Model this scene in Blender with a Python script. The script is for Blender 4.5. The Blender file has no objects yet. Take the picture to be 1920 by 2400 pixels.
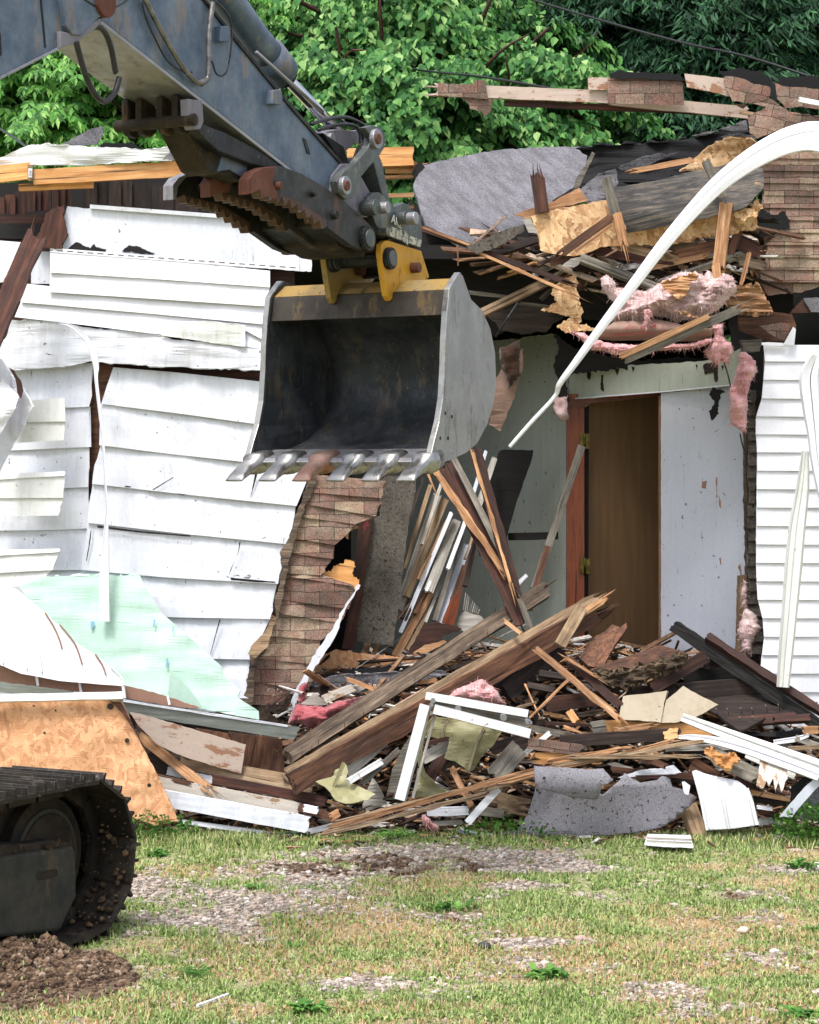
import bpy, bmesh, math, random
import numpy as np
from mathutils import Vector, Matrix, noise
from mathutils.geometry import tessellate_polygon
R = math.radians
random.seed(7); RNG = np.random.default_rng(7)
SC = bpy.context.scene
COL = SC.collection
# ---------------------------------------------------------------- camera, sky, sun, exposure
FP, HX, HY, CH = 5100.0, 960.0, 1110.0, 2.4      # focal length in photo pixels, horizon pixel, eye height
cam = bpy.data.cameras.new('camera'); camo = bpy.data.objects.new('camera', cam); COL.objects.link(camo)
camo.location = (0, 0, CH); camo.rotation_euler = (R(90), 0, 0)
cam.sensor_fit = 'VERTICAL'; cam.sensor_height = 24.0; cam.lens = FP/2400*24.0
cam.shift_y = -(1200-HY)/2400; cam.clip_end = 500; cam.clip_start = 0.1
SC.camera = camo
SUN_EL, SUN_AZ = 62, 208      # azimuth: direction the light comes from, degrees, 180 = from the camera side
W = bpy.data.worlds.new('World'); SC.world = W; W.use_nodes = True
nt = W.node_tree; bg = nt.nodes['Background']
sky = nt.nodes.new('ShaderNodeTexSky'); sky.sky_type = 'NISHITA'; sky.sun_disc = False
sky.sun_elevation = R(SUN_EL); sky.sun_rotation = R(SUN_AZ); sky.air_density = 1.0; sky.dust_density = 3.5; sky.ozone_density = 1.0
hs = nt.nodes.new('ShaderNodeHueSaturation'); hs.inputs['Saturation'].default_value = .5
nt.links.new(sky.outputs[0], hs.inputs['Color']); nt.links.new(hs.outputs[0], bg.inputs[0]); bg.inputs[1].default_value = 0.13
sl = bpy.data.lights.new('sun', 'SUN'); sl.energy = 1.5; sl.angle = R(14); sl.color = (1.0, 0.97, 0.94)
so = bpy.data.objects.new('sun', sl); COL.objects.link(so)
_d = Vector((math.sin(R(SUN_AZ))*math.cos(R(SUN_EL)), math.cos(R(SUN_AZ))*math.cos(R(SUN_EL)), math.sin(R(SUN_EL))))
so.rotation_euler = _d.to_track_quat('Z', 'Y').to_euler()
vs = SC.view_settings; vs.view_transform = 'Standard'; vs.look = 'None'; vs.gamma = 1; vs.exposure = 1.3
# ---------------------------------------------------------------- picture-plane reading aids
FR = {0:(0,0,1.113), 1:(0,0,.4058), 2:(400,250,.4058), 3:(500,600,.4058), 4:(960,150,.5565), 5:(1100,550,.4754), 6:(0,450,.4058),
 7:(0,1050,.4058), 8:(550,1050,.4058), 9:(1150,950,.4464), 10:(550,1500,.4348), 11:(1170,1450,.4348), 12:(0,1600,.4348), 13:(700,1900,.7072),
 21:(840,430,.1253), 22:(0,1790,.2087), 23:(1350,640,.2145), 24:(1600,150,.1855), 25:(1700,680,.1949), 26:(1500,1600,.2435), 27:(950,1650,.3478), 99:(0,0,1)}
def F(k, *c):
    x0, y0, s = FR[k]
    return [(x0+c[i]*s, y0+c[i+1]*s) for i in range(0, len(c), 2)]
def P(x, y, Y): return Vector(((x-HX)/FP*Y, Y, CH-(y-HY)/FP*Y))
def YG(y): return CH*FP/(y-HY)                       # depth of the ground seen at photo row y
def onpl(x, y, P0, n):
    d = Vector(((x-HX)/FP, 1, -(y-HY)/FP)); C = Vector((0, 0, CH))
    return C + d*(((P0-C).dot(n))/d.dot(n))
def interp(x, pts):
    if x <= pts[0][0]: return pts[0][1]
    for (a, b), (c, d) in zip(pts, pts[1:]):
        if x <= c: return b+(d-b)*(x-a)/max(c-a, 1e-9)
    return pts[-1][1]
def fbm(x, y, z=0, o=4):
    return noise.fractal(Vector((x, y, z)), 1.0, 2.0, o)
# ---------------------------------------------------------------- objects
def tag(o, label=None, cat=None, group=None, kind=None):
    if label: o['label'] = label
    if cat: o['category'] = cat
    if group: o['group'] = group
    if kind: o['kind'] = kind
    return o
def empty(name, loc, label, cat, group=None):
    o = bpy.data.objects.new(name, None); COL.objects.link(o); o.location = loc; o.empty_display_size = .1
    return tag(o, label, cat, group)
def wmat(o):
    m = Matrix.Identity(4)
    while o:
        m = o.matrix_basis @ m; o = o.parent
    return m
def link(name, me, mat, parent=None, mtx=None, smooth=False, bevel=0):
    o = bpy.data.objects.new(name, me); COL.objects.link(o)
    for m in (mat if isinstance(mat, (list, tuple)) else [mat]): me.materials.append(m)
    if parent: o.parent = parent
    mtx = mtx or Matrix.Identity(4)
    o.matrix_basis = (wmat(parent).inverted() @ mtx) if parent else mtx
    if smooth:
        for p in me.polygons: p.use_smooth = True
    if bevel:
        b = o.modifiers.new('bevel', 'BEVEL'); b.width = bevel; b.segments = 2; b.limit_method = 'ANGLE'; b.angle_limit = R(35)
    return o
def frombm(name, bm, mat, parent=None, ang=0, smooth=False, bevel=0, recenter=True):
    """bm is in world space; the object gets its origin at the centre and local X along ang (degrees in the picture plane)"""
    bm.normal_update()
    vs_ = [v.co for v in bm.verts]
    if not vs_: return None
    c = Vector((0, 0, 0))
    if recenter:
        for v in vs_: c += v
        c /= len(vs_)
    m = Matrix.Translation(c) @ Matrix.Rotation(-R(ang), 4, 'Y')
    bm.transform(m.inverted())
    me = bpy.data.meshes.new(name); bm.to_mesh(me); bm.free()
    return link(name, me, mat, parent, m, smooth, bevel)
def jagged(pts, amp, step=9, seed=0):
    out = []; n = len(pts)
    for i in range(n):
        a, b = pts[i], pts[(i+1) % n]
        L = math.hypot(b[0]-a[0], b[1]-a[1]); k = max(1, int(L/step))
        nx, ny = -(b[1]-a[1])/max(L, 1e-6), (b[0]-a[0])/max(L, 1e-6)
        for j in range(k):
            t = j/k; x = a[0]+(b[0]-a[0])*t; y = a[1]+(b[1]-a[1])*t
            r = (fbm(x*.045+seed*7.3, y*.045, seed)*1.0+random.uniform(-.5, .5))*amp
            out.append((x+nx*r, y+ny*r))
    return out
def pdist(x, y, poly):
    m = 1e9
    for i in range(len(poly)):
        ax, ay = poly[i]; bx, by = poly[(i+1) % len(poly)]
        dx, dy = bx-ax, by-ay; L = dx*dx+dy*dy
        t = 0 if L == 0 else max(0, min(1, ((x-ax)*dx+(y-ay)*dy)/L))
        m = min(m, math.hypot(x-ax-dx*t, y-ay-dy*t))
    return m
def tilt(Y0, gx=0, gy=0, x0=960, y0=1110):
    """depth over a patch: gx, gy in metres per 1000 photo pixels"""
    return lambda x, y: Y0+gx*(x-x0)/1000+gy*(y-y0)/1000
def sheet_bm(bm, pts, dep, th=.01, jag=0, grid=60, step=9, warp=0, puff=0, seed=None, wf=.012):
    seed = random.random()*50 if seed is None else seed
    if not callable(dep): dep = tilt(dep)
    base = list(pts)
    if jag: pts = jagged(pts, jag, step, seed)
    b2 = bmesh.new()
    vv = [b2.verts.new((x, y, 0)) for x, y in pts]
    b2.verts.ensure_lookup_table()
    for t in tessellate_polygon([[Vector((x, y, 0)) for x, y in pts]]):
        try: b2.faces.new([vv[i] for i in t])
        except ValueError: pass
    for v in [v for v in b2.verts if not v.link_faces]: b2.verts.remove(v)
    xs = [p[0] for p in pts]; ys = [p[1] for p in pts]
    if grid:
        for ax, lo, hi in ((0, min(xs), max(xs)), (1, min(ys), max(ys))):
            n = int((hi-lo)/grid)
            for i in range(1, n+1):
                co = [0, 0, 0]; co[ax] = lo+(hi-lo)*i/(n+1)+.013
                no = [0, 0, 0]; no[ax] = 1
                bmesh.ops.bisect_plane(b2, geom=b2.verts[:]+b2.edges[:]+b2.faces[:], plane_co=co, plane_no=no, dist=.001)
    bmesh.ops.remove_doubles(b2, verts=b2.verts, dist=.05)
    new = {}; dm = 1
    if puff: ds = {v: pdist(v.co.x, v.co.y, pts) for v in b2.verts}; dm = max(ds.values()) or 1
    fr = []
    for v in b2.verts:
        x, y = v.co.x, v.co.y; Y = dep(x, y)
        if warp: Y += warp*fbm(x*wf+seed, y*wf, seed, 3)
        if puff: Y -= puff*(min(1, ds[v]/dm*1.6)**.5)*(1+.7*fbm(x*.035+seed, y*.035, seed, 6)+.10*fbm(x*.12, y*.12, seed, 4))
        fr.append((v, P(x, y, Y)))
    n_fixed = Vector((0, 1, 0))
    idx = {}
    tmp = {}
    for v, co in fr: tmp[v] = co
    nrm = {v: Vector((0, 0, 0)) for v in b2.verts}
    for f in b2.faces:
        a = [tmp[v] for v in f.verts]
        n = (a[1]-a[0]).cross(a[2]-a[0])
        if n.dot(a[0]-Vector((0, 0, CH))) > 0: n = -n
        for v in f.verts: nrm[v] += n
    F_ = {}; B_ = {}
    for v in b2.verts:
        n = nrm[v].normalized() if nrm[v].length > 0 else Vector((0, -1, 0))
        F_[v] = bm.verts.new(tmp[v]); B_[v] = bm.verts.new(tmp[v]-n*th)
    for f in b2.faces:
        vs_ = [F_[v] for v in f.verts]; vb = [B_[v] for v in f.verts]
        n = (vs_[1].co-vs_[0].co).cross(vs_[2].co-vs_[0].co)
        if n.dot(vs_[0].co-Vector((0, 0, CH))) > 0: vs_.reverse()
        else: vb.reverse()
        bm.faces.new(vs_); bm.faces.new(vb)
    for e in b2.edges:
        if len(e.link_faces) == 1:
            a, b = e.verts
            try: bm.faces.new((F_[a], F_[b], B_[b], B_[a]))
            except ValueError: pass
    b2.free()
def sheet(name, pts, dep, mat, label=None, cat=None, parent=None, group=None, ang=0, smooth=False, **k):
    bm = bmesh.new(); sheet_bm(bm, pts, dep, **k)
    bmesh.ops.recalc_face_normals(bm, faces=bm.faces)
    o = frombm(name, bm, mat, parent, ang, smooth)
    if label: tag(o, label, cat, group)
    return o
def plank_mesh(L, w, t, jag=(0, 0), rag=.002, bend=0, twist=0, N=None, M=5, splint=0, taper=1):
    """local X along the length, Z across the visible face, Y thickness (front face at -Y)"""
    bm = bmesh.new(); N = N or max(4, int(L/.16)); s = random.random()*90
    offs = [[random.uniform(-1, 1) for _ in range(M+1)] for _ in (0, 1)]
    ring = []
    for i in range(N+1):
        u = i/N; row = []
        for side in (0, 1):
            for j in (range(M+1) if side == 0 else range(M, -1, -1)):
                v = j/M
                x = (u-.5)*L
                k0 = max(0, 1-u*N)*jag[0]; k1 = max(0, 1-(1-u)*N)*jag[1]
                if side and (k0 or k1): k0 *= .7; k1 *= .7
                x += -offs[0][j]*k0*.5 + offs[1][j]*k1*.5
                ww = w*(1+(taper-1)*u)
                z = (v-.5)*ww
                if j in (0, M): z += rag*2*fbm(u*L*5+s, j, side*.3)
                y = (-.5 if side == 0 else .5)*t + rag*fbm(u*L*6+s, v*3, side+s)
                y += bend*4*(u-.5)**2-bend/3; a = twist*(u-.5)
                row.append(bm.verts.new((x, y*math.cos(a)-z*math.sin(a), z*math.cos(a)+y*math.sin(a))))
        ring.append(row)
    K = 2*(M+1)
    for i in range(N):
        for j in range(K):
            bm.faces.new((ring[i][j], ring[i+1][j], ring[i+1][(j+1) % K], ring[i][(j+1) % K]))
    for row, fl in ((ring[0], 0), (ring[-1], 1)):
        for j in range(M):
            q = [row[j], row[j+1], row[K-2-j], row[K-1-j]]
            bm.faces.new(q if fl else q[::-1])
    for e in (0, 1):
        if jag[e]:
            for _ in range(splint):
                zz = random.uniform(-.45, .45)*w; l = jag[e]*random.uniform(.6, 1.9); r = random.uniform(.003, .007)+.03*w
                sg = 1 if e else -1; x0 = sg*(L/2-.02)
                b = [bm.verts.new((x0, random.uniform(-.4, .4)*t+dy, zz+dz)) for dy, dz in ((-r, 0), (r*.5, r), (r*.5, -r))]
                tip = bm.verts.new((x0+sg*l, random.uniform(-.6, .6)*t, zz+random.uniform(-.3, .3)*w*.6))
                for q in range(3): bm.faces.new((b[q], b[(q+1) % 3], tip))
    bmesh.ops.recalc_face_normals(bm, faces=bm.faces)
    me = bpy.data.meshes.new('plank'); bm.to_mesh(me); bm.free()
    return me
def plank(name, k, x1, y1, Y1, x2, y2, Y2, w, t, mat, label=None, cat='plank', parent=None, roll=0, group=None, **kw):
    """w in units of frame k (visible face), t in metres; depth Y1, Y2 in metres"""
    (x1, y1), (x2, y2) = F(k, x1, y1, x2, y2); wp = w*FR[k][2]
    a, b = P(x1, y1, Y1), P(x2, y2, Y2)
    wm = wp/FP*(Y1+Y2)/2
    X = (b-a).normalized(); n = Vector((0, -1, 0)); n = (n-X*n.dot(X)).normalized()
    Z = X.cross(-n).normalized(); Yv = Z.cross(X)
    m = Matrix((X, Yv, Z)).transposed().to_4x4()
    m = Matrix.Translation((a+b)/2) @ m @ Matrix.Rotation(R(roll), 4, 'X')
    me = plank_mesh((b-a).length, wm, t, **kw); me.name = name
    o = link(name, me, mat, parent, m)
    if label: tag(o, label, cat, group)
    elif parent is None: raise Exception('no label '+name)
    return o
def prism_bm(bm, pts3, ext):
    a = [bm.verts.new(p) for p in pts3]; b = [bm.verts.new(p+ext) for p in pts3]
    n = len(a)
    for t in tessellate_polygon([pts3]):
        try: bm.faces.new([a[i] for i in t]); bm.faces.new([b[i] for i in reversed(t)])
        except ValueError: pass
    for i in range(n): bm.faces.new((a[i], b[i], b[(i+1) % n], a[(i+1) % n]))
    bmesh.ops.recalc_face_normals(bm, faces=bm.faces)
    bmesh.ops.dissolve_limit(bm, angle_limit=.01, verts=bm.verts, edges=bm.edges)
def tube_bm(bm, path, r, seg=10, corr=0, ncorr=0, caps=True, taper=None):
    path = [Vector(p) for p in path]; rows = []; ref = Vector((.13, .2, 1)).normalized()
    for i, p in enumerate(path):
        d = (path[min(i+1, len(path)-1)]-path[max(i-1, 0)]).normalized()
        u = d.cross(ref); u = (u if u.length > .05 else d.cross(Vector((0, 1, 0)))).normalized(); v = d.cross(u)
        rr = r if taper is None else r*(taper[0]+(taper[1]-taper[0])*i/(len(path)-1))
        if corr: rr *= 1+corr*(1 if (i % 2) else -1)
        rows.append([bm.verts.new(p+(u*math.cos(2*math.pi*j/seg)+v*math.sin(2*math.pi*j/seg))*rr) for j in range(seg)])
    for a, b in zip(rows, rows[1:]):
        for j in range(seg): bm.faces.new((a[j], a[(j+1) % seg], b[(j+1) % seg], b[j]))
    if caps: bm.faces.new(rows[0][::-1]); bm.faces.new(rows[-1])
def spline(pts, n=8):
    pts = [Vector(p) for p in pts]; out = []
    for i in range(len(pts)-1):
        p0 = pts[max(i-1, 0)]; p1 = pts[i]; p2 = pts[i+1]; p3 = pts[min(i+2, len(pts)-1)]
        for j in range(n):
            t = j/n
            out.append(.5*((2*p1)+(p2-p0)*t+(2*p0-5*p1+4*p2-p3)*t*t+(3*p1-p0-3*p2+p3)*t**3))
    out.append(pts[-1]); return out
def tube(name, path, r, mat, parent=None, label=None, cat=None, smooth=True, **k):
    bm = bmesh.new(); tube_bm(bm, path, r, **k)
    bmesh.ops.recalc_face_normals(bm, faces=bm.faces)
    o = frombm(name, bm, mat, parent, smooth=smooth)
    if label: tag(o, label, cat)
    return o
def box_bm(bm, c, sx, sy, sz, mtx=None):
    r = bmesh.ops.create_cube(bm, size=1)['verts']
    m = Matrix.Translation(c) @ (mtx or Matrix.Identity(4)) @ Matrix.Diagonal((sx, sy, sz, 1))
    bmesh.ops.transform(bm, matrix=m, verts=r)
# ---------------------------------------------------------------- materials
def lin(h):
    return tuple(((c/255)/12.92 if c/255 <= .04045 else ((c/255+.055)/1.055)**2.4) for c in (int(h[i:i+2], 16) for i in (0, 2, 4)))+(1,)
class MT:
    def __init__(s, name, rough=.7, metal=0, spec=.4):
        s.m = bpy.data.materials.new(name); s.m.use_nodes = True; s.n = s.m.node_tree.nodes; s.l = s.m.node_tree.links
        s.b = s.n['Principled BSDF']; s.b.inputs['Roughness'].default_value = rough; s.b.inputs['Metallic'].default_value = metal
        s.b.inputs['Specular IOR Level'].default_value = spec
        tc = s.n.new('ShaderNodeTexCoord'); oi = s.n.new('ShaderNodeObjectInfo')
        s.rnd = oi.outputs['Random']
        ad = s.n.new('ShaderNodeVectorMath'); ad.operation = 'ADD'; s.l.new(tc.outputs['Object'], ad.inputs[0])
        sc = s.n.new('ShaderNodeVectorMath'); sc.operation = 'SCALE'; sc.inputs[0].default_value = (17, 9, 23); s.l.new(s.rnd, sc.inputs[3])
        s.l.new(sc.outputs[0], ad.inputs[1]); s.co = ad.outputs[0]; s.raw = tc.outputs['Object']
    def map(s, scale=(1, 1, 1), rot=(0, 0, 0), src=None, loc=(0, 0, 0)):
        m = s.n.new('ShaderNodeMapping'); m.inputs['Scale'].default_value = scale; m.inputs['Rotation'].default_value = rot; m.inputs['Location'].default_value = loc
        s.l.new(src or s.co, m.inputs[0]); return m.outputs[0]
    def noise(s, scale, detail=5, rough=.6, vec=None, dist=0):
        t = s.n.new('ShaderNodeTexNoise'); t.inputs['Scale'].default_value = scale; t.inputs['Detail'].default_value = detail
        t.inputs['Roughness'].default_value = rough; t.inputs['Distortion'].default_value = dist
        s.l.new(vec or s.co, t.inputs['Vector']); return t.outputs['Fac']
    def vor(s, scale, vec=None, feat='F1', out='Color'):
        t = s.n.new('ShaderNodeTexVoronoi'); t.feature = feat; t.inputs['Scale'].default_value = scale
        s.l.new(vec or s.co, t.inputs['Vector']); return t.outputs[out]
    def ramp(s, fac, stops, interp='LINEAR'):
        r = s.n.new('ShaderNodeValToRGB'); e = r.color_ramp.elements; r.color_ramp.interpolation = interp
        while len(e) < len(stops): e.new(.5)
        for q, (p, c) in zip(e, stops):
            q.position = p; q.color = lin(c) if isinstance(c, str) else ((c,)*3+(1,) if isinstance(c, (int, float)) else c)
        s.l.new(fac, r.inputs[0]); return r.outputs[0]
    def mix(s, fac, a, b, mode='MIX'):
        m = s.n.new('ShaderNodeMix'); m.data_type = 'RGBA'; m.blend_type = mode; m.clamp_factor = True
        for i, v in ((0, fac), (6, a), (7, b)):
            if isinstance(v, str): m.inputs[i].default_value = lin(v)
            elif isinstance(v, (int, float)): m.inputs[i].default_value = v
            elif isinstance(v, tuple): m.inputs[i].default_value = v
            else: s.l.new(v, m.inputs[i])
        return m.outputs[2]
    def math(s, op, a, b=None, clamp=False):
        m = s.n.new('ShaderNodeMath'); m.operation = op; m.use_clamp = clamp
        for i, v in ((0, a), (1, b)):
            if v is None: continue
            if isinstance(v, (int, float)): m.inputs[i].default_value = v
            else: s.l.new(v, m.inputs[i])
        return m.outputs[0]
    def col(s, c): s.l.new(c, s.b.inputs['Base Color']) if not isinstance(c, str) else setattr(s.b.inputs['Base Color'], 'default_value', lin(c))
    def rough(s, c): s.l.new(c, s.b.inputs['Roughness'])
    def bump(s, h, st=.3, dist=.01):
        b = s.n.new('ShaderNodeBump'); b.inputs['Strength'].default_value = st; b.inputs['Distance'].default_value = dist
        s.l.new(h, b.inputs['Height']); s.l.new(b.outputs[0], s.b.inputs['Normal'])
def wood(name, dark, mid, light, dirt='1d1712', dirtamt=.5, rough=.8, bump=.5):
    t = MT(name, rough)
    g = t.noise(1, 6, .65, t.map((2.2, 30, 30)), .6)
    f = t.noise(1, 3, .7, t.map((5, 140, 140)), .3)
    g2 = t.math('ADD', t.math('MULTIPLY', g, .7), t.math('MULTIPLY', f, .3))
    c = t.ramp(g2, [(.32, dark), (.48, mid), (.64, light)])
    d = t.ramp(t.noise(3.2, 5, .7), [(.5-.18*dirtamt, 0.0), (.62, 1.0)])
    c = t.mix(t.math('MULTIPLY', d, dirtamt), c, dirt)
    v = t.ramp(t.rnd, [(0, .72), (1, 1.25)])
    c = t.mix(1.0, c, v, 'MULTIPLY')
    cr = t.ramp(t.noise(1, 2, .5, t.map((1.4, 55, 55)), 0), [(.30, 0.25), (.36, 1.0)])
    c = t.mix(1.0, c, cr, 'MULTIPLY')
    t.col(c); t.bump(g2, bump, .006)
    return t.m
def painted(name, base, under='5d4a3c', chip=.36, grime='8d887e', gamt=.35, rough=.55, cs=(6, 6, 14), vert=True, bump=.15, specks=True):
    t = MT(name, rough)
    st = t.noise(1, 5, .7, t.map((22, 22, 2.0) if vert else (2.0, 22, 22)))
    bl = t.noise(1.6, 4, .6)
    g = t.ramp(t.math('MULTIPLY', t.math('ADD', st, bl), .5), [(.42, 0.0), (.66, 1.0)])
    c = t.mix(t.math('MULTIPLY', g, gamt), base, grime)
    fine = t.ramp(t.noise(60, 3, .6), [(.3, .94), (.7, 1.04)])
    c = t.mix(1.0, c, fine, 'MULTIPLY')
    if chip:
        a = t.noise(1, 7, .75, t.map(cs), .4); b = t.noise(2.1, 2)
        m = t.ramp(t.math('ADD', t.math('MULTIPLY', a, .75), t.math('MULTIPLY', b, .25)), [(chip-.012, 1.0), (chip, 0.0)])
        c = t.mix(m, c, under); t.rough(t.math('ADD', t.math('MULTIPLY', m, .3), rough))
    if chip and specks:
        c = t.mix(t.ramp(t.noise(24, 3, .5), [(.70, 0.0), (.72, .8)]), c, under)
        hl = t.ramp(t.noise(1, 3, .6, t.map((60, 60, 5), (.2, .3, .5)), .5), [(.69, 0.0), (.71, .5)]); c = t.mix(hl, c, under)
    t.col(c); t.bump(st, bump, .004)
    return t.m
def shingles(name, w=.21, h=.092, rot=0, c=('5b4c45', '7d6c61', '998975'), tint='7f5a50', bump=.5, mort='30281f'):
    t = MT(name, .92, spec=.15)
    sx = t.n.new('ShaderNodeSeparateXYZ'); t.l.new(t.raw, sx.inputs[0])
    cx = t.n.new('ShaderNodeCombineXYZ'); t.l.new(sx.outputs[0], cx.inputs[0]); t.l.new(sx.outputs[2], cx.inputs[1])
    wob = t.noise(7, 3, .6); v = t.n.new('ShaderNodeVectorMath'); v.operation = 'MULTIPLY_ADD'
    cw = t.n.new('ShaderNodeCombineXYZ'); t.l.new(wob, cw.inputs[1]); t.l.new(cw.outputs[0], v.inputs[0]); v.inputs[1].default_value = (0, .03, 0); t.l.new(t.map(rot=(0, 0, rot), src=cx.outputs[0]), v.inputs[2])
    b = t.n.new('ShaderNodeTexBrick'); t.l.new(v.outputs[0], b.inputs['Vector']); b.inputs['Scale'].default_value = 1
    b.inputs['Brick Width'].default_value = w; b.inputs['Row Height'].default_value = h; b.inputs['Mortar Size'].default_value = .0022
    b.inputs['Mortar Smooth'].default_value = .2; b.inputs['Bias'].default_value = 0
    b.inputs['Color1'].default_value = (0, 0, 0, 1); b.inputs['Color2'].default_value = (1, 1, 1, 1); b.inputs['Mortar'].default_value = (.5, .5, .5, 1)
    br = t.ramp(b.outputs['Color'], [(0, c[0]), (.45, c[1]), (1, c[2])])
    br = t.mix(t.ramp(t.noise(9, 4, .6), [(.42, 0.0), (.62, .6)]), br, tint)
    gr = t.ramp(t.noise(110, 2, .8), [(.3, .5), (.7, 1.6)])
    br = t.mix(1.0, br, gr, 'MULTIPLY')
    bl = t.ramp(t.noise(3, 4, .7), [(.35, .75), (.65, 1.15)])
    br = t.mix(1.0, br, bl, 'MULTIPLY')
    br = t.mix(b.outputs['Fac'], br, mort)
    t.col(br)
    hgt = t.math('SUBTRACT', t.math('MULTIPLY', t.noise(110, 2, .8), .25), b.outputs['Fac'])
    t.bump(hgt, bump, .006)
    return t.m
def granule(name, c0, c1, streak=None, sc=170, rough=.9, bump=.3, blot='3b3834', bamt=.25, mos=None):
    t = MT(name, rough, spec=.2)
    c = t.ramp(t.noise(sc, 2, .9), [(.3, c0), (.7, c1)])
    if streak:
        s_ = t.ramp(t.noise(1, 4, .65, t.map(streak, src=t.map(rot=(0, R(35), 0)))), [(.4, .74), (.6, 1.1)])
        c = t.mix(1.0, c, s_, 'MULTIPLY')
    c = t.mix(t.math('MULTIPLY', t.ramp(t.noise(4.5, 6, .8), [(.5, 0.0), (.72, 1.0)]), bamt), c, blot)
    if mos:
        c = t.mix(t.ramp(t.noise(38, 3, .7), [(.60 if mos != '8a6a50' else .70, 0.0), (.64 if mos != '8a6a50' else .73, 1.0)]), c, mos)
    t.col(c); t.bump(t.noise(sc, 2, .9), bump, .003)
    return t.m
def osb(name, c0='6b4423', c1='96663a', c2='b98a56', stain='3a2517', samt=.5, sc=1):
    t = MT(name, .75)
    sx = t.n.new('ShaderNodeSeparateXYZ'); t.l.new(t.co, sx.inputs[0])
    cx = t.n.new('ShaderNodeCombineXYZ'); t.l.new(sx.outputs[0], cx.inputs[0]); t.l.new(sx.outputs[2], cx.inputs[1])
    cols = []
    for i, rt in enumerate((25, -40, 80)):
        wv = t.n.new('ShaderNodeVectorMath'); wv.operation = 'MULTIPLY_ADD'
        nz = t.n.new('ShaderNodeTexNoise'); nz.inputs['Scale'].default_value = 9; t.l.new(t.co, nz.inputs['Vector'])
        t.l.new(nz.outputs['Color'], wv.inputs[0]); wv.inputs[1].default_value = (.05, .05, 0); t.l.new(cx.outputs[0], wv.inputs[2])
        v = t.vor(1, t.map((13*sc, 42*sc, 1), src=t.map(rot=(0, 0, R(rt)), src=wv.outputs[0])))
        s2 = t.n.new('ShaderNodeSeparateColor'); t.l.new(v, s2.inputs[0]); cols.append(s2)
    pick = t.ramp(t.noise(16*sc, 2, .5), [(.47, 0.0), (.49, 1.0)])
    pick2 = t.ramp(cols[2].outputs[1], [(.6, 0.0), (.62, 1.0)])
    a = t.mix(pick, cols[0].outputs[0], cols[1].outputs[0]); a = t.mix(pick2, a, cols[2].outputs[0])
    gr = t.noise(90, 3, .7)
    h = t.math('ADD', t.math('MULTIPLY', a, .62), t.math('MULTIPLY', gr, .38))
    c = t.ramp(h, [(.08, c0), (.4, c1), (.85, c2)])
    c = t.mix(t.math('MULTIPLY', t.ramp(t.noise(2.3, 5, .7), [(.5, 0.0), (.7, 1.0)]), samt), c, stain)
    t.col(c); t.bump(h, .45, .006)
    return t.m
M = {}
M['wd'] = wood('wood_dark', '15100e', '2c211d', '46372f', '0c0908', .5)
M['wdr'] = wood('wood_dark_red', '1e100c', '3a211a', '5a3527', '120c0a', .4)
M['wb'] = wood('wood_brown', '2e1d15', '57392a', '80583e', '1c130f', .45)
M['wf'] = wood('wood_fresh', '5c4231', '9f7450', 'cfa47b', '4b3424', .4)
M['wt'] = wood('wood_tan', '5e4836', '8c7358', 'b09a7c', '3a2d24', .45)
M['wg'] = wood('wood_grey', '3d3934', '69635a', '918b7f', '2c2723', .45)
M['wgl'] = wood('wood_grey_light', '74706a', 'a19c93', 'bfbab2', '5b5147', .35)
M['wo'] = wood('lumber_orange', 'a16d3c', 'c98f55', 'dba970', '8f5f34', .2, .6, .25)
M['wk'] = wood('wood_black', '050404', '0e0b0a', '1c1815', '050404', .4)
M['trimred'] = wood('door_trim_red', '4d2414', '73361d', '8f4a2a', '3a1c10', .15, .35, .1)
M['door'] = wood('door_veneer', '5f492f', '7d6242', '8f7350', '5a432c', .25, .4, .05)
M['rot'] = wood('wood_rotten', '1c1613', '4a3b2e', '7b6a50', '100c0a', .7, .95, 1.0)
M['white'] = painted('white_board', 'd0d3dc', chip=.355, gamt=.34, grime='87878a')
M['whitechip'] = painted('white_board_chipped', 'c9ccd4', chip=.385, gamt=.5, cs=(5, 5, 20), under='4a3c33')
M['vinyl'] = painted('white_vinyl', 'dcdde4', chip=0, gamt=.10, rough=.35, bump=.03)
M['vinyld'] = painted('white_vinyl_dirty', 'd2d3d2', chip=.30, gamt=.42, rough=.4, bump=.05, under='9a968a', grime='8b8f78')
M['whitemet'] = painted('white_metal', 'd2d3d4', chip=.34, gamt=.3, rough=.35, under='4f4740', vert=False)
M['cream'] = painted('cream_vinyl', '968b77', chip=.38, gamt=.65, rough=.5, under='4b4032', grime='776b50')
M['creamg'] = painted('green_cream_vinyl', '8e8a66', chip=.34, gamt=.45, rough=.5, under='4b4630', grime='716c4e')
M['peel'] = painted('peeling_board', 'b9b1a6', chip=.47, gamt=.5, under='8a6e55', cs=(3, 3, 9), vert=False)
M['peelp'] = painted('pink_peeling_board', 'b3a094', chip=.46, gamt=.4, under='8a6650', cs=(4, 4, 12), vert=False)
M['greyb'] = painted('grey_green_board', '777c76', chip=.36, gamt=.5, under='4e463c', grime='4f524a', vert=False, bump=.4)
M['foam'] = painted('mint_foam', 'a9c8b8', chip=0, gamt=.45, rough=.45, grime='c3d6cc', bump=.0)
M['foaml'] = painted('pale_mint_foam', 'bccfc6', chip=0, gamt=.25, rough=.5, grime='a5bfae', bump=.0)
M['kraft'] = painted('kraft_paper', '8d6b5b', chip=0, gamt=.4, rough=.8, grime='6e5144')
M['brownp'] = painted('brown_paper', '8b7165', chip=0, gamt=.35, rough=.85, grime='6b5347')
M['greenw'] = painted('pale_green_plaster', 'b0b6ab', chip=.27, gamt=.35, rough=.8, under='3a2d26', grime='767e73')
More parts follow.
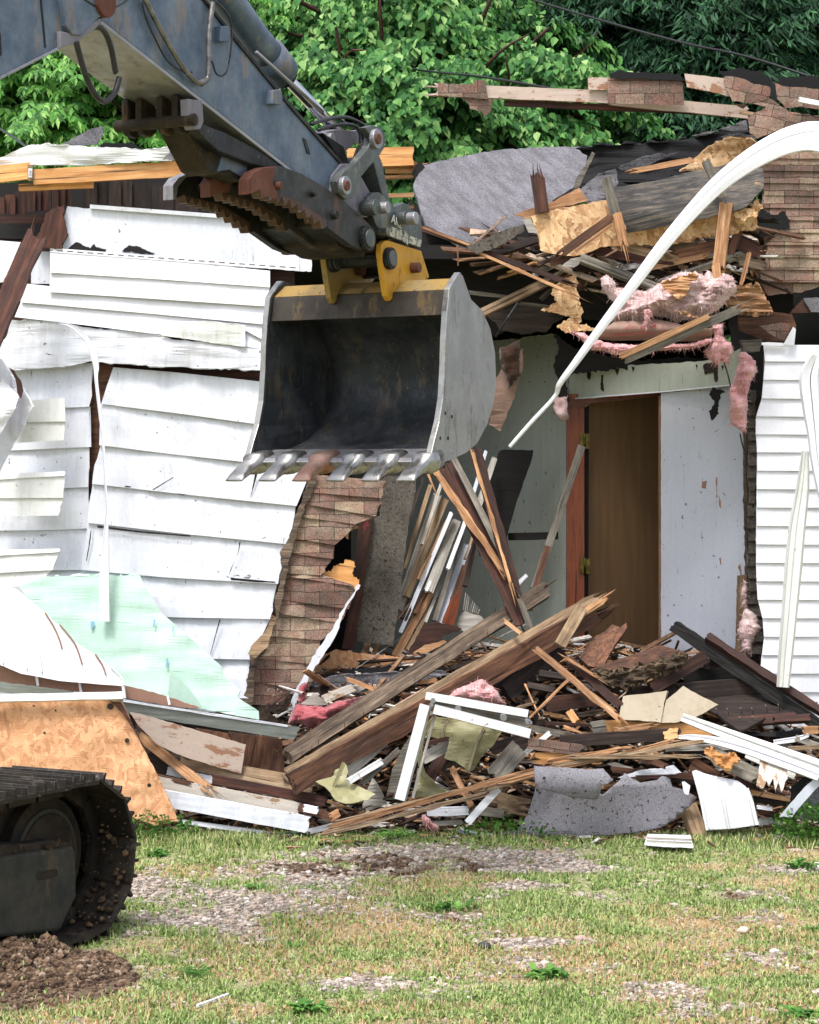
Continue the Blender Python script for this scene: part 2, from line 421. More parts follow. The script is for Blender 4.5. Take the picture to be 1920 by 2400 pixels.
M['panel'] = painted('white_wallboard', 'bcc0cb', chip=.285, gamt=.22, rough=.6, under='57413a', grime='9a9dac', cs=(9, 9, 9))
M['sh'] = shingles('brick_pattern_shingle')
M['shr'] = shingles('brick_pattern_shingle_row', .2, .5)
M['felt'] = granule('grey_roll_roofing', '48474b', '7d7b80', (13, 3, .7), sc=75, blot='55535a', bamt=.12, mos='8a6a50')
M['feltd'] = granule('dark_roll_roofing', '4c4b4f', '79787c', None, blot='2d2a29', bamt=.5, mos='2b221f')
M['felts'] = granule('speckled_roll_roofing', '615f64', '918f95', None, sc=110, blot='3c3633', bamt=.3, mos='3d2f2a')
M['tar'] = granule('tar_paper', '0d0d0e', '222224', None, bamt=.2, blot='080808', rough=.8)
M['charr'] = granule('charred_wood', '1c1b1b', '55534f', (1.2, 9, 9), sc=40, blot='0c0b0b', bamt=.7)
M['chw'] = wood('charred_plywood', '121112', '3c3a39', '75695a', '0c0b0c', .55, .8, .8)
M['vinylg'] = painted('weathered_vinyl_strip', 'd2d3d6', chip=0, gamt=.55, rough=.45, grime='98958c', vert=False, bump=.1)
t = MT('slotted_vinyl', .4); sx_ = t.n.new('ShaderNodeSeparateXYZ'); t.l.new(t.raw, sx_.inputs[0])
_z = t.math('ABSOLUTE', t.math('ADD', sx_.outputs[2], t.math('MULTIPLY', sx_.outputs[0], .072)))
t.col(t.mix(t.math('MULTIPLY', t.math('LESS_THAN', _z, .004), t.math('GREATER_THAN', t.math('FRACT', t.math('MULTIPLY', sx_.outputs[0], 14)), .4)), 'd8d9df', '3a3638')); M['vslot'] = t.m
M['wbg'] = wood('wood_grey_brown', '2a211b', '54463a', '857462', '1a1512', .5)
t = MT('door_veneer_plain', .45); t.col(t.mix(t.ramp(t.noise(1, 5, .6, t.map((1.2, 18, 18)), .4), [(.3, 0.0), (.7, 1.0)]), '5c452f', '725639')); M['door'] = t.m
M['conc'] = granule('stained_board', '3f3b36', '67615a', (2, 2, 3), sc=60, blot='1f1b18', bamt=.6, mos='231d19')
M['osb'] = osb('oriented_strand_board', 'a0704d', 'bd8a63', 'cfa27a', samt=.22)
M['osbd'] = osb('strand_board_weathered', '7d5a3c', 'b98f65', 'dcbc92', samt=.35)
M['rubb'] = granule('rubble_dark', '0f0c0a', '3a2e26', None, sc=24, blot='070606', bamt=.6, bump=1)
# ================================================================ ground
def gmask(x, y):
    """0 = grass .. 1 = gravel, plus dirt and straw amounts; world metres"""
    px = HX+FP*x/y; py = HY+FP*CH/y
    def blob(cx, cy, rx, ry): return max(0, 1-((px-cx)/rx)**2-((py-cy)/ry)**2)
    n = fbm(x*1.3+4, y*1.3, 3.1, 5); n2 = fbm(x*3.1, y*3.1+9, 7.7, 4); n3 = fbm(x*.8+20, y*2.2, 1.7, 4)
    g = 0
    for b in ((460, 2140, 210, 75), (700, 2060, 330, 75), (330, 2090, 170, 60), (1020, 2010, 420, 45), (1300, 2210, 220, 16), (1230, 2080, 140, 16), (1780, 2040, 180, 16),
              (850, 2310, 200, 22), (1290, 2040, 260, 16), (520, 2120, 330, 50)):
        g = max(g, blob(*b)*1.5)
    gravel = max(0, min(1, (g*.62+.7*n+.55*n2+.3*fbm(x*9, y*9, 2, 3)-.19)*1.5))
    dirt = blob(60, 2290, 300, 100)*1.6+.7*n > .6 or fbm(x*7, y*7, 6, 3) > -.1 and blob(880, 2030, 330, 38)*1.3+.5*n2 > .75
    straw = n3+.25*n2+max(0, blob(1700, 2270, 420, 130))*.6+blob(520, 2030, 260, 30)*.5+blob(1200, 2300, 500, 40)*.25
    return gravel, dirt, straw
def gz(x, y):
    px = HX+FP*x/y; z = .02*fbm(x*.9, y*.9, 0, 4)+.006*fbm(x*6, y*6, 2, 3)
    u = ((x+1.95)/.62)**2+((y-10.5)/.40)**2
    if u < 1: z += .075*(1-u)**.7*max(.15, 1+1.8*fbm(x*4.5, y*4.5, 5, 5))
    if y > 14.2: z -= .02*min(1, (y-14.2)/.5)
    return z
def ground():
    xs = np.concatenate([np.linspace(-60, -3.2, 14), np.linspace(-3.1, 3.1, 190), np.linspace(3.3, 60, 14)])
    ys = np.concatenate([np.linspace(-30, 8.9, 10), np.linspace(9.0, 15.6, 210), np.linspace(15.8, 20, 12), np.linspace(22, 140, 14)])
    vv = []; col = []
    for y in ys:
        for x in xs:
            inn = -3.2 < x < 3.2 and 8.9 < y < 15.7
            vv.append((x, y, gz(x, y) if inn else 0))
            if inn:
                g, d, s = gmask(x, y); col.append((float(g), float(d), max(0, min(1, .5+s)), 1))
            else: col.append((0, 0, .5, 1))
    nx = len(xs); ff = [(j*nx+i, j*nx+i+1, (j+1)*nx+i+1, (j+1)*nx+i) for j in range(len(ys)-1) for i in range(nx-1)]
    me = bpy.data.meshes.new('ground'); me.from_pydata(vv, [], ff)
    ca = me.color_attributes.new('patches', 'FLOAT_COLOR', 'POINT')
    ca.data.foreach_set('color', np.array(col, dtype=np.float32).ravel())
    t = MT('soil_and_turf', .95, spec=.1)
    at = t.n.new('ShaderNodeAttribute'); at.attribute_name = 'patches'
    sp = t.n.new('ShaderNodeSeparateColor'); t.l.new(at.outputs['Color'], sp.inputs[0])
    turf = t.ramp(t.noise(55, 5, .8), [(.3, '6a6b4c'), (.5, '9a9a6e'), (.7, 'c4bb98')])
    turf = t.mix(t.ramp(sp.outputs[2], [(.5, 0.0), (.95, .8)]), turf, t.ramp(t.noise(70, 4, .8), [(.3, '8f7550'), (.7, 'c2a680')]))
    grav = t.ramp(t.vor(45, out='Color'), [(0, '6b6058'), (.5, '978c82'), (1, 'b4aaa0')])
    grav = t.mix(t.ramp(t.vor(45, feat='DISTANCE_TO_EDGE', out='Distance'), [(0, 1.0), (.09, 0.0)]), grav, '4a4037')
    soil = t.ramp(t.noise(40, 6, .8), [(.35, '4a3b30'), (.6, '7d6a5a')])
    c = t.mix(sp.outputs[0], turf, grav); c = t.mix(sp.outputs[1], c, soil)
    t.col(c); t.bump(t.noise(60, 5, .8), .8, .02)
    return tag(link('ground', me, t.m, smooth=True), kind='structure')
ground()
def quadmesh(name, V, Fc_, mat, smooth=False):
    me = bpy.data.meshes.new(name); me.from_pydata(V, [], Fc_)
    return link(name, me, mat, smooth=smooth)
def varmat(name, stops, rough=.8, isl=True, trans=0, spec=.25, nz=None):
    """colour varies from one loose piece of the mesh to the next"""
    t = MT(name, rough, spec=spec)
    g = t.n.new('ShaderNodeNewGeometry')
    c = t.ramp(g.outputs['Random Per Island'], stops)
    if nz: c = t.mix(1.0, c, t.ramp(t.noise(nz, 4, .7), [(.35, .55), (.65, 1.35)]), 'MULTIPLY')
    t.col(c)
    if trans:
        tr = t.n.new('ShaderNodeBsdfTranslucent'); t.l.new(c, tr.inputs[0]); ms = t.n.new('ShaderNodeMixShader'); ms.inputs[0].default_value = trans
        t.l.new(t.b.outputs[0], ms.inputs[1]); t.l.new(tr.outputs[0], ms.inputs[2])
        t.l.new(ms.outputs[0], t.n['Material Output'].inputs[0])
    return t.m
# ---- pebbles
ICO = bmesh.new(); bmesh.ops.create_icosphere(ICO, subdivisions=1, radius=1)
IV = np.array([v.co[:] for v in ICO.verts]); IF = [tuple(v.index for v in f.verts) for f in ICO.faces]; ICO.free()
def stones(name, pts, mat, label, cat, flat=.6):
    V = []; Fs = []
    for (x, y, z, r) in pts:
        b = len(V); s = RNG.uniform(.65, 1.3, 3)*r; s[2] *= flat; a = RNG.uniform(0, 6.28); ca, sa = math.cos(a), math.sin(a)
        jit = 1+RNG.uniform(-.22, .22, (len(IV), 1)); q = IV*s*jit
        X = q[:, 0]*ca-q[:, 1]*sa+x; Y = q[:, 0]*sa+q[:, 1]*ca+y; Z = q[:, 2]+z
        V += list(zip(X.tolist(), Y.tolist(), Z.tolist())); Fs += [(f[0]+b, f[1]+b, f[2]+b) for f in IF]
    o = quadmesh(name, V, Fs, mat, smooth=False); return tag(o, label, cat, kind='stuff')
peb = []; clod = []; chips = []
for _ in range(36000):
    y = 9.3+5.4*random.random()**1.1; x = random.uniform(-.195, .195)*y
    g, d, s = gmask(x, y)
    if not d and random.random() < g*.95: peb.append((x, y, gz(x, y)+.003, random.choice((.008, .011, .013, .017, .022))))
    elif random.random() < .26 and not d: peb.append((x, y, gz(x, y)+.002, .008))
    if d and random.random() < .5: clod.append((x, y, gz(x, y)+.004, random.choice((.007, .01, .013, .018))))
for _ in range(8500):
    a = random.uniform(0, 6.28); r = random.random()**.5; x = -1.95+.6*r*math.cos(a); y = 10.5+.40*r*math.sin(a)
    clod.append((x, y, gz(x, y)+.004, random.choice((.005, .007, .009, .012, .02))))
stones('gravel', peb, varmat('pebbles', [(0, '6b625a'), (.3, '8f857b'), (.6, 'a89d93'), (.85, '9a8474'), (1, 'c6c0b8')], .8, nz=60), 'scattered grey and tan pebbles lying among the grass', 'gravel')
stones('dirt_clods', clod, varmat('clods', [(0, '33271f'), (.5, '574536'), (.85, '725d4b'), (1, '8b7a69')], .95, nz=50), 'crumbly dark brown dirt clods by the track and across the gravel', 'dirt', .8)
# ---- grass blades and small broad leaves
def blades(name, spec, mat, label, cat, kind='stuff'):
    V = []; Fs = []
    for (x, y, z, h, w, lean, az) in spec:
        b = len(V); dx, dy = math.cos(az), math.sin(az); px_, py_ = -dy*w/2, dx*w/2
        m = .55
        V += [(x-px_, y-py_, z), (x+px_, y+py_, z), (x+dx*lean*.35-px_*.8, y+dy*lean*.35-py_*.8, z+h*m), (x+dx*lean*.35+px_*.8, y+dy*lean*.35+py_*.8, z+h*m), (x+dx*lean, y+dy*lean, z+h)]
        Fs += [(b, b+1, b+3, b+2), (b+2, b+3, b+4)]
    return tag(quadmesh(name, V, Fs, mat), label, cat, kind=kind)
gr = []; st = []; lf = []
for _ in range(150000):
    y = 9.25+5.45*random.random()**1.1; x = random.uniform(-.195, .195)*y
    g, d, s = gmask(x, y)
    if d and random.random() > .1: continue
    if random.random() < g*1.1-.04: continue
    nn = fbm(x*2.3, y*2.3, 11, 4)
    if s > .08 and random.random() < .6:
        if random.random() < .6: st.append((x, y, gz(x, y), random.uniform(.008, .03), .004, random.uniform(.01, .04), random.uniform(0, 6.28)))
        continue
    if nn < -.28 and random.random() < .8: continue
    h = random.uniform(.012, .035)*(1+max(0, nn))
    if random.random() < .35: gr.append((x, y, gz(x, y), h*1.3, .005, random.uniform(.005, .03), random.uniform(0, 6.28)))
    else: lf.append((x, y, gz(x, y)+.002, h*.55, random.uniform(.009, .016), random.uniform(.01, .028), random.uniform(0, 6.28)))
# taller growth along the foot of the debris
for _ in range(15000):
    px = random.uniform(300, 1925); tall = interp(px, [(300, .09), (420, .13), (700, .08), (900, .07), (1000, .05), (1500, .06), (1600, .09), (1750, .11), (1925, .13)])
    py = random.gauss(1955 if px > 650 else 1968, 16); py = max(1905 if px > 1600 else 1935, min(2010, py)); y = YG(py); x = (px-HX)/FP*y
    if px > 1720: py = random.uniform(1900, 1990); y = YG(py) if py > 1945 else 14.45; x = (px-HX)/FP*y
    h = tall*random.uniform(.25, 1)*.62
    gr.append((x, y, gz(x, y), h, random.uniform(.005, .012), random.uniform(.1, .8)*h, random.uniform(0, 6.28)))
GR = [(0, '4c6634'), (.3, '728a48'), (.6, '99a866'), (.85, 'b8b885'), (1, 'c9b995')]
blades('grass', gr, varmat('grass_blades', GR, .6, trans=.25), 'short patchy green grass spreading over the yard', 'grass')
blades('clover', lf, varmat('clover_leaves', [(0, '55723c'), (.5, '82994f'), (1, 'aab37a')], .6, trans=.2), 'low broad-leaved ground cover between the grass blades', 'ground cover')
blades('straw', st, varmat('straw_bits', [(0, '8e6b45'), (.5, 'b39267'), (1, 'cdb592')], .8, trans=.1), 'dry tan straw in the worn patches of the yard', 'straw')
# ---- single weeds one can count
WEED = varmat('weed_leaves', [(0, '365f27'), (.5, '507f35'), (1, '7ba350')], .65, trans=.3)
def weed(px, py, r, n, label, broad=True, up=.6, k=99, group=None):
    (px, py), = F(k, px, py); y = YG(py); x = (px-HX)/FP*y; V = []; Fs = []; z0 = gz(x, y)
    for i in range(int(n*4)):
        az = random.uniform(0, 6.28); L = r*random.uniform(.18, .5); w = L*(random.uniform(.2, .42) if broad else .09); el = random.uniform(.1, 1.5)*up; ox, oy = random.gauss(0, r*.2), random.gauss(0, r*.16)
        b = len(V); N = 6
        for q in range(N+1):
            u = q/N; ww = w*math.sin(math.pi*min(1, .08+u*.95))**.8*(1+.2*random.uniform(-1, 1)); rr = L*u*math.cos(el*(1-.9*u)); zz = L*u*math.sin(el)*(1-.55*u*u)
            cx, cy = x+ox+math.cos(az)*rr, y+oy+math.sin(az)*rr; nx_, ny_ = -math.sin(az)*ww/2, math.cos(az)*ww/2
            V += [(cx-nx_, cy-ny_, z0+zz+ww*.2), (cx, cy, z0+zz+.004), (cx+nx_, cy+ny_, z0+zz+ww*.2)]
        for q in range(N):
            a = b+q*3; Fs += [(a, a+1, a+4, a+3), (a+1, a+2, a+5, a+4)]
    return tag(quadmesh('weed', V, Fs, WEED), label, 'weed', group)
weed(1285, 2290, .2, 22, 'spreading dark green leafy weed in the middle of the lower yard', up=.9)
weed(720, 2375, .18, 20, 'dark green weed clump at the bottom edge near the white strip', up=1.0)
weed(1885, 2385, .18, 16, 'green weed clump in the bottom right corner of the yard')
weed(370, 2010, .17, 14, 'bright green broad-leaved weed just right of the excavator track', up=1.3)
weed(935, 1965, .27, 34, 'spiky grass tuft standing against the foot of the rubble', broad=False, up=1.5)
weed(1880, 2035, .2, 12, 'rosette weed standing at the right edge below the rubble', up=1.3)
weed(600, 2085, .13, 16, 'yellow-green weed growing on the gravel patch', up=.9)
weed(455, 2290, .16, 18, 'narrow-leaved green weed beside the dirt heap', broad=False, up=1.3)
weed(1910, 2180, .12, 9, 'small broad-leaved weed cut by the right picture edge')
weed(690, 2220, .12, 12, 'dark weed with flat leaves on bare soil right of the gravel')
for i, (a, b, l) in enumerate(((700, 1960, 'upright broad-leaved weed in front of the long white-ended batten'), (1105, 1940, 'tall thin weed beside the leaning white strip at the rubble foot'), (1040, 2135, 'small green weed in the middle of the yard above the pale gravel'))):
    weed(a, b, .2, 12, l, up=1.6)
# leafy bush at the right edge
def bush(px, Y, z, rx, rz, n, label):
    V = []; Fs = []; x0 = (px-HX)/FP*Y
    for _ in range(n):
        u, v = random.uniform(-1, 1), random.uniform(-1, 1)
        if u*u+v*v > 1: continue
        c = Vector((x0+u*rx, Y+random.uniform(-.2, .2), z+v*rz)); a = Vector((random.uniform(-1, 1), random.uniform(-1, .2), random.uniform(-.2, 1))).normalized(); s = a.cross(Vector((.3, .2, .7))).normalized()
        L = random.uniform(.025, .05); b = len(V)
        V += [tuple(c), tuple(c+a*L*.5+s*L*.3), tuple(c+a*L), tuple(c+a*L*.5-s*L*.3)]; Fs.append((b, b+1, b+2, b+3))
    return tag(quadmesh('bush', V, Fs, WEED), label, 'bush')
bush(1925, 14.25, .08, .32, .17, 2200, 'low leafy green bush at the right edge below the metal sheet')
bush(345, 14.3, .04, .34, .13, 1300, 'leafy green growth under the torn corner of the strand board')
bush(1185, 14.35, .02, .35, .10, 900, 'dark low greenery between the rubble foot and the white strip')
# ================================================================ trees
def leaves(centres, kind, L, dens=1):
    """kind: 'frond' drooping compound leaf, 'heart' drooping broad leaf, 'needle' hanging twig"""
    V = []; Fs = []; UP = Vector((0, 0, 1))
    for (c, out) in centres:
        out = Vector(out).normalized(); s = out.cross(UP); s = s.normalized() if s.length > .01 else Vector((1, 0, 0))
        if kind == 'frond':
            n = random.randint(5, 8); ln = L*random.uniform(.7, 1.2)
            for i in range(n):
                u = i/(n-1); p = c+out*ln*u-UP*ln*.45*u*u
                for sd in ((-1, 1) if i < n-1 else (0,)):
                    d = (out*.45+s*sd*.9-UP*random.uniform(.45, 1.0)).normalized(); l = ln*.48*random.uniform(.75, 1.15); w = l*.20
                    q = d.cross(out+UP*.3); q = q.normalized() if q.length > .01 else s
                    tip = p+d*l-UP*l*.2; m = p+d*l*.45; b = len(V)
                    V += [p[:], (m+q*w)[:], tip[:], (m-q*w)[:]]; Fs.append((b, b+1, b+2, b+3))
        elif kind == 'heart':
            for i in range(random.randint(3, 5)):
                p = c+out*random.uniform(0, L)+s*random.uniform(-1, 1)*L*.8-UP*random.uniform(0, L)
                d = (out*random.uniform(.1, .6)-UP*random.uniform(.5, 1)+s*random.uniform(-.6, .6)).normalized(); l = L*random.uniform(.7, 1.25); w = l*.36
                q = (s+out*random.uniform(-.6, .6)).normalized(); q = (q-d*q.dot(d)).normalized(); nn = q.cross(d)*l*.09; b = len(V)
                V += [p[:], (p+d*l*.25+q*w+nn)[:], (p+d*l*.62+q*w*.72+nn)[:], (p+d*l*1.05)[:], (p+d*l*.62-q*w*.72+nn)[:], (p+d*l*.25-q*w+nn)[:], (p+d*l*.4)[:]]
                Fs += [(b, b+1, b+6), (b+1, b+2, b+6), (b+2, b+3, b+6), (b+3, b+4, b+6), (b+4, b+5, b+6), (b+5, b, b+6)]
        else:
            for i in range(6):
                p = c+out*L*random.uniform(0, 1.2)+s*L*random.uniform(-.5, .5)
                d = (out*.6+s*random.uniform(-.8, .8)-UP*random.uniform(.3, 1.1)).normalized(); l = L*random.uniform(.5, 1.0); w = l*.09
                q = d.cross(Vector((random.uniform(-1, 1), random.uniform(-1, 1), .3))).normalized(); b = len(V)
                V += [(p-q*w*.5)[:], (p+q*w*.5)[:], (p+d*l*.6+q*w)[:], (p+d*l)[:], (p+d*l*.6-q*w)[:]]; Fs.append((b, b+1, b+2, b+3, b+4))
    return V, Fs
LEAF = {'frond': varmat('leaf_green_light', [(0, '2d5a22'), (.4, '4c8735'), (.8, '76ad4e'), (1, 'a6cf74')], .4, trans=.4),
        'heart': varmat('leaf_green_broad', [(0, '204a22'), (.4, '3d7337'), (.8, '68994f'), (1, '9fc17a')], .6, trans=.35),
        'needle': varmat('needle_green_dark', [(0, '13291d'), (.5, '24452f'), (1, '3f6a43')], .7, trans=.05)}
def tree(name, px, Y, label, lumps, kind, L, n, limbs=6):
    x0 = (px-HX)/FP*Y
    root = empty(name, (x0, Y, 0), label, 'tree')
    cs = []
    for (lx, ly, dy, r) in lumps:                   # photo position, depth offset, radius
        c = P(lx, ly, Y+dy)
        k = int(n*r*r); nb = int(15*r*r)+3
        for _ in range(nb):                          # boughs: flat drooping sprays of leaves with dark gaps between them
            d = Vector((random.gauss(0, 1), random.gauss(0, 1), random.gauss(0, .8))).normalized()
            if d.y > .5: d.y = -d.y
            q = c+Vector((d.x*r*.95, d.y*r*.75, d.z*r*.9))*random.uniform(.45, 1.05)
            out = Vector((d.x, d.y-.35, 0)).normalized(); sd = out.cross(Vector((0, 0, 1)))
            L_ = r*random.uniform(.35, .62); W_ = L_*random.uniform(.35, .6)
            for _ in range(int(k/nb*.9)):
                u = random.uniform(-.8, 1); v = random.gauss(0, .45)*(1.05-abs(u)*.6)
                p = q+out*L_*u+sd*W_*v-Vector((0, 0, 1))*(L_*.42*(u+.3)**2*(1 if u > -.3 else .3)+W_*.5*v*v+abs(random.gauss(0, .05)))
                cs.append((p, out+sd*v*.8+Vector((0, 0, .1))))
        for _ in range(int(k*.35)):                  # inner foliage
            d = Vector((random.gauss(0, 1), random.gauss(0, 1), random.gauss(0, 1))).normalized()
            rr = r*.8*random.random()**.5
            cs.append((c+Vector((d.x*rr, .25*r+d.y*rr*.5, d.z*rr)), d+Vector((0, -.5, 0))))
    V, Fs = leaves(cs, kind, L)
    me = bpy.data.meshes.new('crown'); me.from_pydata(V, [], Fs)
    link('crown', me, LEAF[kind], root)
    bm = bmesh.new(); top = max(P(lx, ly, Y).z for lx, ly, _, _ in lumps)
    tr = spline([(x0, Y+.6, -.1), (x0+.1, Y+.6, top*.35), (x0-.1, Y+.7, top*.7), (x0, Y+.6, top)], 6)
    tube_bm(bm, tr, .2, 10, taper=(1.2, .3))
    for i, (lx, ly, dy, r) in enumerate(lumps):
        c = P(lx, ly, Y+dy); s = tr[min(len(tr)-2, 8+i)]
        tube_bm(bm, spline([s, (s+c)/2+Vector((0, .1, .25)), c+Vector((random.uniform(-.3, .3), -.2, r*.6))], 5), .06, 6, taper=(1, .25))
        for _ in range(3):
            e = c+Vector((random.uniform(-1, 1), random.uniform(-1, .2), random.uniform(-.6, .8)))*r*.8
            tube_bm(bm, spline([(s+c)/2+Vector((0, .1, .25)), (c+e)/2, e], 4), .028, 5, taper=(1, .25))
    frombm('trunk', bm, M['wdr'], root, smooth=True)
    return root
tree('broadleaf_tree', 150, 20.5, 'light green tree with drooping feathery leaves behind the left half of the house',
     [(60, 150, 0, 1.1), (150, 250, -.4, 1.0), (300, 210, 0, 1.1), (20, 330, -.2, .9), (420, 330, -.3, .9), (240, 330, -.5, .8), (90, 20, .6, 1.2), (420, 120, .5, 1.1), (-60, 230, 0, 1.1), (330, 60, .8, 1.2), (330, 300, -.4, .8)], 'frond', .17, 700)
tree('maple_tree', 640, 22.5, 'pale green tree with small bright leaves rising above the boom at the top',
     [(590, 40, 0, 1.1), (700, 60, .3, 1.1), (780, 140, 0, 1.1), (660, 150, -.2, 1.0), (520, 80, .5, .9), (850, 60, .4, 1.1), (1010, 40, .4, 1.1), (1150, 60, .5, 1.1), (1330, 110, 0, .9), (1420, 130, .1, .7)], 'frond', .17, 560)
tree('linden_tree', 960, 20.5, 'green tree with large hanging heart-shaped leaves behind the excavator linkage',
     [(760, 210, -.2, .9), (880, 150, 0, 1.1), (900, 300, -.4, 1.0), (1040, 230, -.2, 1.0), (1130, 130, .2, 1.0), (1180, 300, -.2, .9), (1270, 210, 0, .9), (1050, 360, -.4, .8), (980, 60, .4, 1.0), (760, 320, 0, .8), (1330, 300, .1, .8), (740, 120, .3, .8)], 'heart', .09, 900)
tree('spruce_tree', 1650, 21.8, 'dark spruce with hanging blue-green boughs filling the top right',
     [(1240, 10, .6, .9), (1400, 40, .3, 1.1), (1550, 70, 0, 1.3), (1700, 40, 0, 1.3), (1850, 90, 0, 1.3), (1500, 230, 0, 1.2), (1660, 240, -.1, 1.2), (1850, 240, 0, 1.2), (1400, 330, .2, 1.0), (1950, 0, 0, 1.3), (1350, 200, .6, 1.0), (1600, 360, 0, 1.0), (1480, -60, 0, 1.2)], 'needle', .17, 1000)
# far wood behind the trees: reads as one mass
cs = []
for _ in range(16000):
    x = random.uniform(-8, 8); z = random.uniform(0, 8.6)+.35*fbm(x*.8, 0, 3, 4)
    if fbm(x*1.2, z*1.2, 9, 3) < -.38 and z > 7 and x < 2.5: continue
    cs.append((Vector((x, 27+random.uniform(0, 3), z)), Vector((random.uniform(-.5, .5), -1, random.uniform(-.3, .4)))))
V, Fs = leaves(cs, 'heart', .34)
tag(quadmesh('woodland', V, Fs, varmat('woodland_leaves', [(0, '142a14'), (.5, '23431e'), (1, '3d6a2c')], .7)), 'dense dark green woodland closing the view behind the trees', 'woodland', kind='stuff')
CBL = MT('cable', .3); CBL.col('1a1a1c'); CBL = CBL.m
for pts, l in ((((560, 45, 23), (760, 110, 21), (960, 160, 19.5), (1130, 180, 18), (1330, 215, 17.2), (1560, 262, 16.4)), 'thin black cable sagging behind the boom toward the broken roof'),
               (((1210, -12, 19), (1400, 45, 18.4), (1600, 100, 17.8), (1760, 135, 17.3), (1960, 200, 16.8)), 'glinting utility cable crossing the dark spruce at top right'),
               (((-20, 290, 18), (30, 320, 17.2), (64, 346, 16.6)), 'short black cable running to the left end of the roof edge')):
    tube('utility_cable', spline([P(*p) for p in pts], 8), .011, CBL, label=l, cat='cable', seg=6)
# backing sky is the world itself
# ================================================================ the half-demolished house
house = empty('house', (0, 15.6, 0), 'half-demolished white-sided house torn open around an inner door', 'house')
def lap(name, lines, dep, mat, parent, label=None, lapm=.016, cols=26, endjag=0, th=.012, wav=.004, inset=.004):
    """lines: list of polylines (photo pixels, left to right); a board hangs between each two, its foot proud of the next one's head"""
    if not callable(dep): dep = tilt(dep)
    bm = bmesh.new()
    for r in range(len(lines)-1):
        A, B = lines[r], lines[r+1]; rows = []; j0 = random.random()*40
        NR = 4
        for q in range(NR+1):
            v = q/NR; row = []
            for i in range(cols+1):
                u = i/cols
                ja = endjag*(fbm(v*3+j0, r, 0)+random.uniform(-.3, .3)); jb = endjag*(fbm(v*3+j0, r, 9)+random.uniform(-.3, .3))
                xa = A[0][0]+(A[-1][0]-A[0][0])*u; xb = B[0][0]+(B[-1][0]-B[0][0])*u
                ya = interp(xa, A); yb = interp(xb, B)
                x = xa+(xb-xa)*v; y = ya+(yb-ya)*v
                x += (1-u)**8*ja+u**8*jb
                row.append(P(x, y, dep(x, y)-inset-(lapm-inset)*v+wav*fbm(x*.01+r*3, y*.01, r)))
            rows.append([bm.verts.new(p) for p in row])
        back = [bm.verts.new(v.co+Vector((0, th, 0))) for v in rows[-1]]
        topb = [bm.verts.new(v.co+Vector((0, th, 0))) for v in rows[0]]
        rows.append(back)
        for a, b in zip(rows, rows[1:]):
            for i in range(cols): bm.faces.new((a[i], b[i], b[i+1], a[i+1]))
        for i in range(cols): bm.faces.new((topb[i], rows[0][i], rows[0][i+1], topb[i+1])); bm.faces.new((back[i], topb[i], topb[i+1], back[i+1]))
        for e in (0, cols):
            bm.faces.new([w[e] for w in rows[:-1]]+[back[e], topb[e]])
    bmesh.ops.recalc_face_normals(bm, faces=bm.faces)
    o = frombm(name, bm, mat, parent)
    if label: tag(o, label)
    return o
def part(name, pts, dep, mat, parent=house, label=None, **k):
    o = sheet(name, pts, dep, mat, parent=parent, **k)
    if label: tag(o, label)
    return o
LW = 15.45
# sheathing behind the left wall
wall = part('wall', F(99, -90, 500, 230, 505, 690, 530, 690, 640, 720, 1080, 700, 1200, 655, 1400, 600, 1800, -90, 1800), LW+.07, M['wdr'], label='clapboard wall with bowed white boards', jag=2)
rc = [F(6, 650, 1012, 1000, 1040, 1520, 1096), F(6, 585, 1224, 1000, 1275, 1480, 1340), F(6, 580, 1462, 1000, 1515, 1440, 1562, 1800, 1600),
      F(7, 530, 207, 1100, 272, 1712, 335), F(7, 505, 432, 1100, 500, 1665, 556), F(7, 475, 704, 960, 748, 1600, 785), F(7, 480, 950, 1000, 978, 1560, 988),
      F(7, 480, 1205, 1000, 1213, 1446, 1222), F(7, 480, 1440, 1000, 1443, 1430, 1446), F(7, 480, 1660, 1400, 1660)]
lap('clapboards', rc, tilt(LW-.02), M['white'], wall, endjag=5, lapm=.028, wav=.012)
lc = [F(6, -60, 1035, 250, 1015, 540, 985), F(6, -60, 1262, 380, 1246, 520, 1240), F(6, -60, 1500, 300, 1482, 520, 1472), F(6, -60, 1725, 380, 1710, 512, 1704),
      F(7, -60, 478, 300, 474, 515, 464), F(7, -60, 715, 300, 706, 478, 704), F(7, -60, 960, 480, 952), F(7, -60, 1210, 480, 1206), F(7, -60, 1500, 480, 1500)]
lap('clapboards', lc, tilt(LW), M['white'], wall, endjag=7, lapm=.024, wav=.01)
# wide cracked board above the crack
part('board', F(6, 70, 740, 300, 745, 560, 790, 800, 800, 1000, 850, 1410, 890, 1420, 800, 1530, 770, 1530, 1030, 1000, 1012, 640, 990, 540, 975, 380, 1008, 60, 1030, -60, 1040, -60, 880, 30, 850), lambda x, y: LW-.075-.03*(y-750)/150, M['whitechip'], wall, 'bulging white clapboard with chipped paint', th=.012, jag=1.5, warp=.03)
part('board', F(6, 390, 85, 900, 118, 1300, 150, 1800, 205, 1800, 460, 1200, 420, 880, 400, 700, 385, 400, 365, 360, 320, 385, 250, 365, 170), tilt(LW-.03), M['white'], wall, 'wide flat white frieze board with torn lower edge', jag=1.6, step=6)
part('board_trim', F(6, 520, 72, 1300, 130, 1420, 140, 1420, 165, 1300, 152, 520, 95), LW-.06, M['whitechip'], wall, th=.02)
part('board', F(6, -60, 275, 120, 290, 60, 430, 20, 520, -60, 530), LW-.03, M['vinyl'], wall, th=.01)
part('board', F(6, 180, 340, 292, 345, 292, 530, 180, 530), LW-.02, M['white'], wall, th=.01)
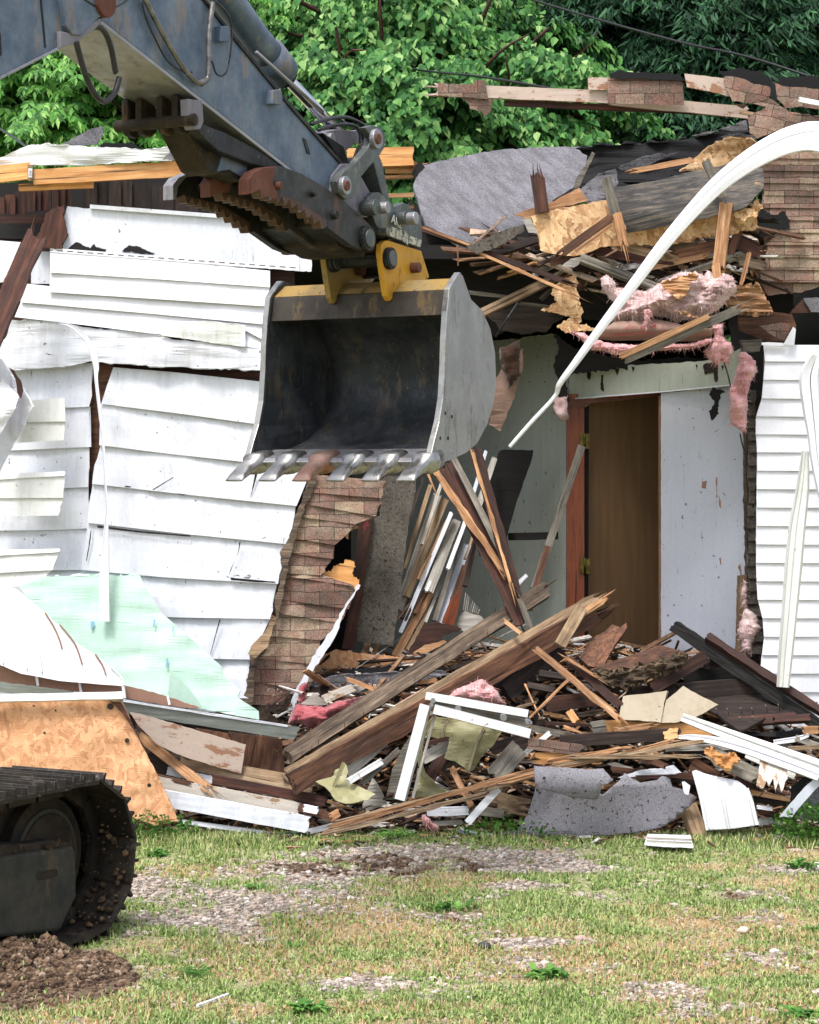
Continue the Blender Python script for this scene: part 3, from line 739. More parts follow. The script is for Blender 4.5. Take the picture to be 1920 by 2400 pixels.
for q in ((395, 385, 430, 345, 455, 340, 490, 362, 520, 372, 545, 350, 560, 370, 615, 382, 600, 400), (705, 392, 745, 355, 790, 362, 850, 385, 895, 400, 880, 412)):
    part('torn_hole', F(6, *[c-50 if i % 2 else c for i, c in enumerate(q)]), LW-.036, M['wk'], wall, jag=2.5, step=4, grid=0, th=.003)
for q in ((1472, 150, 1488, 152, 1446, 292), (1268, 990, 1274, 990, 1217, 1192, 1214, 1192), (1384, 540, 1390, 540, 1380, 600, 1330, 705, 1322, 740, 1376, 600), (524, 478, 528, 478, 520, 560, 500, 655, 498, 650, 512, 560), (1330, 748, 1480, 762, 1590, 772, 1592, 778, 1480, 775, 1335, 764), (880, 240, 1000, 168, 1002, 172, 886, 244), (560, 447, 800, 478, 1100, 505, 1100, 512, 800, 488, 565, 460), (720, 218, 760, 222, 755, 228, 725, 226), (1020, 262, 1080, 268, 1060, 274)):
    part('crack', F(7, *q), LW-.062 if q[0] not in (560, 1330) else LW-.058, M['wk'], wall, grid=0, th=.002, jag=.5, step=6)
# vinyl siding courses over the boards
def lines(k, *ls): return [F(k, *l) for l in ls]
lap('vinyl_siding', lines(6, (290, 345, 900, 390, 1560, 455), (290, 465, 900, 503, 1560, 550), (285, 578, 900, 618, 1530, 660)), LW-.075, M['vinyl'], wall, 'upper white vinyl course with nailing edge', lapm=.022)
lap('nailing_edge', lines(6, (290, 322, 900, 368, 1725, 425), (290, 347, 900, 392, 1725, 455)), LW-.08, M['vslot'], wall, lapm=.004)
lap('vinyl_siding', lines(6, (110, 525, 300, 545, 900, 600, 1530, 640), (120, 637, 900, 705, 1530, 765), (85, 722, 500, 770, 900, 820, 1250, 830, 1420, 800, 1530, 860)), LW-.055, M['vinyl'], wall, 'lower white vinyl course split along its bottom', lapm=.03)
part('siding_flap', F(6, 925, 825, 1000, 775, 1080, 748, 1180, 745, 1420, 768, 1418, 893, 1250, 875), tilt(LW-.11), M['vinyld'], wall, 'torn vinyl flap with dirty face', th=.005, warp=.02, jag=1)
# crack slats behind
part('crack_lining', F(6, 515, 985, 660, 985, 655, 1080, 620, 1120, 612, 1400, 560, 1560, 530, 1720, 500, 1720, 515, 1400, 520, 1200), LW+.045, M['wb'], wall, jag=2, th=.01)
# ---- collapsing strip of brick-pattern shingle siding
strip = lines(8, (440, 150, 860, 190), (420, 255, 850, 290), (385, 320, 820, 395), (350, 395, 700, 440), (330, 520, 580, 560), (270, 600, 560, 640), (262, 722, 505, 735),
             (262, 735, 700, 800), (240, 870, 650, 930), (215, 950, 610, 1010), (205, 1085, 500, 1110), (115, 1215, 470, 1250), (90, 1350, 440, 1400), (75, 1480, 400, 1500), (60, 1640, 330, 1640), (50, 1760, 280, 1760))
sw = lap('shingle_wall', strip, lambda x, y: 15.44+(y-1110)/1000*.12, M['shr2'] if 'shr2' in M else M['sh'], house, 'buckled strip of brick-patterned shingle siding', endjag=9, lapm=.022, wav=.02, cols=18)
part('shingle_edge', F(8, 30, 1480, 60, 1400, 80, 1250, 90, 1200, 200, 1080, 240, 980, 230, 900, 270, 720, 262, 600, 300, 560, 350, 400, 400, 260, 440, 160, 480, 165, 430, 300, 380, 430, 340, 560, 300, 720, 275, 900, 240, 1010, 180, 1170, 120, 1230, 100, 1480), 15.40, M['wbg'], sw, jag=4, step=6, th=.02)
part('torn_flap', F(8, 78, 1190, 110, 1130, 180, 1050, 215, 970, 240, 985, 215, 1080, 190, 1150, 120, 1215), 15.36, M['wt'], sw, jag=3, th=.012, warp=.03)
part('paper_edge', F(8, 715, 785, 725, 790, 620, 970, 600, 1060, 560, 1120, 440, 1300, 350, 1479, 300, 1600, 280, 1590, 350, 1420, 430, 1250, 500, 1130, 540, 1080), 15.43, M['white'], sw, jag=4, th=.006)
part('torn_sheathing', F(8, 490, 740, 640, 640, 690, 655, 680, 745, 725, 760, 715, 810, 560, 810), 15.5, M['wo'], sw, 'splintered orange sheathing board', jag=6, step=4, ang=-8)
part('torn_sheathing', F(8, 630, 470, 700, 440, 720, 460, 660, 480, 655, 530, 640, 515), 15.47, M['wf'], sw, jag=2, ang=-70)
part('stud', F(8, 690, 260, 860, 260, 830, 390, 680, 380), 15.52, M['wdr'], house, jag=3, ang=0, th=.04)
part('stud', F(8, 715, 440, 800, 400, 700, 1160, 620, 1160, 680, 800), 15.75, M['wdr'], house, th=.05, ang=75)
# ---- attic edge over the left wall
for i, (x, w, y0, y1) in enumerate(((-8, 34, 1140, 1360), (30, 60, 1125, 1290), (88, 60, 1110, 1290), (150, 55, 1100, 1225), (205, 32, 1090, 1215), (238, 60, 1078, 1215), (300, 40, 1076, 1210), (338, 40, 1072, 1190), (380, 36, 1068, 1190), (470, 8, 1062, 1190), (490, 70, 1040, 1190), (562, 66, 1045, 1190), (630, 70, 1045, 1195), (702, 60, 1045, 1198), (765, 110, 1060, 1200), (880, 120, 1075, 1230), (1005, 140, 1080, 1230))):
    part('roof_board', F(1, x, y0, x+w, y0-3, x+w-2, y1, x+1, y1+4), 15.62+.03*(i % 3), M['wdr' if i < 9 else 'wd'], th=.02, ang=88, jag=.6, grid=0)
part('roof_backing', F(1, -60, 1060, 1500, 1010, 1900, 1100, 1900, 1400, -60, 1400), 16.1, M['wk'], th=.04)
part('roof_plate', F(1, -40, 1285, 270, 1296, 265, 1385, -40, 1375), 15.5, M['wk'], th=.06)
part('corner_wood', F(1, 270, 1235, 330, 1190, 372, 1185, 366, 1250, 388, 1350, 355, 1410, 360, 1435, 215, 1430, 210, 1370, 240, 1310), 15.36, M['wdr'], label='dark exposed corner of sheathing', jag=3, step=5, th=.04, ang=80)
plank('roof_rafter', 1, -30, 1010, 15.3, 190, 985, 15.35, 96, .04, M['wo'], parent=house, twist=.05)
plank('roof_rafter', 1, 195, 1025, 15.35, 1250, 965, 15.35, 88, .045, M['wo'], parent=house, N=10)
part('rafter_end', F(1, 160, 950, 190, 955, 190, 1040, 163, 1045), 15.31, M['wt'], grid=0, th=.03)
part('lumber_sticker', F(1, 164, 972, 186, 974, 186, 1026, 165, 1024), 15.295, M['vinyl'], grid=0, th=.002)
for q in range(7): part('sticker_bar', F(1, 168, 982+q*5.5, 183, 983+q*5.5, 183, 984+q*5.5+(q % 2), 168, 983+q*5.5+(q % 2)), 15.291, M['wk'], grid=0, th=.001)
plank('roof_rafter', 1, 110, 1085, 15.42, 540, 1065, 15.42, 40, .03, M['wo'], parent=house)
plank('roof_rafter', 2, 1020, 300, 15.35, 1400, 290, 15.35, 108, .09, M['wo'], parent=house, jag=(0, .02), rag=.003)
part('rafter_end', F(2, 1390, 380, 1440, 305, 1465, 345, 1410, 415), 15.33, M['wk'], jag=2, grid=0, th=.04)
plank('roof_rafter', 2, 1240, 350, 15.4, 1420, 350, 15.4, 70, .03, M['wf'], parent=house, jag=(0, .08), splint=3)
for yy, ww in ((408, 22), (515, 24), (585, 18)):
    plank('lath', 2, 1230, yy, 15.5, 1405, yy-4, 15.5, ww, .02, M['wf'], parent=house)
part('roof_edging', F(1, -40, 930, 140, 850, 165, 838, 270, 832, 340, 838, 560, 848, 800, 862, 980, 850, 1120, 848, 1140, 920, 880, 930, 700, 940, 560, 950, 200, 955, 130, 952, -40, 1020), tilt(15.25, -.1), M['whitemet'], label='crumpled white metal roof edge', jag=2, warp=.06, th=.006, step=7)
part('roof_edging', F(1, 940, 920, 990, 875, 1110, 868, 1130, 918), 15.22, M['felt'], jag=3, th=.01)
part('roof_edging', F(1, 560, 850, 600, 820, 680, 830, 760, 822, 830, 862, 700, 868), 15.4, M['tar'], jag=3, th=.02)
part('shingle_flap', F(1, 350, 838, 440, 790, 520, 745, 600, 728, 595, 770, 560, 835, 400, 845), 15.5, M['felt'], label='upturned grey shingle flap', th=.01, warp=.03)
# ---- room: back, ceiling, floor, far walls; the black colour stands for the darkness inside
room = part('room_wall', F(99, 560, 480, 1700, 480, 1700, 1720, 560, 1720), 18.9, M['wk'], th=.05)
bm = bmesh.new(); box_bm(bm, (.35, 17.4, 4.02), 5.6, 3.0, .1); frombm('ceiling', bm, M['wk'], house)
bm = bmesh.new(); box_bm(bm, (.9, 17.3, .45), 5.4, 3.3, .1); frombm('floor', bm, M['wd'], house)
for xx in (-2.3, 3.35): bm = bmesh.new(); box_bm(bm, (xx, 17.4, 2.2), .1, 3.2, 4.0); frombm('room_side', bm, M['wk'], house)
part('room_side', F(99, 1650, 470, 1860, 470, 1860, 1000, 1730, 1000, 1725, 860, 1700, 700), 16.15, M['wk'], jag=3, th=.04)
GW = lambda x, y: 16.75+(1335-x)*.0042
iw = part('interior_wall', F(5, -250, 560, 150, 520, 420, 490, 440, 640, 490, 690, 490, 1240, 482, 2400, -700, 2400, -700, 900), GW, M['greenw'], label='pale green inner wall beside the door', jag=3, th=.03)
part('header', F(5, 490, 660, 700, 650, 900, 640, 1130, 625, 1250, 600, 1335, 560, 1335, 735, 1290, 745, 945, 775, 510, 812, 495, 812), tilt(16.66, -1.9, 0, 1335), M['greenw'], iw, 'pale green strip over the door with torn top', jag=3, th=.03)
for q in ((580, 670, 600, 672, 595, 715, 586, 710), (650, 690, 662, 690, 660, 775, 648, 760), (715, 660, 740, 660, 730, 695), (800, 650, 815, 655, 806, 678), (1155, 640, 1225, 628, 1222, 728, 1208, 722, 1205, 680, 1160, 690), (1243, 645, 1252, 645, 1250, 670), (1115, 640, 1125, 640, 1120, 672)):
    part('burn_mark', F(5, *q), lambda x, y: tilt(16.66, -1.9, 0, 1335)(x, y)-.006, M['wd'], iw, jag=2, step=4, grid=0, th=.002)
part('header_strip', F(5, 500, 806, 945, 771, 1295, 738, 1295, 744, 945, 778, 500, 813), tilt(16.645, -1.9, 0, 1335), M['vinyl'], iw, grid=0, th=.006)
part('torn_edge', F(5, 420, 490, 520, 560, 700, 600, 850, 620, 1150, 600, 1240, 560, 1240, 640, 1180, 650, 1130, 640, 900, 655, 700, 668, 560, 680, 490, 690, 480, 730, 495, 810, 490, 900, 475, 920, 415, 880, 430, 790, 435, 690, 420, 650, 440, 560), 16.4, M['wk'], iw, jag=5, step=6, th=.02)
part('torn_edge', F(5, 415, 790, 490, 800, 492, 870, 480, 925, 440, 900, 420, 870), 16.5, M['wb'], iw, jag=5, step=5, th=.02)
# door set
dj = part('door_frame', F(9, 402, 0, 400, -60, 492, -60, 492, 1400, 400, 1400), 16.62, M['trimred'], house, 'reddish wooden door jamb', grid=0, th=.1, ang=90)
part('head_casing', F(5, 510, 812, 945, 779, 945, 796, 600, 830, 580, 850, 485, 850, 485, 822), 16.6, M['trimred'], dj, grid=0, th=.06)
part('side_casing', F(9, 885, -50, 895, -50, 893, 1400, 884, 1400), 16.3, M['wf'], dj, grid=0, th=.05, ang=90)
part('jamb_gap_shade', F(9, 490, -60, 517, -60, 512, 1400, 490, 1400), 16.68, M['wk'], dj, grid=0, th=.05)  # black strip painted for the shade in the gap at the hinges
door = part('door', F(9, 517, -60, 700, -60, 890, -60, 890, 1400, 512, 1400), lambda x, y: 16.72+(x-1380)*.0016, M['door'], house, 'brown veneer door standing slightly ajar', grid=80, th=.035, ang=90)
BR = MT('brass', .35, .9); BR.col(BR.ramp(BR.noise(12), [(.4, '3d361c'), (.6, '6f6236')]))
for y0 in (148, 805):
    h = part('hinge', F(9, 470, y0, 492, y0, 492, y0+80, 470, y0+80), 16.60, BR.m, door, grid=0, th=.006)
    part('hinge_leaf', F(9, 499, y0, 522, y0+1, 522, y0+80, 499, y0+78), 16.62, BR.m, door, grid=0, th=.006)
    tube('hinge_pin', [P(*F(9, 496, y0-3)[0], 16.59), P(*F(9, 496, y0+83)[0], 16.59)], .009, BR.m, door, seg=8)
wb_ = part('wallboard', F(5, 945, 782, 1200, 755, 1295, 746, 1345, 745, 1350, 1160, 1365, 1700, 1340, 2400, 945, 2400), tilt(16.28, -1.6, 0, 1548), M['panel'], house, 'white wallboard right of the door', jag=.6, th=.02)
part('hole', F(5, 1180, 790, 1200, 755, 1240, 755, 1262, 775, 1235, 790, 1228, 880, 1195, 918, 1180, 870, 1205, 830), 15.93, M['wk'], wb_, jag=4, step=4, grid=0, th=.003)
for q in ((1110, 400, 1135, 395, 1130, 440, 1108, 435), (1020, 512, 1030, 512, 1030, 525, 1020, 525), (1183, 380, 1190, 380, 1190, 485, 1185, 485), (1198, 475, 1203, 475, 1210, 540, 1206, 540), (1200, 800, 1212, 800, 1212, 840, 1206, 835), (1300, 850, 1310, 830, 1320, 900)):
    part('gouge', F(9, *q), 15.96 if q[0] < 1150 else 15.9, M['kraft'], wb_, jag=1.5, step=4, grid=0, th=.002)
# cut edge of the right wall: stacked shingle ends
we = part('wall_edge', F(9, 1345, 0, 1400, 0, 1395, 300, 1390, 600, 1392, 930, 1435, 1130, 1420, 1380, 1340, 1360, 1350, 900, 1340, 500), 15.66, M['rot'], house, 'ragged cut edge of layered wall', jag=3, th=.12, ang=90)
lap('shingle_ends', [F(9, 1352+6*math.sin(i*1.7), -80+i*66, 1396-8*math.sin(i*.9)+max(0, i-14)*9-max(0, i-17)*6, -80+i*66) for i in range(23)], 15.62, M['conc'], we, lapm=.03, cols=4, endjag=4)
part('wall_stud', F(9, 1300, 895, 1345, 890, 1360, 1330, 1290, 1300), 15.6, M['wt'], house, ang=90, th=.05, jag=1)
# right wall in white vinyl
rl = []
le = [(860, 1802), (846, 1790), (802, 1794), (847, 1791), (890, 1785), (934, 1774), (975, 1768), (1017, 1771), (1060, 1773)]
ys = [808, 847, 890, 934, 976, 1018, 1060]+[1060+43.2*i for i in range(1, 18)]
for y in ys:
    xl = interp(y, [(800, 1789), (847, 1793), (890, 1790), (934, 1786), (960, 1776), (985, 1770), (1060, 1775), (1300, 1772), (1400, 1775), (1450, 1788), (1500, 1792), (1560, 1782), (1800, 1782)])
    rl.append([(xl, y), (2000, y+1)])
vw = lap('siding_wall', rl, 15.3, M['vinyl'], house, 'right wall in clean white lap siding', lapm=.022, wav=.003, cols=12, endjag=1.5)
part('backing', F(99, 1800, 830, 2010, 830, 2010, 1800, 1800, 1800), 15.36, M['wt'], vw, grid=0, th=.2)
# ---- brick-pattern gable on the right
gab = part('gable_wall', F(4, 1440, 400, 1500, 372, 1560, 340, 1900, 310, 1900, 900, 1640, 960, 1510, 975, 1450, 865, 1510, 860, 1490, 730, 1600, 700, 1605, 640, 1480, 610, 1495, 520, 1440, 460), 15.55, M['shd'] if 'shd' in M else M['sh'], house, 'gable covered in brick-patterned shingles', jag=3, th=.03, step=8)
gl = []
for i in range(12):
    y = 345+i*52; gl.append([(x, y_) for x, y_ in F(4, interp(y, [(345, 1530), (450, 1475), (520, 1498), (610, 1490), (690, 1590), (740, 1500), (850, 1515), (872, 1460), (960, 1500), (1000, 1530)]), y, 1900, y+4)])
lap('shingle_courses', gl, 15.53, M['sh'], gab, lapm=.018, cols=14, endjag=7, wav=.006)
part('tar_flap', F(4, 1455, 620, 1540, 635, 1580, 622, 1600, 660, 1598, 695, 1500, 705, 1460, 690), 15.48, M['tar'], gab, jag=4, step=5, th=.008)
part('eave_piece', F(25, 780, 275, 940, 100, 1020, 190, 1040, 270), 15.3, M['wdr'], gab, th=.02, jag=1)
part('eave_piece', F(25, 940, 95, 1300, 85, 1300, 260, 1030, 265), 15.28, M['felt'], gab, th=.02, jag=2)
part('gable_foot', F(25, 160, 270, 300, 250, 560, 262, 800, 290, 860, 460, 700, 640, 440, 600, 150, 460), 15.6, M['wb'], gab, jag=4, th=.05)
part('shingle_scrap', F(25, 410, 430, 650, 390, 800, 400, 760, 500, 700, 610, 560, 540), 15.45, M['sh'], gab, jag=2, th=.012)
part('sill_block', F(25, 190, 600, 450, 585, 415, 735, 215, 740), 15.35, M['wg'], gab, jag=2, th=.08)
part('top_trim', F(25, 440, 630, 520, 625, 700, 635, 700, 670, 520, 665, 440, 660), 15.25, M['vinyl'], vw, th=.02, grid=0)
part('torn_corner', F(25, 700, 655, 820, 440, 850, 470, 830, 660), 15.24, M['vinyl'], vw, th=.008, warp=.02)
# ---- roof: grey roll roofing slab and its torn rear
rf = part('roof', F(4, 60, 425, 200, 392, 350, 365, 520, 350, 720, 347, 780, 345, 750, 372, 740, 420, 690, 520, 560, 600, 480, 680, 380, 720, 260, 775, 160, 730, 70, 680, 40, 600, 15, 510, 40, 450), tilt(15.55, 0, -7.5, 960, 600), M['felt'], house, 'large sagging slab of grey roll roofing', jag=2, warp=.10, th=.03, wf=.006)
part('roof_lip', F(4, 240, 770, 380, 705, 480, 672, 485, 705, 350, 780, 280, 800), 15.05, M['conc'], rf, jag=3, th=.03)
part('roof_seam', F(4, 770, 368, 782, 378, 715, 520, 690, 525, 700, 490), 15.9, M['wg'], rf, jag=2, th=.02)
part('tar_layer', F(4, 700, 350, 900, 338, 1080, 325, 1200, 308, 1400, 262, 1450, 300, 1500, 420, 1350, 440, 1000, 500, 860, 520, 740, 560, 690, 520, 760, 400), tilt(16.0, 0, -.5), M['tar'], rf, 'black torn tar paper under the roof', jag=4, warp=.15, th=.02)
part('felt_curl', F(4, 1190, 305, 1300, 275, 1420, 235, 1425, 280, 1390, 290, 1320, 275, 1250, 298), 15.8, M['felt'], rf, jag=2, th=.01, warp=.04)
part('felt_curl', F(4, 1310, 310, 1380, 290, 1480, 300, 1450, 320, 1400, 318, 1390, 300), 15.7, M['felt'], rf, jag=3, th=.01)
part('felt_curl', F(4, 880, 440, 980, 385, 1130, 375, 1040, 410, 960, 460), 15.85, M['felt'], rf, jag=4, th=.01, warp=.05)
part('felt_curl', F(4, 700, 540, 800, 460, 870, 440, 880, 500, 840, 580, 750, 585), 15.75, M['feltd'], rf, jag=3, th=.01, warp=.05)
part('osb_deck', F(4, 1140, 455, 1200, 395, 1290, 325, 1370, 310, 1440, 318, 1500, 350, 1400, 440), tilt(15.7), M['osbd'], rf, 'torn golden strand board deck', jag=3, warp=.08, th=.02, ang=20)
part('attic_dark', F(4, 0, 560, 60, 690, 400, 780, 900, 720, 1450, 560, 1500, 870, 1400, 1000, 900, 1100, 600, 1050, 350, 1150, 0, 1150), 16.3, M['wk'], rf, jag=5, th=.03)  # black sheet standing for the darkness inside the torn attic
# attic floor and rim above the room opening
part('ceiling_edge', F(5, 85, 400, 250, 340, 400, 365, 545, 370, 420, 440, 380, 480, 260, 490, 150, 470), 15.75, M['wd'], rf, 'charred end of ceiling panel', jag=4, th=.03)
part('ceiling_board', F(5, 250, 330, 540, 365, 545, 375, 245, 345), 15.6, M['wg'], rf, th=.03, grid=0)
part('ceiling_paper', F(5, 120, 740, 180, 600, 270, 560, 255, 700, 200, 860, 155, 975, 100, 935), 16.2, M['brownp'], iw, 'torn brown paper hanging from the wall', jag=4, warp=.05, th=.006)
# ================================================================ excavator
def steel(name, base, dust, rust=None, rough=.5, metal=.3, damt=.4, ramt=.4, scr='9aa0a6', sa=.5):
    t = MT(name, rough, metal, .4)
    c = t.mix(t.math('MULTIPLY', t.ramp(t.noise(5, 6, .7), [(.42, 0.0), (.68, 1.0)]), damt), base, dust)
    c = t.mix(t.math('MULTIPLY', t.ramp(t.noise(1, 6, .75, t.map((9, 9, 3))), [(.55, 0.0), (.62, 1.0)]), ramt), c, rust or dust)
    s1 = t.ramp(t.noise(1, 2, .4, t.map((160, 160, 3), (.5, .8, .3)), .3), [(.70, 0.0), (.73, 1.0)])
    c = t.mix(t.math('MULTIPLY', s1, sa), c, scr)
    sp = t.ramp(t.noise(55, 2, .5), [(.70, 0.0), (.74, 1.0)]); c = t.mix(t.math('MULTIPLY', sp, sa), c, scr)
    t.col(c); t.rough(t.ramp(t.noise(8, 5, .7), [(.3, max(0, rough-.15)), (.7, min(1, rough+.2))])); t.bump(t.noise(30, 5, .7), .15, .004)
    return t.m
S = {'blue': steel('blue_grey_paint', '465568', '7b8490', '8a735a', .42, .1, .6, .4, sa=.3),
     'under': steel('dusty_underside', '6d6a74', '8c8890', '3c3633', .55, .1, .5, .4, sa=.2),
     'dark': steel('dark_steel', '1c1d20', '3d3a36', '4a3628', .5, .5, .45, .3, sa=.3),
     'inner': steel('bucket_inside', '2c3034', '54565a', '6b5a42', .5, .35, .6, .4, '8b8f92', .4),
     'worn': steel('worn_steel', '8d8c90', 'a9a8a8', '5a4d42', .42, .65, .5, .45, sa=.3),
     'bright': steel('bright_worn_steel', '8c8b89', 'bdbab5', '6b5344', .3, .85, .4, .35, sa=.3),
     'tth': steel('thumb_teeth', '4a342b', '6a5548', '2a221f', .55, .35, .5, .5),
     'rtooth': steel('rust_stained_tooth', '8a6250', 'a0948c', '6a3f2c', .45, .5, .7, .5),
     'rust': steel('rusty_steel', '5a3529', '7c5142', '3a241c', .75, .1, .5, .4, sa=.1),
     'thumb': steel('thumb_steel', '2c2e31', '55504b', '6a4331', .5, .4, .5, .5, sa=.3),
     'yel': steel('yellow_paint', 'c08c1c', '9a7a3e', '4b341b', .5, .1, .45, .75, '3c3020', .5),
     'yelw': steel('worn_yellow_paint', '8f7338', '75694f', '2e2821', .55, .1, .8, 1.0, '1d1a17', .9),
     'band': steel('scraped_yellow_black', '302b27', '4f453a', '7a622f', .5, .3, .6, .35, '0c0b0b', .9),
     'grey': steel('link_plate_steel', '4a4f50', '6e716d', '8a8472', .4, .5, .5, .5, 'b5b5ac', .4),
     'mud': steel('muddy_steel', '16130f', '40311f', '5a4630', .8, .1, .6, .5, sa=.05),
     'shoe': steel('track_shoe_steel', '24211d', '4a4036', '6b6058', .55, .45, .6, .4, 'a09c96', .4),
     'frame': steel('dusty_frame', '2a2a26', '4c463b', '5f4f37', .75, .1, .6, .4, sa=.1)}
HOSE = MT('hose_rubber', .4); HOSE.col(HOSE.ramp(HOSE.noise(20), [(.3, '0c0c0d'), (.7, '2a2a2c')])); HOSE = HOSE.m
CON = MT('steel_conduit', .4, .6); CON.col(CON.ramp(CON.noise(20), [(.3, '4b4a49'), (.7, '8a8784')])); CON = CON.m
CHR = MT('chrome_rod', .12, 1); CHR.col('c8c8c8'); CHR = CHR.m
A28 = R(28)
Wd = Vector((math.cos(A28), -math.sin(A28), 0)); Bd = Vector((math.sin(A28), math.cos(A28), 0)); UPZ = Vector((0, 0, 1))
ex = empty('excavator', (-3.4, 8.6, 0), 'blue-grey excavator holding a steel bucket and thumb over the rubble', 'excavator')
PR = P(1040, 880, 11.9)
def ep(k, c, off, P0=PR):
    return [onpl(x, y, P0-Wd*off, Wd) for x, y in F(k, *c)]
def xprism(name, k, c, off, th, mat, parent=ex, bevel=.004, label=None, P0=PR, sh=0):
    bm = bmesh.new(); prism_bm(bm, [q-Wd*sh for q in ep(k, c, off, P0)], -Wd*th)
    o = frombm(name, bm, mat, parent, bevel=bevel)
    if label: tag(o, label)
    return o
def xpin(name, k, x, y, r, off, th, mat, parent=ex, P0=PR, seg=20, sh=0):
    c = ep(k, (x, y), off, P0)[0]-Wd*sh
    bm = bmesh.new(); tube_bm(bm, [c, c-Wd*th], r, seg); bmesh.ops.recalc_face_normals(bm, faces=bm.faces)
    return frombm(name, bm, mat, parent, bevel=.004)
def xtube(name, k, c, off, r, mat, parent=ex, P0=PR, n=6, **kw):
    return tube(name, spline(ep(k, c, off, P0), n), r, mat, parent, **kw)
# ---- bucket
BW = 1.18
plate = (1365, 190, 1392, 135, 1420, 95, 1445, 112, 1495, 250, 1560, 312, 1610, 420, 1638, 560, 1645, 750, 1625, 870, 1590, 975, 1530, 1085, 1470, 1135, 1390, 1172, 1290, 1210, 1258, 1195, 1262, 1140, 1280, 1060, 1306, 960, 1328, 820, 1338, 640, 1342, 480, 1352, 320)
def sideplate(off, tp, th):
    p = ep(3, plate, 0); p0 = p[0]
    return [q-Wd*off-Wd*tp*max(0, (q-p0).dot(Bd)) for q in p]
bm = bmesh.new(); prism_bm(bm, sideplate(0, .015, 0), -Wd*.028)
bucket = frombm('bucket', bm, S['worn'], ex, bevel=.005); tag(bucket, 'wide steel bucket with six teeth and worn grey side plate')
bm = bmesh.new(); prism_bm(bm, sideplate(BW, -.16, 0), Wd*.028)
frombm('side_plate', bm, S['inner'], bucket, bevel=.005)
prof = spline(ep(3, (1262, 1192, 1350, 1150, 1440, 1112, 1520, 1055, 1575, 960, 1610, 860, 1622, 740, 1615, 600, 1588, 470, 1545, 370, 1490, 300, 1400, 285), 0), 3)
bm = bmesh.new(); p0 = ep(3, plate, 0)[0]; rows = []
for q in prof:
    w_ = max(0, (q-p0).dot(Bd)); d = .015*w_; d2 = .16*w_; rr = []
    for i in range(13):
        u = i/12; rr.append(bm.verts.new(q-Wd*(.015+d+(BW-.03-d-d2)*u)))
    rows.append(rr)
for a, b in zip(rows, rows[1:]):
    for i in range(12): bm.faces.new((a[i], a[i+1], b[i+1], b[i]))
sh = frombm('shell', bm, S['inner'], bucket, smooth=True)
so_ = sh.modifiers.new('solid', 'SOLIDIFY'); so_.thickness = .018; so_.offset = 0
tube('weld_seam', [q-Wd*(BW-.035-.16*max(0, (q-p0).dot(Bd))) for q in prof], .008, S['frame'], bucket, seg=6)
xprism('crossbar', 3, (1340, 340, 1352, 196, 1420, 205, 1420, 330), .028, BW-.056, S['band'], bucket)
xprism('top_band', 3, (1353, 194, 1398, 128, 1440, 135, 1430, 203), .028, BW-.056, S['yelw'], bucket)
xprism('cutting_edge', 3, (1248, 1188, 1262, 1165, 1370, 1112, 1400, 1125, 1300, 1205, 1262, 1215), .0, BW, S['worn'], bucket, bevel=.006)
for sh in (-.004, BW-.03):
    xprism('plate_rim', 3, (1392, 135, 1420, 93, 1432, 100, 1402, 145, 1372, 200, 1360, 330, 1350, 500, 1346, 640, 1336, 822, 1314, 962, 1288, 1062, 1270, 1142, 1262, 1195, 1254, 1195, 1258, 1138, 1276, 1058, 1302, 958, 1324, 818, 1334, 640, 1338, 480, 1348, 320, 1361, 188), 0, .036, S['bright'], bucket, sh=sh)
# side wear strip and bolt holes
for (x, y) in ((1342, 908), (1380, 928), (1313, 1052), (1358, 1052)):
    xpin('bolt_hole', 3, x, y, .011, -.001, .004, S['dark'], bucket, seg=12)
def tooth(u, mat, rot=0):
    o = BW*u; c = ep(3, (1262, 1200), 0)[0]-Wd*o
    fw = (-Bd+UPZ*-.22).normalized(); up = Wd.cross(fw); up = up if up.z > 0 else -up
    bm = bmesh.new()
    st = [(-.12, .062, .052, 0), (-.04, .070, .060, 0), (.035, .068, .058, .0), (.04, .052, .042, 0), (.13, .050, .030, -.012), (.20, .056, .017, -.030), (.245, .060, .006, -.045)]
    rows = []
    for (s_, w, h, dz) in st:
        cc = c+fw*s_+up*(dz+.005)
        ring = []
        for a in range(12):
            an = 2*math.pi*a/12; cx = abs(math.cos(an))**.5*math.copysign(1, math.cos(an)); cy = abs(math.sin(an))**.6*math.copysign(1, math.sin(an))
            ring.append(bm.verts.new(cc-Wd*.06+Wd*cx*w*.95+up*cy*h))
        rows.append(ring)
    for a, b in zip(rows, rows[1:]):
        for i in range(12): bm.faces.new((a[i], a[(i+1) % 12], b[(i+1) % 12], b[i]))
    bm.faces.new(rows[0]); bm.faces.new(rows[-1][::-1]); bmesh.ops.recalc_face_normals(bm, faces=bm.faces)
    return frombm('tooth', bm, mat, bucket, smooth=True, bevel=0)
for i in range(6):
    t_ = tooth(-.02+i*.183+.003, S['rtooth'] if i == 3 else S['bright'])
    if i == 3: tag(t_, 'rust-brown third tooth from the left')
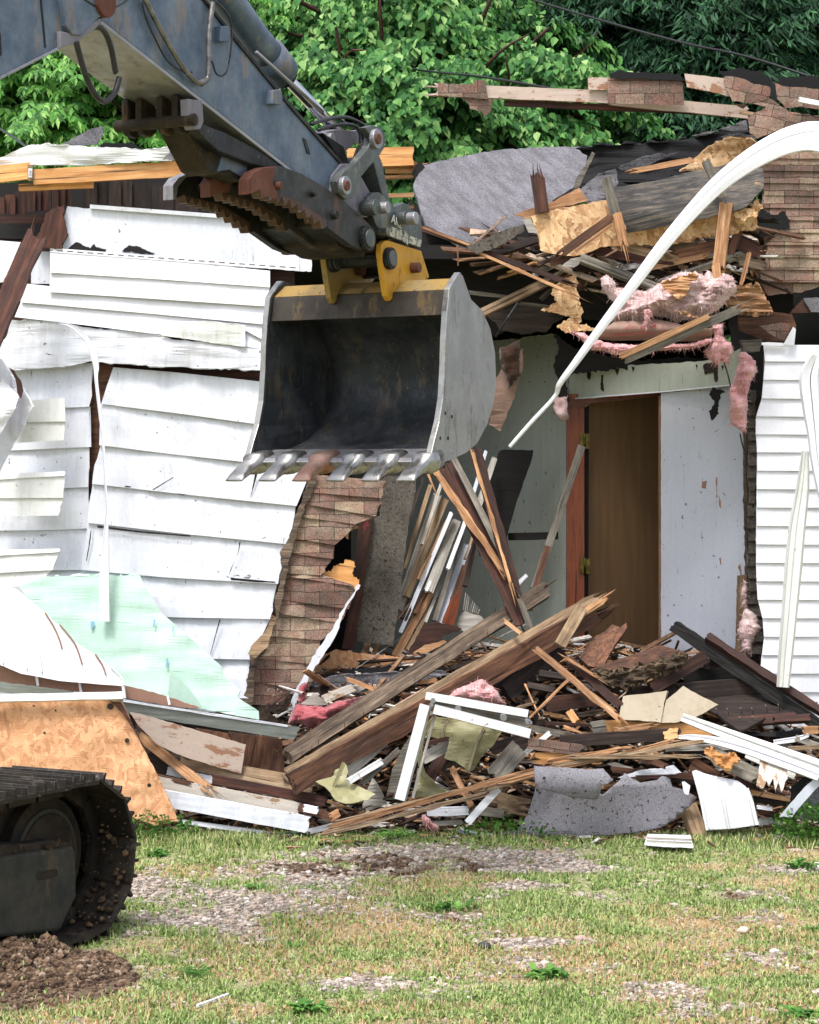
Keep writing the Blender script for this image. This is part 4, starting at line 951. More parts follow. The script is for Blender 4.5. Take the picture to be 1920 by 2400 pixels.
# ears
for sh, m in ((0, S['yel']), (.36, S['yelw'])):
    off = .37
    e = xprism('ear', 21, (440, 1130, 500, 1075, 560, 1065, 1180, 1260, 1330, 1745, 1200, 1900, 700, 1990, 640, 2150, 600, 2200, 540, 2100, 470, 1650, 425, 1300), off, .035, m, bucket, label='yellow bucket ear', sh=sh)
    xpin('ear_pin', 21, 640, 1400, .062, off-.03, .05, S['dark'], e, sh=sh); xpin('ear_pin', 21, 665, 1400, .045, off-.036, .02, S['grey'], e, sh=sh)
    xpin('ear_pin', 21, 1150, 1570, .03, off-.05, .06, S['rust'], e, sh=sh)
xpin('cross_pin', 21, 640, 1400, .045, .38, .38, S['dark'], bucket); xpin('cross_pin', 21, 1120, 1580, .05, .38, .38, S['dark'], bucket)
xpin('cross_pin', 21, 600, 1150, .04, .38, .38, S['mud'], bucket)
bm = bmesh.new(); c = ep(3, (1330, 1110), .22)[0]; r_ = bmesh.ops.create_icosphere(bm, subdivisions=2, radius=.022)
for v in bm.verts: v.co = v.co*(1+.3*noise.noise(v.co*60))+c+Vector((0, 0, .02))
tag(frombm('stone', bm, S['bright']), 'small bright stone lying on the floor of the bucket', 'stone')
# ---- stick, boom
stick = xprism('stick', 99, (203, -40, 235, 45, 487, 243, 688, 400, 781, 453, 806, 477, 856, 508, 862, 478, 858, 445, 690, 258, 560, 98, 446, -40), .40, .36, S['blue'], label='long blue-grey dipper stick')
xprism('stick_nose', 2, (925, 505, 935, 400, 985, 330, 1060, 330, 1150, 490, 1140, 640, 1090, 640, 1010, 585), .385, .39, S['under'], stick)
xprism('flange', 99, (235, 45, 487, 243, 688, 400, 781, 453, 778, 459, 686, 407, 485, 250, 232, 52), .39, .38, S['worn'], stick, bevel=.002)
xprism('flange', 99, (446, -40, 452, -40, 562, 94, 692, 254, 860, 443, 858, 450, 690, 262, 558, 102), .39, .38, S['dark'], stick, bevel=.002)
boom = xprism('boom', 1, (-120, 530, 0, 462, 355, 282, 400, 235, 400, -100, -120, -100), .36, .44, S['blue'], label='blue-grey boom end at the top left corner')
xprism('boom_flange', 1, (-120, 530, 0, 462, 358, 280, 352, 268, 0, 445, -120, 510), .35, .46, S['worn'], boom, bevel=.002)
xprism('boom_bracket', 1, (360, -60, 385, 150, 420, 200, 470, 205, 560, 110, 640, 60, 640, -60), .33, .05, S['blue'], boom)
xprism('boom_bracket', 1, (350, 180, 430, 195, 555, 115, 600, 115, 540, 180, 440, 245, 380, 270, 350, 280), .34, .46, S['under'], boom)
xpin('boom_pin', 1, 620, 10, .07, .31, .06, S['rust'], boom)
xprism('plate_seam', 1, (228, -60, 238, -60, 268, 270, 260, 280), .357, .004, S['dark'], boom, bevel=0)
xprism('plate_recess', 1, (-40, 180, 5, 190, 12, 320, -40, 330), .357, .004, S['dark'], boom, bevel=0)
# bucket cylinder
def P_(k, x, y, off): return ep(k, (x, y), off)[0]
tube('cylinder', [P_(1, 1180, -160, .58), P_(1, 1290, -30, .58), P_(1, 1480, 235, .58), P_(1, 1560, 330, .58)], .083, S['blue'], ex, seg=28, label='hydraulic bucket cylinder')
tube('cylinder_head', [P_(1, 1545, 310, .58), P_(1, 1630, 425, .58)], .096, S['blue'], ex, seg=28)
tube('cylinder_cap', [P_(1, 1630, 425, .58), P_(1, 1650, 450, .58)], .07, S['dark'], ex, seg=24)
tube('cylinder_rod', [P_(1, 1640, 436, .58), P_(2, 1015, 195, .58)], .033, CHR, ex, seg=20)
tube('feed_pipe', [P_(1, 1480, 300, .50), P_(2, 880, 30, .50)], .010, S['worn'], ex, seg=10)
rodend = xprism('rod_eye', 2, (890, 170, 910, 140, 960, 130, 1060, 140, 1130, 130, 1150, 170, 1130, 210, 1060, 215, 1010, 260, 930, 215), .50, .16, S['under'])
xpin('rod_pin', 2, 940, 182, .03, .47, .22, S['worn'], rodend)
xprism('clevis', 2, (880, 150, 1000, 230, 1040, 350, 1030, 370, 990, 320, 930, 230), .46, .24, S['dark'])
# linkage
lk = xprism('link', 2, (1120, 120, 1165, 108, 1210, 118, 1238, 160, 1240, 230, 1205, 285, 1150, 345, 1105, 400, 1075, 480, 1050, 530, 1010, 535, 975, 500, 960, 430, 1000, 375, 1070, 325, 1140, 240, 1165, 180), .34, .045, S['grey'], label='grey bucket link')
for (x, y, r) in ((1200, 185, .055), (1020, 455, .05)):
    xpin('link_pin', 2, x, y, r, .315, .03, S['worn'], lk); xpin('link_pin', 2, x+6, y, r*.55, .305, .02, S['rust'], lk)
xprism('link', 2, (1120, 120, 1210, 118, 1240, 230, 1105, 400, 1050, 530, 975, 500, 960, 430, 1070, 325), .34, .045, S['dark'], sh=.42)
xprism('push_link', 2, (1170, 310, 1205, 280, 1225, 330, 1262, 520, 1275, 560, 1240, 560, 1215, 480), .40, .30, S['grey'])
xprism('link_back', 2, (1090, 420, 1180, 320, 1240, 560, 1260, 620, 1150, 600), .55, .1, S['dark'])
# stick nose pin boss + coupler plate
cp = xprism('coupler_plate', 21, (185, 260, 260, 185, 330, 160, 400, 168, 470, 225, 540, 320, 610, 350, 680, 440, 760, 400, 860, 360, 940, 395, 1000, 500, 1100, 530, 1175, 600, 1190, 800, 1200, 1120, 1150, 1205, 900, 1110, 600, 995, 450, 940, 330, 760, 260, 560, 175, 400), .36, .05, S['grey'], label='scuffed grey coupler side plate')
xprism('coupler_body', 21, (250, 300, 400, 250, 640, 520, 1000, 560, 1120, 800, 1130, 1100, 600, 940, 420, 880, 300, 600), .41, .34, S['dark'])
for (x, y, r, l) in ((350, 440, .045, .07), (560, 450, .032, .10), (900, 640, .035, .06), (1090, 650, .035, .11), (560, 890, .022, .05)):
    xpin('coupler_bolt', 21, x, y, r, .36-l, l+.01, S['worn'] if l > .09 else S['grey'], cp, seg=16)
WHT = painted('scuffed_white_paint', 'b9b7aa', chip=.47, gamt=.5, under='4d504c', cs=(40, 40, 40), rough=.6)
xprism('paint_label', 21, (600, 800, 915, 900, 925, 960, 1180, 1060, 1160, 1190, 900, 1095, 600, 985), .357, .003, WHT, cp, bevel=0)
def lettering(txt, k, x, y, h, off, mat, parent, slant=0):
    cu = bpy.data.curves.new('t', 'FONT'); cu.body = txt; cu.size = 1; cu.extrude = .02
    o = bpy.data.objects.new('t', cu); COL.objects.link(o)
    dg = bpy.context.evaluated_depsgraph_get(); me = bpy.data.meshes.new_from_object(o.evaluated_get(dg)); bpy.data.objects.remove(o)
    c = ep(k, (x, y), off)[0]; hm = h*FR[k][2]/FP*c.y/.7
    X = (Bd*math.cos(slant)+UPZ*math.sin(slant)); Y = (UPZ*math.cos(slant)-Bd*math.sin(slant)); Z = Wd
    m = Matrix((X, Y, Z)).transposed().to_4x4(); m = Matrix.Translation(c) @ m @ Matrix.Scale(hm, 4)
    return link('lettering', me, mat, parent, m)
WP = MT('white_letter', .6); WP.col('c4c6bd')
lettering('AR2', 21, 615, 720, 165, .345, WP.m, cp, -.22)
lettering('Z-40 A', 21, 760, 1010, 90, .352, WP.m, cp, -.34)
# thumb
def thumbpoly():
    top = [450, 420, 480, 378, 540, 352, 640, 344, 760, 385, 880, 455, 1000, 540, 1100, 630, 1150, 680, 1183, 740, 1180, 800, 1150, 832, 1110, 828, 1040, 800, 960, 740, 900, 695]
    n = 9; out = []
    for i in range(n):
        u = i/n; x = 888-(888-500)*u; y = interp(x, [(450, 478), (600, 520), (720, 560), (888, 680)])
        out += [x-6, y+24, x-15, y+22, x-29, y-26]
    return top+out+[478, 495, 450, 508]
thumb = xprism('thumb', 2, thumbpoly(), .36, .045, S['thumb'], label='toothed steel thumb of three plates')
xprism('thumb_tip', 2, [450, 508, 450, 420, 480, 376, 540, 350, 610, 343, 600, 400, 590, 440, 620, 500, 600, 545, 575, 515, 545, 530, 520, 480], .352, .06, S['rust'], thumb)
for sh, a_, b_ in ((.225, 'thumb', 'rust'), (.45, 'dark', 'worn')):
    xprism('thumb_plate', 2, thumbpoly(), .36, .045, S[a_], thumb, sh=sh)
    xprism('thumb_tip', 2, [450, 508, 450, 420, 480, 376, 540, 350, 590, 345, 575, 400, 560, 480, 520, 480] if sh < .3 else [450, 508, 450, 420, 480, 376, 540, 350, 580, 345, 520, 380, 480, 430, 470, 500], .352, .062, S[b_], thumb, sh=sh)
for (x, y, r) in ((640, 455, .02), (840, 500, .018), (965, 625, .024), (1150, 760, .07)):
    xpin('thumb_bolt', 2, x, y, r, .33, .04, S['rust'] if x < 700 else S['dark'], thumb)
xpin('thumb_bolt', 2, 1158, 760, .05, .32, .03, S['grey'], thumb)
for (x, y, r) in ((580, 440, .022), (800, 520, .03), (960, 650, .05), (1150, 760, .06), (700, 480, .02)):
    xpin('thumb_rod', 2, x, y, r, .38, .44, S['mud'], thumb)
xprism('thumb_web', 2, (660, 385, 760, 405, 900, 490, 880, 560, 720, 480), .405, .40, S['dark'], thumb)
xprism('thumb_shade_block', 2, (880, 560, 1000, 600, 1090, 700, 1140, 780, 1060, 815, 960, 750, 890, 690), .405, .45, S['dark'], thumb)  # dark block shaped to stand for the black shade between the plates
xprism('thumb_pad', 2, (930, 690, 1060, 800, 1130, 830, 1120, 870, 1060, 860, 960, 800), .45, .34, S['mud'], thumb)
xprism('lower_cheek', 2, (380, 640, 480, 715, 690, 857, 722, 850, 745, 800, 850, 800, 870, 760, 700, 620, 560, 560), .90, .03, S['dark'], thumb)
xpin('thumb_rod', 2, 840, 805, .022, .66, .22, S['dark'], thumb); xpin('thumb_rod', 2, 1100, 800, .03, .40, .5, S['mud'], thumb)
for sh in (0, .225, .45):
    tp = thumbpoly()[32:-4]; xs = tp[0::2]; ys = tp[1::2]
    up_ = [v for x in reversed(xs[1:-1:3]) for v in (x, interp(x, [(450, 462), (600, 498), (720, 535), (888, 655)])+6*math.sin(x*.3))]
    xprism('teeth', 2, tp+up_, .354, .057, S['tth'], thumb, sh=sh, bevel=.002)
# thumb bracket and rams
xprism('thumb_bracket', 1, (1090, 570, 1170, 580, 1178, 700, 1160, 745, 1120, 750, 1095, 700), .38, .05, S['under'])
for sh in (.07, .16, .28, .36): xprism('bracket_lug', 1, (1095, 540, 1170, 560, 1185, 620, 1185, 740, 1150, 770, 1110, 750, 1095, 680), .38, .035, S['mud'], sh=sh)
xpin('bracket_pin', 1, 1130, 690, .03, .36, .46, S['mud'])
xprism('thumb_link', 1, (1120, 725, 1170, 720, 1300, 765, 1480, 860, 1640, 960, 1600, 985, 1450, 945, 1260, 870, 1180, 800), .40, .10, S['dark'])
xprism('thumb_arm', 1, (1080, 750, 1170, 745, 1290, 850, 1400, 930, 1430, 1040, 1400, 1050, 1280, 990, 1240, 1010, 1200, 980), .46, .16, S['mud'])
xprism('thumb_ram', 1, (1290, 870, 1400, 890, 1430, 960, 1425, 1035, 1330, 980, 1260, 990), .45, .1, S['blue'])
# clamps, hoses
for q in ((1280, 150, 1325, 150, 1335, 200, 1325, 240, 1275, 240), (1580, 520, 1625, 515, 1635, 570, 1625, 605, 1575, 600)):
    xprism('hose_clamp', 1, q, .36, .05, S['blue'], stick)
xprism('slot', 2, (765, 180, 785, 190, 808, 275, 790, 270), .395, .02, S['dark'], stick, bevel=0)
xtube('hose', 1, (440, 240, 455, 300, 490, 420, 540, 530, 600, 585, 660, 540, 690, 450), .34, .014, HOSE, seg=10)
xtube('hose', 1, (480, 190, 545, 155, 600, 180, 640, 270, 665, 400, 670, 420), .37, .014, HOSE, seg=10)
xtube('conduit', 1, (810, -60, 880, 80, 960, 230, 1050, 380, 1120, 460, 1170, 485), .375, .013, CON, n=16, corr=.09, seg=10)
xtube('conduit', 1, (1240, -40, 1215, 120, 1205, 250, 1205, 400, 1195, 460, 1150, 480), .375, .013, CON, n=16, corr=.09, seg=10)
xtube('thin_cable', 1, (820, 10, 850, 120, 900, 230, 960, 340, 1030, 400, 1110, 418), .38, .005, HOSE, seg=6)
xtube('thin_cable', 1, (1250, 10, 1320, 90, 1340, 200, 1320, 380, 1290, 435, 1250, 425, 1225, 350), .36, .005, HOSE, seg=6)
xtube('thin_cable', 1, (450, -30, 560, 40, 640, 50, 720, 10, 760, -30), .33, .005, HOSE, seg=6)
xtube('link_hose', 2, (815, 100, 900, 75, 1000, 60, 1080, 85, 1145, 135, 1155, 200, 1110, 270, 1060, 330), .42, .010, HOSE, seg=8)
xtube('link_hose', 2, (855, 135, 950, 108, 1040, 105, 1100, 140, 1110, 200, 1080, 280, 1050, 340), .46, .010, HOSE, seg=8)
xtube('link_hose', 2, (960, 60, 1000, 90, 1080, 130, 1090, 210, 1070, 270, 1055, 320), .5, .009, HOSE, seg=8)
# ---- track
PT = P(292, 2189, 11.35); PT.z = 0.0
track = empty('track', PT, None, None); track.parent = ex; track.matrix_basis = wmat(ex).inverted() @ Matrix.Translation(PT)
RT = .385; CF = -.30; LEN = 3.4; BWt = .60
def tpt(s, z, off): return PT+Bd*s+UPZ*z-Wd*off
loop = []
L1 = LEN; arc = math.pi*RT; per = 2*L1+2*arc; npad = int(round(per/.235)); pit = per/npad
def lp(d):
    d %= per
    if d < L1: return (CF-L1+d, 2*RT, 0)                     # top run, moving forward
    d -= L1
    if d < arc: a = d/RT; return (CF+RT*math.sin(a), RT+RT*math.cos(a), a)
    d -= arc
    if d < L1: return (CF-d, 0, math.pi)
    d -= L1; a = d/RT; return (CF-L1-RT*math.sin(a), RT-RT*math.cos(a), math.pi+a)
def mkpad():
    """shoe profile in (along, outward), extruded across the belt"""
    pr = [(-.50, 0), (-.50, .014), (-.40, .014), (-.385, .055), (-.33, .055), (-.31, .014), (-.06, .014), (-.045, .050), (.01, .050), (.03, .014), (.27, .014), (.285, .050), (.34, .050), (.355, .014), (.47, .012), (.50, -.004), (.45, -.008)]
    pr = [(a*pit*1.04, b) for a, b in pr]
    bm = bmesh.new(); rows = []
    for off in (0, -BWt): rows.append([bm.verts.new((a, off, b)) for a, b in pr])
    n = len(pr)
    for i in range(n): bm.faces.new((rows[0][i], rows[1][i], rows[1][(i+1) % n], rows[0][(i+1) % n]))
    bm.faces.new(rows[0][::-1]); bm.faces.new(rows[1]); 
    for yy in (-.23, -.37):                                      # chain links on the inside
        box_bm(bm, (0, yy, -.045), pit*.9, .035, .075)
    bmesh.ops.recalc_face_normals(bm, faces=bm.faces)
    me = bpy.data.meshes.new('track_shoe'); bm.to_mesh(me); bm.free(); return me
pm = mkpad(); first = None
for i in range(npad):
    s_, z_, a = lp(i*pit+.05)
    if s_ < -2.4: continue
    tx = Bd*math.cos(a)-UPZ*math.sin(a); up = UPZ*math.cos(a)+Bd*math.sin(a)
    m = Matrix((tx, Wd, up)).transposed().to_4x4(); m = Matrix.Translation(tpt(s_, z_+.045, 0)) @ m
    if first is None: first = link('track_shoe', pm, S['shoe'], track, m)
    else:
        c_ = first.copy(); COL.objects.link(c_); c_.matrix_basis = wmat(track).inverted() @ m
def tdisc(name, s, z, off, th, r, mat, seg=36, parent=track):
    bm = bmesh.new(); tube_bm(bm, [tpt(s, z, off), tpt(s, z, off+th)], r, seg); bmesh.ops.recalc_face_normals(bm, faces=bm.faces)
    return frombm(name, bm, mat, parent, bevel=.006)
idl = tdisc('idler', CF-.03, .43, .26, .09, .31, S['mud']); tdisc('idler_rim', CF-.03, .43, .245, .02, .25, S['frame']); tdisc('idler_hub', CF-.03, .43, .235, .02, .225, S['mud']); tdisc('idler_cap', CF-.03, .43, .2, .05, .08, S['dark'])
for k in range(3): tdisc('carrier_roller', CF-.75-.8*k, .66, .2, .2, .08, S['mud'], 20)
xprism('track_frame', 22, (-300, 1180, 60, 1040, 300, 995, 700, 950, 810, 915, 850, 960, 868, 1200, 870, 1490, 800, 1640, 740, 1760, 690, 1880, -300, 1990), .13, .22, S['frame'], track, bevel=.02, P0=PT)
xprism('frame_top', 22, (-300, 1120, 40, 900, 300, 900, 560, 850, 790, 885, 815, 930, 300, 1005, 60, 1050, -300, 1190), .16, .16, S['mud'], track, bevel=.01, P0=PT)
xprism('frame_slot', 22, (415, 1250, 440, 1215, 600, 1180, 650, 1190, 648, 1255, 600, 1285, 450, 1310, 415, 1290), .128, .01, S['mud'], track, bevel=0, P0=PT)
for k in range(3): tdisc('roller', CF-.35-.4*k, .14, .16, .28, .1, S['mud'], 20)
xprism('track_gap_shade', 22, (-300, 400, 700, 380, 800, 600, 850, 900, 850, 1500, 700, 1800, -300, 1900), .33, .03, S['mud'], track, bevel=0, P0=PT)  # added dark plate standing for the shade in the track gap
# mud lumps packed on the inner side of the shoes
mudp = []
for _ in range(170):
    a = random.uniform(.9, 3.0); rr = RT-.02; s_ = CF+rr*math.sin(a); z_ = RT+rr*math.cos(a)+.045
    p = tpt(s_, z_, random.uniform(.02, .58)); mudp.append((p.x, p.y, p.z, random.choice((.008, .012, .02))))
for _ in range(260):
    p = tpt(CF-random.uniform(0, 1.4), .53-.1*random.random(), random.uniform(.14, .3)); mudp.append((p.x, p.y, p.z, random.choice((.008, .014, .02))))
o = stones('mud', mudp, varmat('mud_lumps', [(0, '1e1812'), (.5, '3c2f22'), (1, '5c4a36')], .95), None, None, .8); o.parent = track; o.matrix_basis = wmat(track).inverted()
# ================================================================ debris: every board, sheet and strip its own thing
def YD(py): return 14.5+max(-.1, (1950-py))/550*1.42
def ZM(px): return interp(px, [(-100, .62), (300, .7), (600, .78), (760, .92), (1000, .95), (1200, 1.05), (1500, 1.02), (1700, .9), (1950, .62)])
def mound():
    nx, ny = 230, 90; vv = []; ff = []
    for j in range(ny+1):
        for i in range(nx+1):
            x = -2.75+6.0*i/nx; y = 14.62+2.2*j/ny; px = HX+FP*x/y
            edge = min(1, (x+2.75)/.3, (3.25-x)/.3)
            z = min(ZM(px), (y-14.70)*1.0)*max(0, edge)+.09*fbm(x*2.2, y*2.2, 4, 5)*min(1, (y-14.62)*3)+.03*noise.cell(Vector((x*9, y*9, 1)))
            vv.append((x, y, max(z, -.05) if j else -.05))
    ff = [(j*(nx+1)+i, j*(nx+1)+i+1, (j+1)*(nx+1)+i+1, (j+1)*(nx+1)+i) for j in range(ny) for i in range(nx)]
    tag(quadmesh('rubble', vv, ff, M['rubb']), 'dark crushed rubble filling the heap under the boards', 'rubble', kind='stuff')
mound()
SPL = varmat('splinter_wood', [(0, '140f0c'), (.22, '33251d'), (.42, '573e2f'), (.6, '7d6149'), (.74, 'a5794f'), (.84, '97908a'), (.92, 'c2bfba'), (1, 'c4976a')], .85, nz=25)
def scatter(name, n, fn, label, cat, mat=SPL, lo=.04, hi=.32, wlo=.006, whi=.05):
    V = []; Fs = []
    for _ in range(n):
        p = fn()
        if p is None: continue
        L = random.uniform(lo, hi)*random.random()**.5+lo; w = random.uniform(wlo, whi)*random.random()+wlo; t = random.uniform(.006, .022)
        az = random.gauss(0, .7)+(math.pi if random.random() < .5 else 0); el = random.gauss(.1, .35)
        X = Vector((math.cos(az)*math.cos(el), math.sin(az)*math.cos(el), math.sin(el))); Y = X.cross(Vector((random.uniform(-.5, .5), random.uniform(-1, .3), 1))).normalized(); Z = X.cross(Y)
        b = len(V); tp = random.choice((1, .6, .15))
        for sx in (-1, 1):
            q = 1 if sx < 0 else tp
            for sy, sz in ((-1, -1), (1, -1), (1, 1), (-1, 1)): V.append((p+X*sx*L/2*(1+.2*random.random())+Y*sy*w/2*q+Z*sz*t/2*q)[:])
        Fs += [(b, b+1, b+2, b+3), (b+4, b+7, b+6, b+5)]+[(b+i, b+4+i, b+4+(i+1) % 4, b+(i+1) % 4) for i in range(4)]
    return tag(quadmesh(name, V, Fs, mat), label, cat, kind='stuff')
def onmound():
    x = random.uniform(-2.7, 3.2); y = 14.6+1.7*random.random()**1.2; px = HX+FP*x/y
    z = min(ZM(px), (y-14.70)*1.0)+random.uniform(-.02, .07)
    if px < 640 and z > .35: return None
    return Vector((x, y, max(.01, z)))
scatter('splinters', 4300, onmound, 'splinters and broken bits of lath strewn through the heap', 'splinters')
def inattic():
    px = random.uniform(1120, 1790); py = random.uniform(540, 700)-(px-1120)*.05; Y = random.uniform(15.1, 15.7)
    if px < 1350 and py > 590+random.random()*60: return None
    return P(px, py, Y)
scatter('attic_splinters', 210, inattic, 'splinters and shredded wood packed in the torn attic', 'splinters', lo=.1, hi=.7, wlo=.015, whi=.11)
def onmound2():
    p = onmound()
    if p is None or (HX+FP*p.x/p.y) < 650: return None
    p.z += .05; return p
scatter('lath_bits', 640, onmound2, 'longer broken lath and slats jumbled through the heap', 'splinters', lo=.15, hi=.75, wlo=.012, whi=.075)
def onyard():
    px = random.uniform(500, 1920); py = random.gauss(1962, 14)
    if py < 1935: return None
    return Vector(((px-HX)/FP*YG(py), YG(py), .012))
crumbs = []
for _ in range(2600):
    p = onmound()
    if p and HX+FP*p.x/p.y > 620: crumbs.append((p.x, p.y-.03, p.z+.03, random.choice((.006, .009, .012, .018))))
stones('plaster_crumbs', crumbs, varmat('crumbs', [(0, '4a3c32'), (.4, '8b7f72'), (.7, 'b5afa6'), (1, 'd0cdc8')], .9), 'plaster crumbs and grit dusted over the heap', 'plaster crumbs')
scatter('wood_chips', 260, onyard, 'small wood chips lying in the grass below the heap', 'wood chips', lo=.02, hi=.12, whi=.02)
G = 'broken boards in the rubble heap'
def D(k, x1, y1, x2, y2, w, mat, label, t=.035, o=0, cat='board', name='board', **kw):
    (_, a), (_, b) = F(k, x1, y1, x2, y2)
    kw.setdefault('jag', (.015, .015))
    return plank(name, k, x1, y1, YD(a)-o, x2, y2, YD(b)-o, w, t, M[mat], label, cat, **kw)
def SH(name, k, pts, mat, label, cat, o=0, dep=None, **kw):
    p = F(k, *pts) if not isinstance(pts[0], tuple) else pts
    d = dep or (lambda x, y: YD(y)-o)
    kw.setdefault('jag', 1.5); kw.setdefault('th', .008)
    return sheet(name, p, d, M[mat] if isinstance(mat, str) else mat, label, cat, **kw)
def ribbon(name, k, pts, Y, mat, label, cat, prof=((-.5, 0), (-.42, -.01), (-.1, -.006), (-.06, .004), (0, -.008), (.42, -.01), (.5, 0)), parent=None, n=8, th=.004, kink=0):
    """pts: x, y, width triples in frame k; Y: depth or (start, end)"""
    s_ = FR[k][2]; tr = [(pts[i], pts[i+1], pts[i+2]) for i in range(0, len(pts), 3)]
    if not isinstance(Y, tuple): Y = (Y, Y)
    m = len(tr)-1
    ctl = [Vector((*F(k, a, b)[0], c*s_)) for a, b, c in tr]
    cur = spline(ctl, n); bm = bmesh.new(); rows = []
    for i, p in enumerate(cur):
        d = (cur[min(i+1, len(cur)-1)]-cur[max(i-1, 0)]); d = Vector((d.x, d.y)).normalized(); nn = Vector((-d.y, d.x))
        yy = Y[0]+(Y[1]-Y[0])*i/(len(cur)-1)
        kw_ = 1+kink*.10*fbm(i*.9, 3.3, 1, 2); kx = kink*1.6*fbm(i*.55, 7.1, 2, 2)+(kink*1.5 if i % 13 == 6 else 0)
        rows.append([bm.verts.new(P(p.x+nn.x*(u*p.z*kw_+kx), p.y+nn.y*(u*p.z*kw_+kx), yy+v+kink*.01*fbm(i*.8, u*3, 5, 2))) for u, v in prof])
    for a, b in zip(rows, rows[1:]):
        for i in range(len(prof)-1): bm.faces.new((a[i], a[i+1], b[i+1], b[i]))
    bmesh.ops.recalc_face_normals(bm, faces=bm.faces)
    o = frombm(name, bm, M[mat], parent)
    q = o.modifiers.new('solid', 'SOLIDIFY'); q.thickness = th
    for p in o.data.polygons: p.use_smooth = False
    if label: tag(o, label, cat)
    return o
# ---------------- the long white strip arching over the door, and other strips
ribbon('vinyl_strip', 99, (2010, 345, 78, 1920, 321, 70, 1865, 325, 62, 1804, 349, 54, 1730, 395, 44, 1659, 456, 36, 1568, 558, 28, 1490, 660, 23, 1404, 774, 18, 1345, 855, 14, 1312, 900, 11, 1300, 930, 7, 1245, 990, 7, 1195, 1047, 6), (13.9, 14.6), 'vinyl', 'long white vinyl strip arching from the right edge down past the door', 'siding strip', kink=0, prof=((-.5, .012), (-.46, 0), (-.15, -.004), (.1, -.004), (.13, .003), (.18, -.003), (.46, 0), (.5, .014)))
ribbon('vinyl_strip', 9, (1715, -260, 60, 1680, -150, 110, 1690, 0, 105, 1705, 150, 80, 1720, 300, 70, 1760, 500, 60, 1800, 640, 60), 14.9, 'vinyl', 'crumpled white corner trim hanging off the right wall', 'siding strip', prof=((-.5, .03), (-.3, -.01), (-.05, .0), (0, .03), (.05, 0), (.4, -.02), (.5, .03)))
ribbon('vinyl_strip', 9, (1652, 240, 30, 1640, 420, 62, 1610, 640, 84, 1590, 850, 88, 1570, 1080, 80, 1550, 1300, 74, 1535, 1480, 62), 14.85, 'vinyld', 'long white channel strip hanging down the right wall to the heap', 'siding strip', prof=((-.5, .02), (-.4, -.01), (-.36, 0), (0, .012), (.1, .0), (.36, 0), (.4, -.012), (.5, .02)))
ribbon('vinyl_strip', 6, (340, 758, 8, 400, 768, 16, 455, 805, 22, 500, 850, 30, 540, 930, 44, 556, 1010, 34, 556, 1080, 22, 575, 1250, 20, 592, 1400, 18, 603, 1560, 16, 612, 1725, 14, 617, 1850, 14, 612, 1980, 34, 606, 2130, 52, 604, 2300, 60, 606, 2480, 64), (15.22, 15.05), 'vinyl', 'thin white strip dangling down the left wall over the mint board', 'siding strip', prof=((-.5, .01), (-.4, -.01), (0, 0), (.4, -.012), (.5, .01)), n=6)
lap('vinyl_siding', lines(6, (165, 1205, 375, 1188), (110, 1330, 378, 1325), (60, 1452, 370, 1432)), 15.25, M['vinyld'], None, lapm=.02)
def last(label, cat, name=None, group=None):
    o = COL.objects[-1]; tag(o, label, cat, group)
    if name: o.name = name
    return o
last('small dirty white siding scrap still nailed left of the crack', 'siding', 'siding_scrap')
lap('vinyl_siding', lines(7, (-60, 150, 375, 135), (-60, 185, 372, 160), (-60, 290, 366, 288), (-60, 395, 335, 390)), 15.22, M['vinyld'], None, lapm=.02, endjag=3)
last('dirty white siding piece with nail slots at mid height of the left edge', 'siding', 'siding_scrap')
lap('vinyl_siding', lines(7, (-60, 590, 345, 582), (-60, 625, 345, 600), (-60, 725, 300, 705), (-60, 825, 225, 778)), 15.2, M['vinyld'], None, lapm=.02, endjag=3)
last('drooping dirty white siding piece just above the curled panel', 'siding', 'siding_scrap')
SH('siding_sheet', 6, (-60, 940, 10, 965, 45, 1020, 110, 1090, 190, 1240, 140, 1350, 60, 1500, -10, 1640, -60, 1700), 'vinyl', 'folded white siding sheet leaning in at the left edge', 'siding', dep=lambda x, y: 15.0+.15*math.sin(x*.05), grid=20, warp=.05)
SH('siding_sheet', 6, (-60, 1190, 20, 1080, 110, 1180, 90, 1250, 0, 1400, -60, 1480), 'vinyl', 'small bent white siding offcut over the folded sheet at the left edge', 'siding', dep=14.92, grid=20, warp=.05)
SH('paper_tear', 6, (50, 1015, 80, 1030, 120, 1090, 136, 1150, 120, 1195, 100, 1160, 90, 1080), 'wdr', 'curled brown tear at the edge of the folded white sheet', 'paper', dep=14.9)
# fallen rafter at the left edge
plank('rafter', 6, 205, 265, 15.1, -60, 880, 14.8, 118, .06, M['wdr'], 'dark rafter slanting down at the upper left edge', 'rafter', jag=(.1, .02), splint=4, rag=.006, N=16)
# mint foam board, curled panel and the boards of the left heap
SH('foam_board', 7, (110, 800, 240, 742, 810, 735, 830, 790, 930, 950, 1000, 1010, 1280, 1262, 1288, 1310, 1388, 1400, 1372, 1440, 1495, 1520, 1497, 1570, 1160, 1505, 700, 1400, 400, 1200), 'foam', 'mint green foam board leaning on the white boards', 'foam board', dep=tilt(15.16, 0, -.5, 0, 1400), th=.02, jag=.6, warp=.02)
SH('foam_board', 7, (190, 1090, 220, 1095, 350, 1165, 480, 1230, 700, 1330, 720, 1375, 300, 1345, 240, 1290), 'foaml', 'pale green foam sliver lying across the curled white panel', 'foam board', dep=14.78, jag=.6)
SH('foam_board', 7, (985, 1285, 1040, 1330, 1130, 1440, 1180, 1510, 1000, 1480, 970, 1420), 'foam', 'snapped lower corner of mint foam board', 'foam board', dep=15.02, th=.02, jag=.5)
MARK = MT('blue_pen_mark', .6); MARK.col('6f9fb8'); MARK = MARK.m
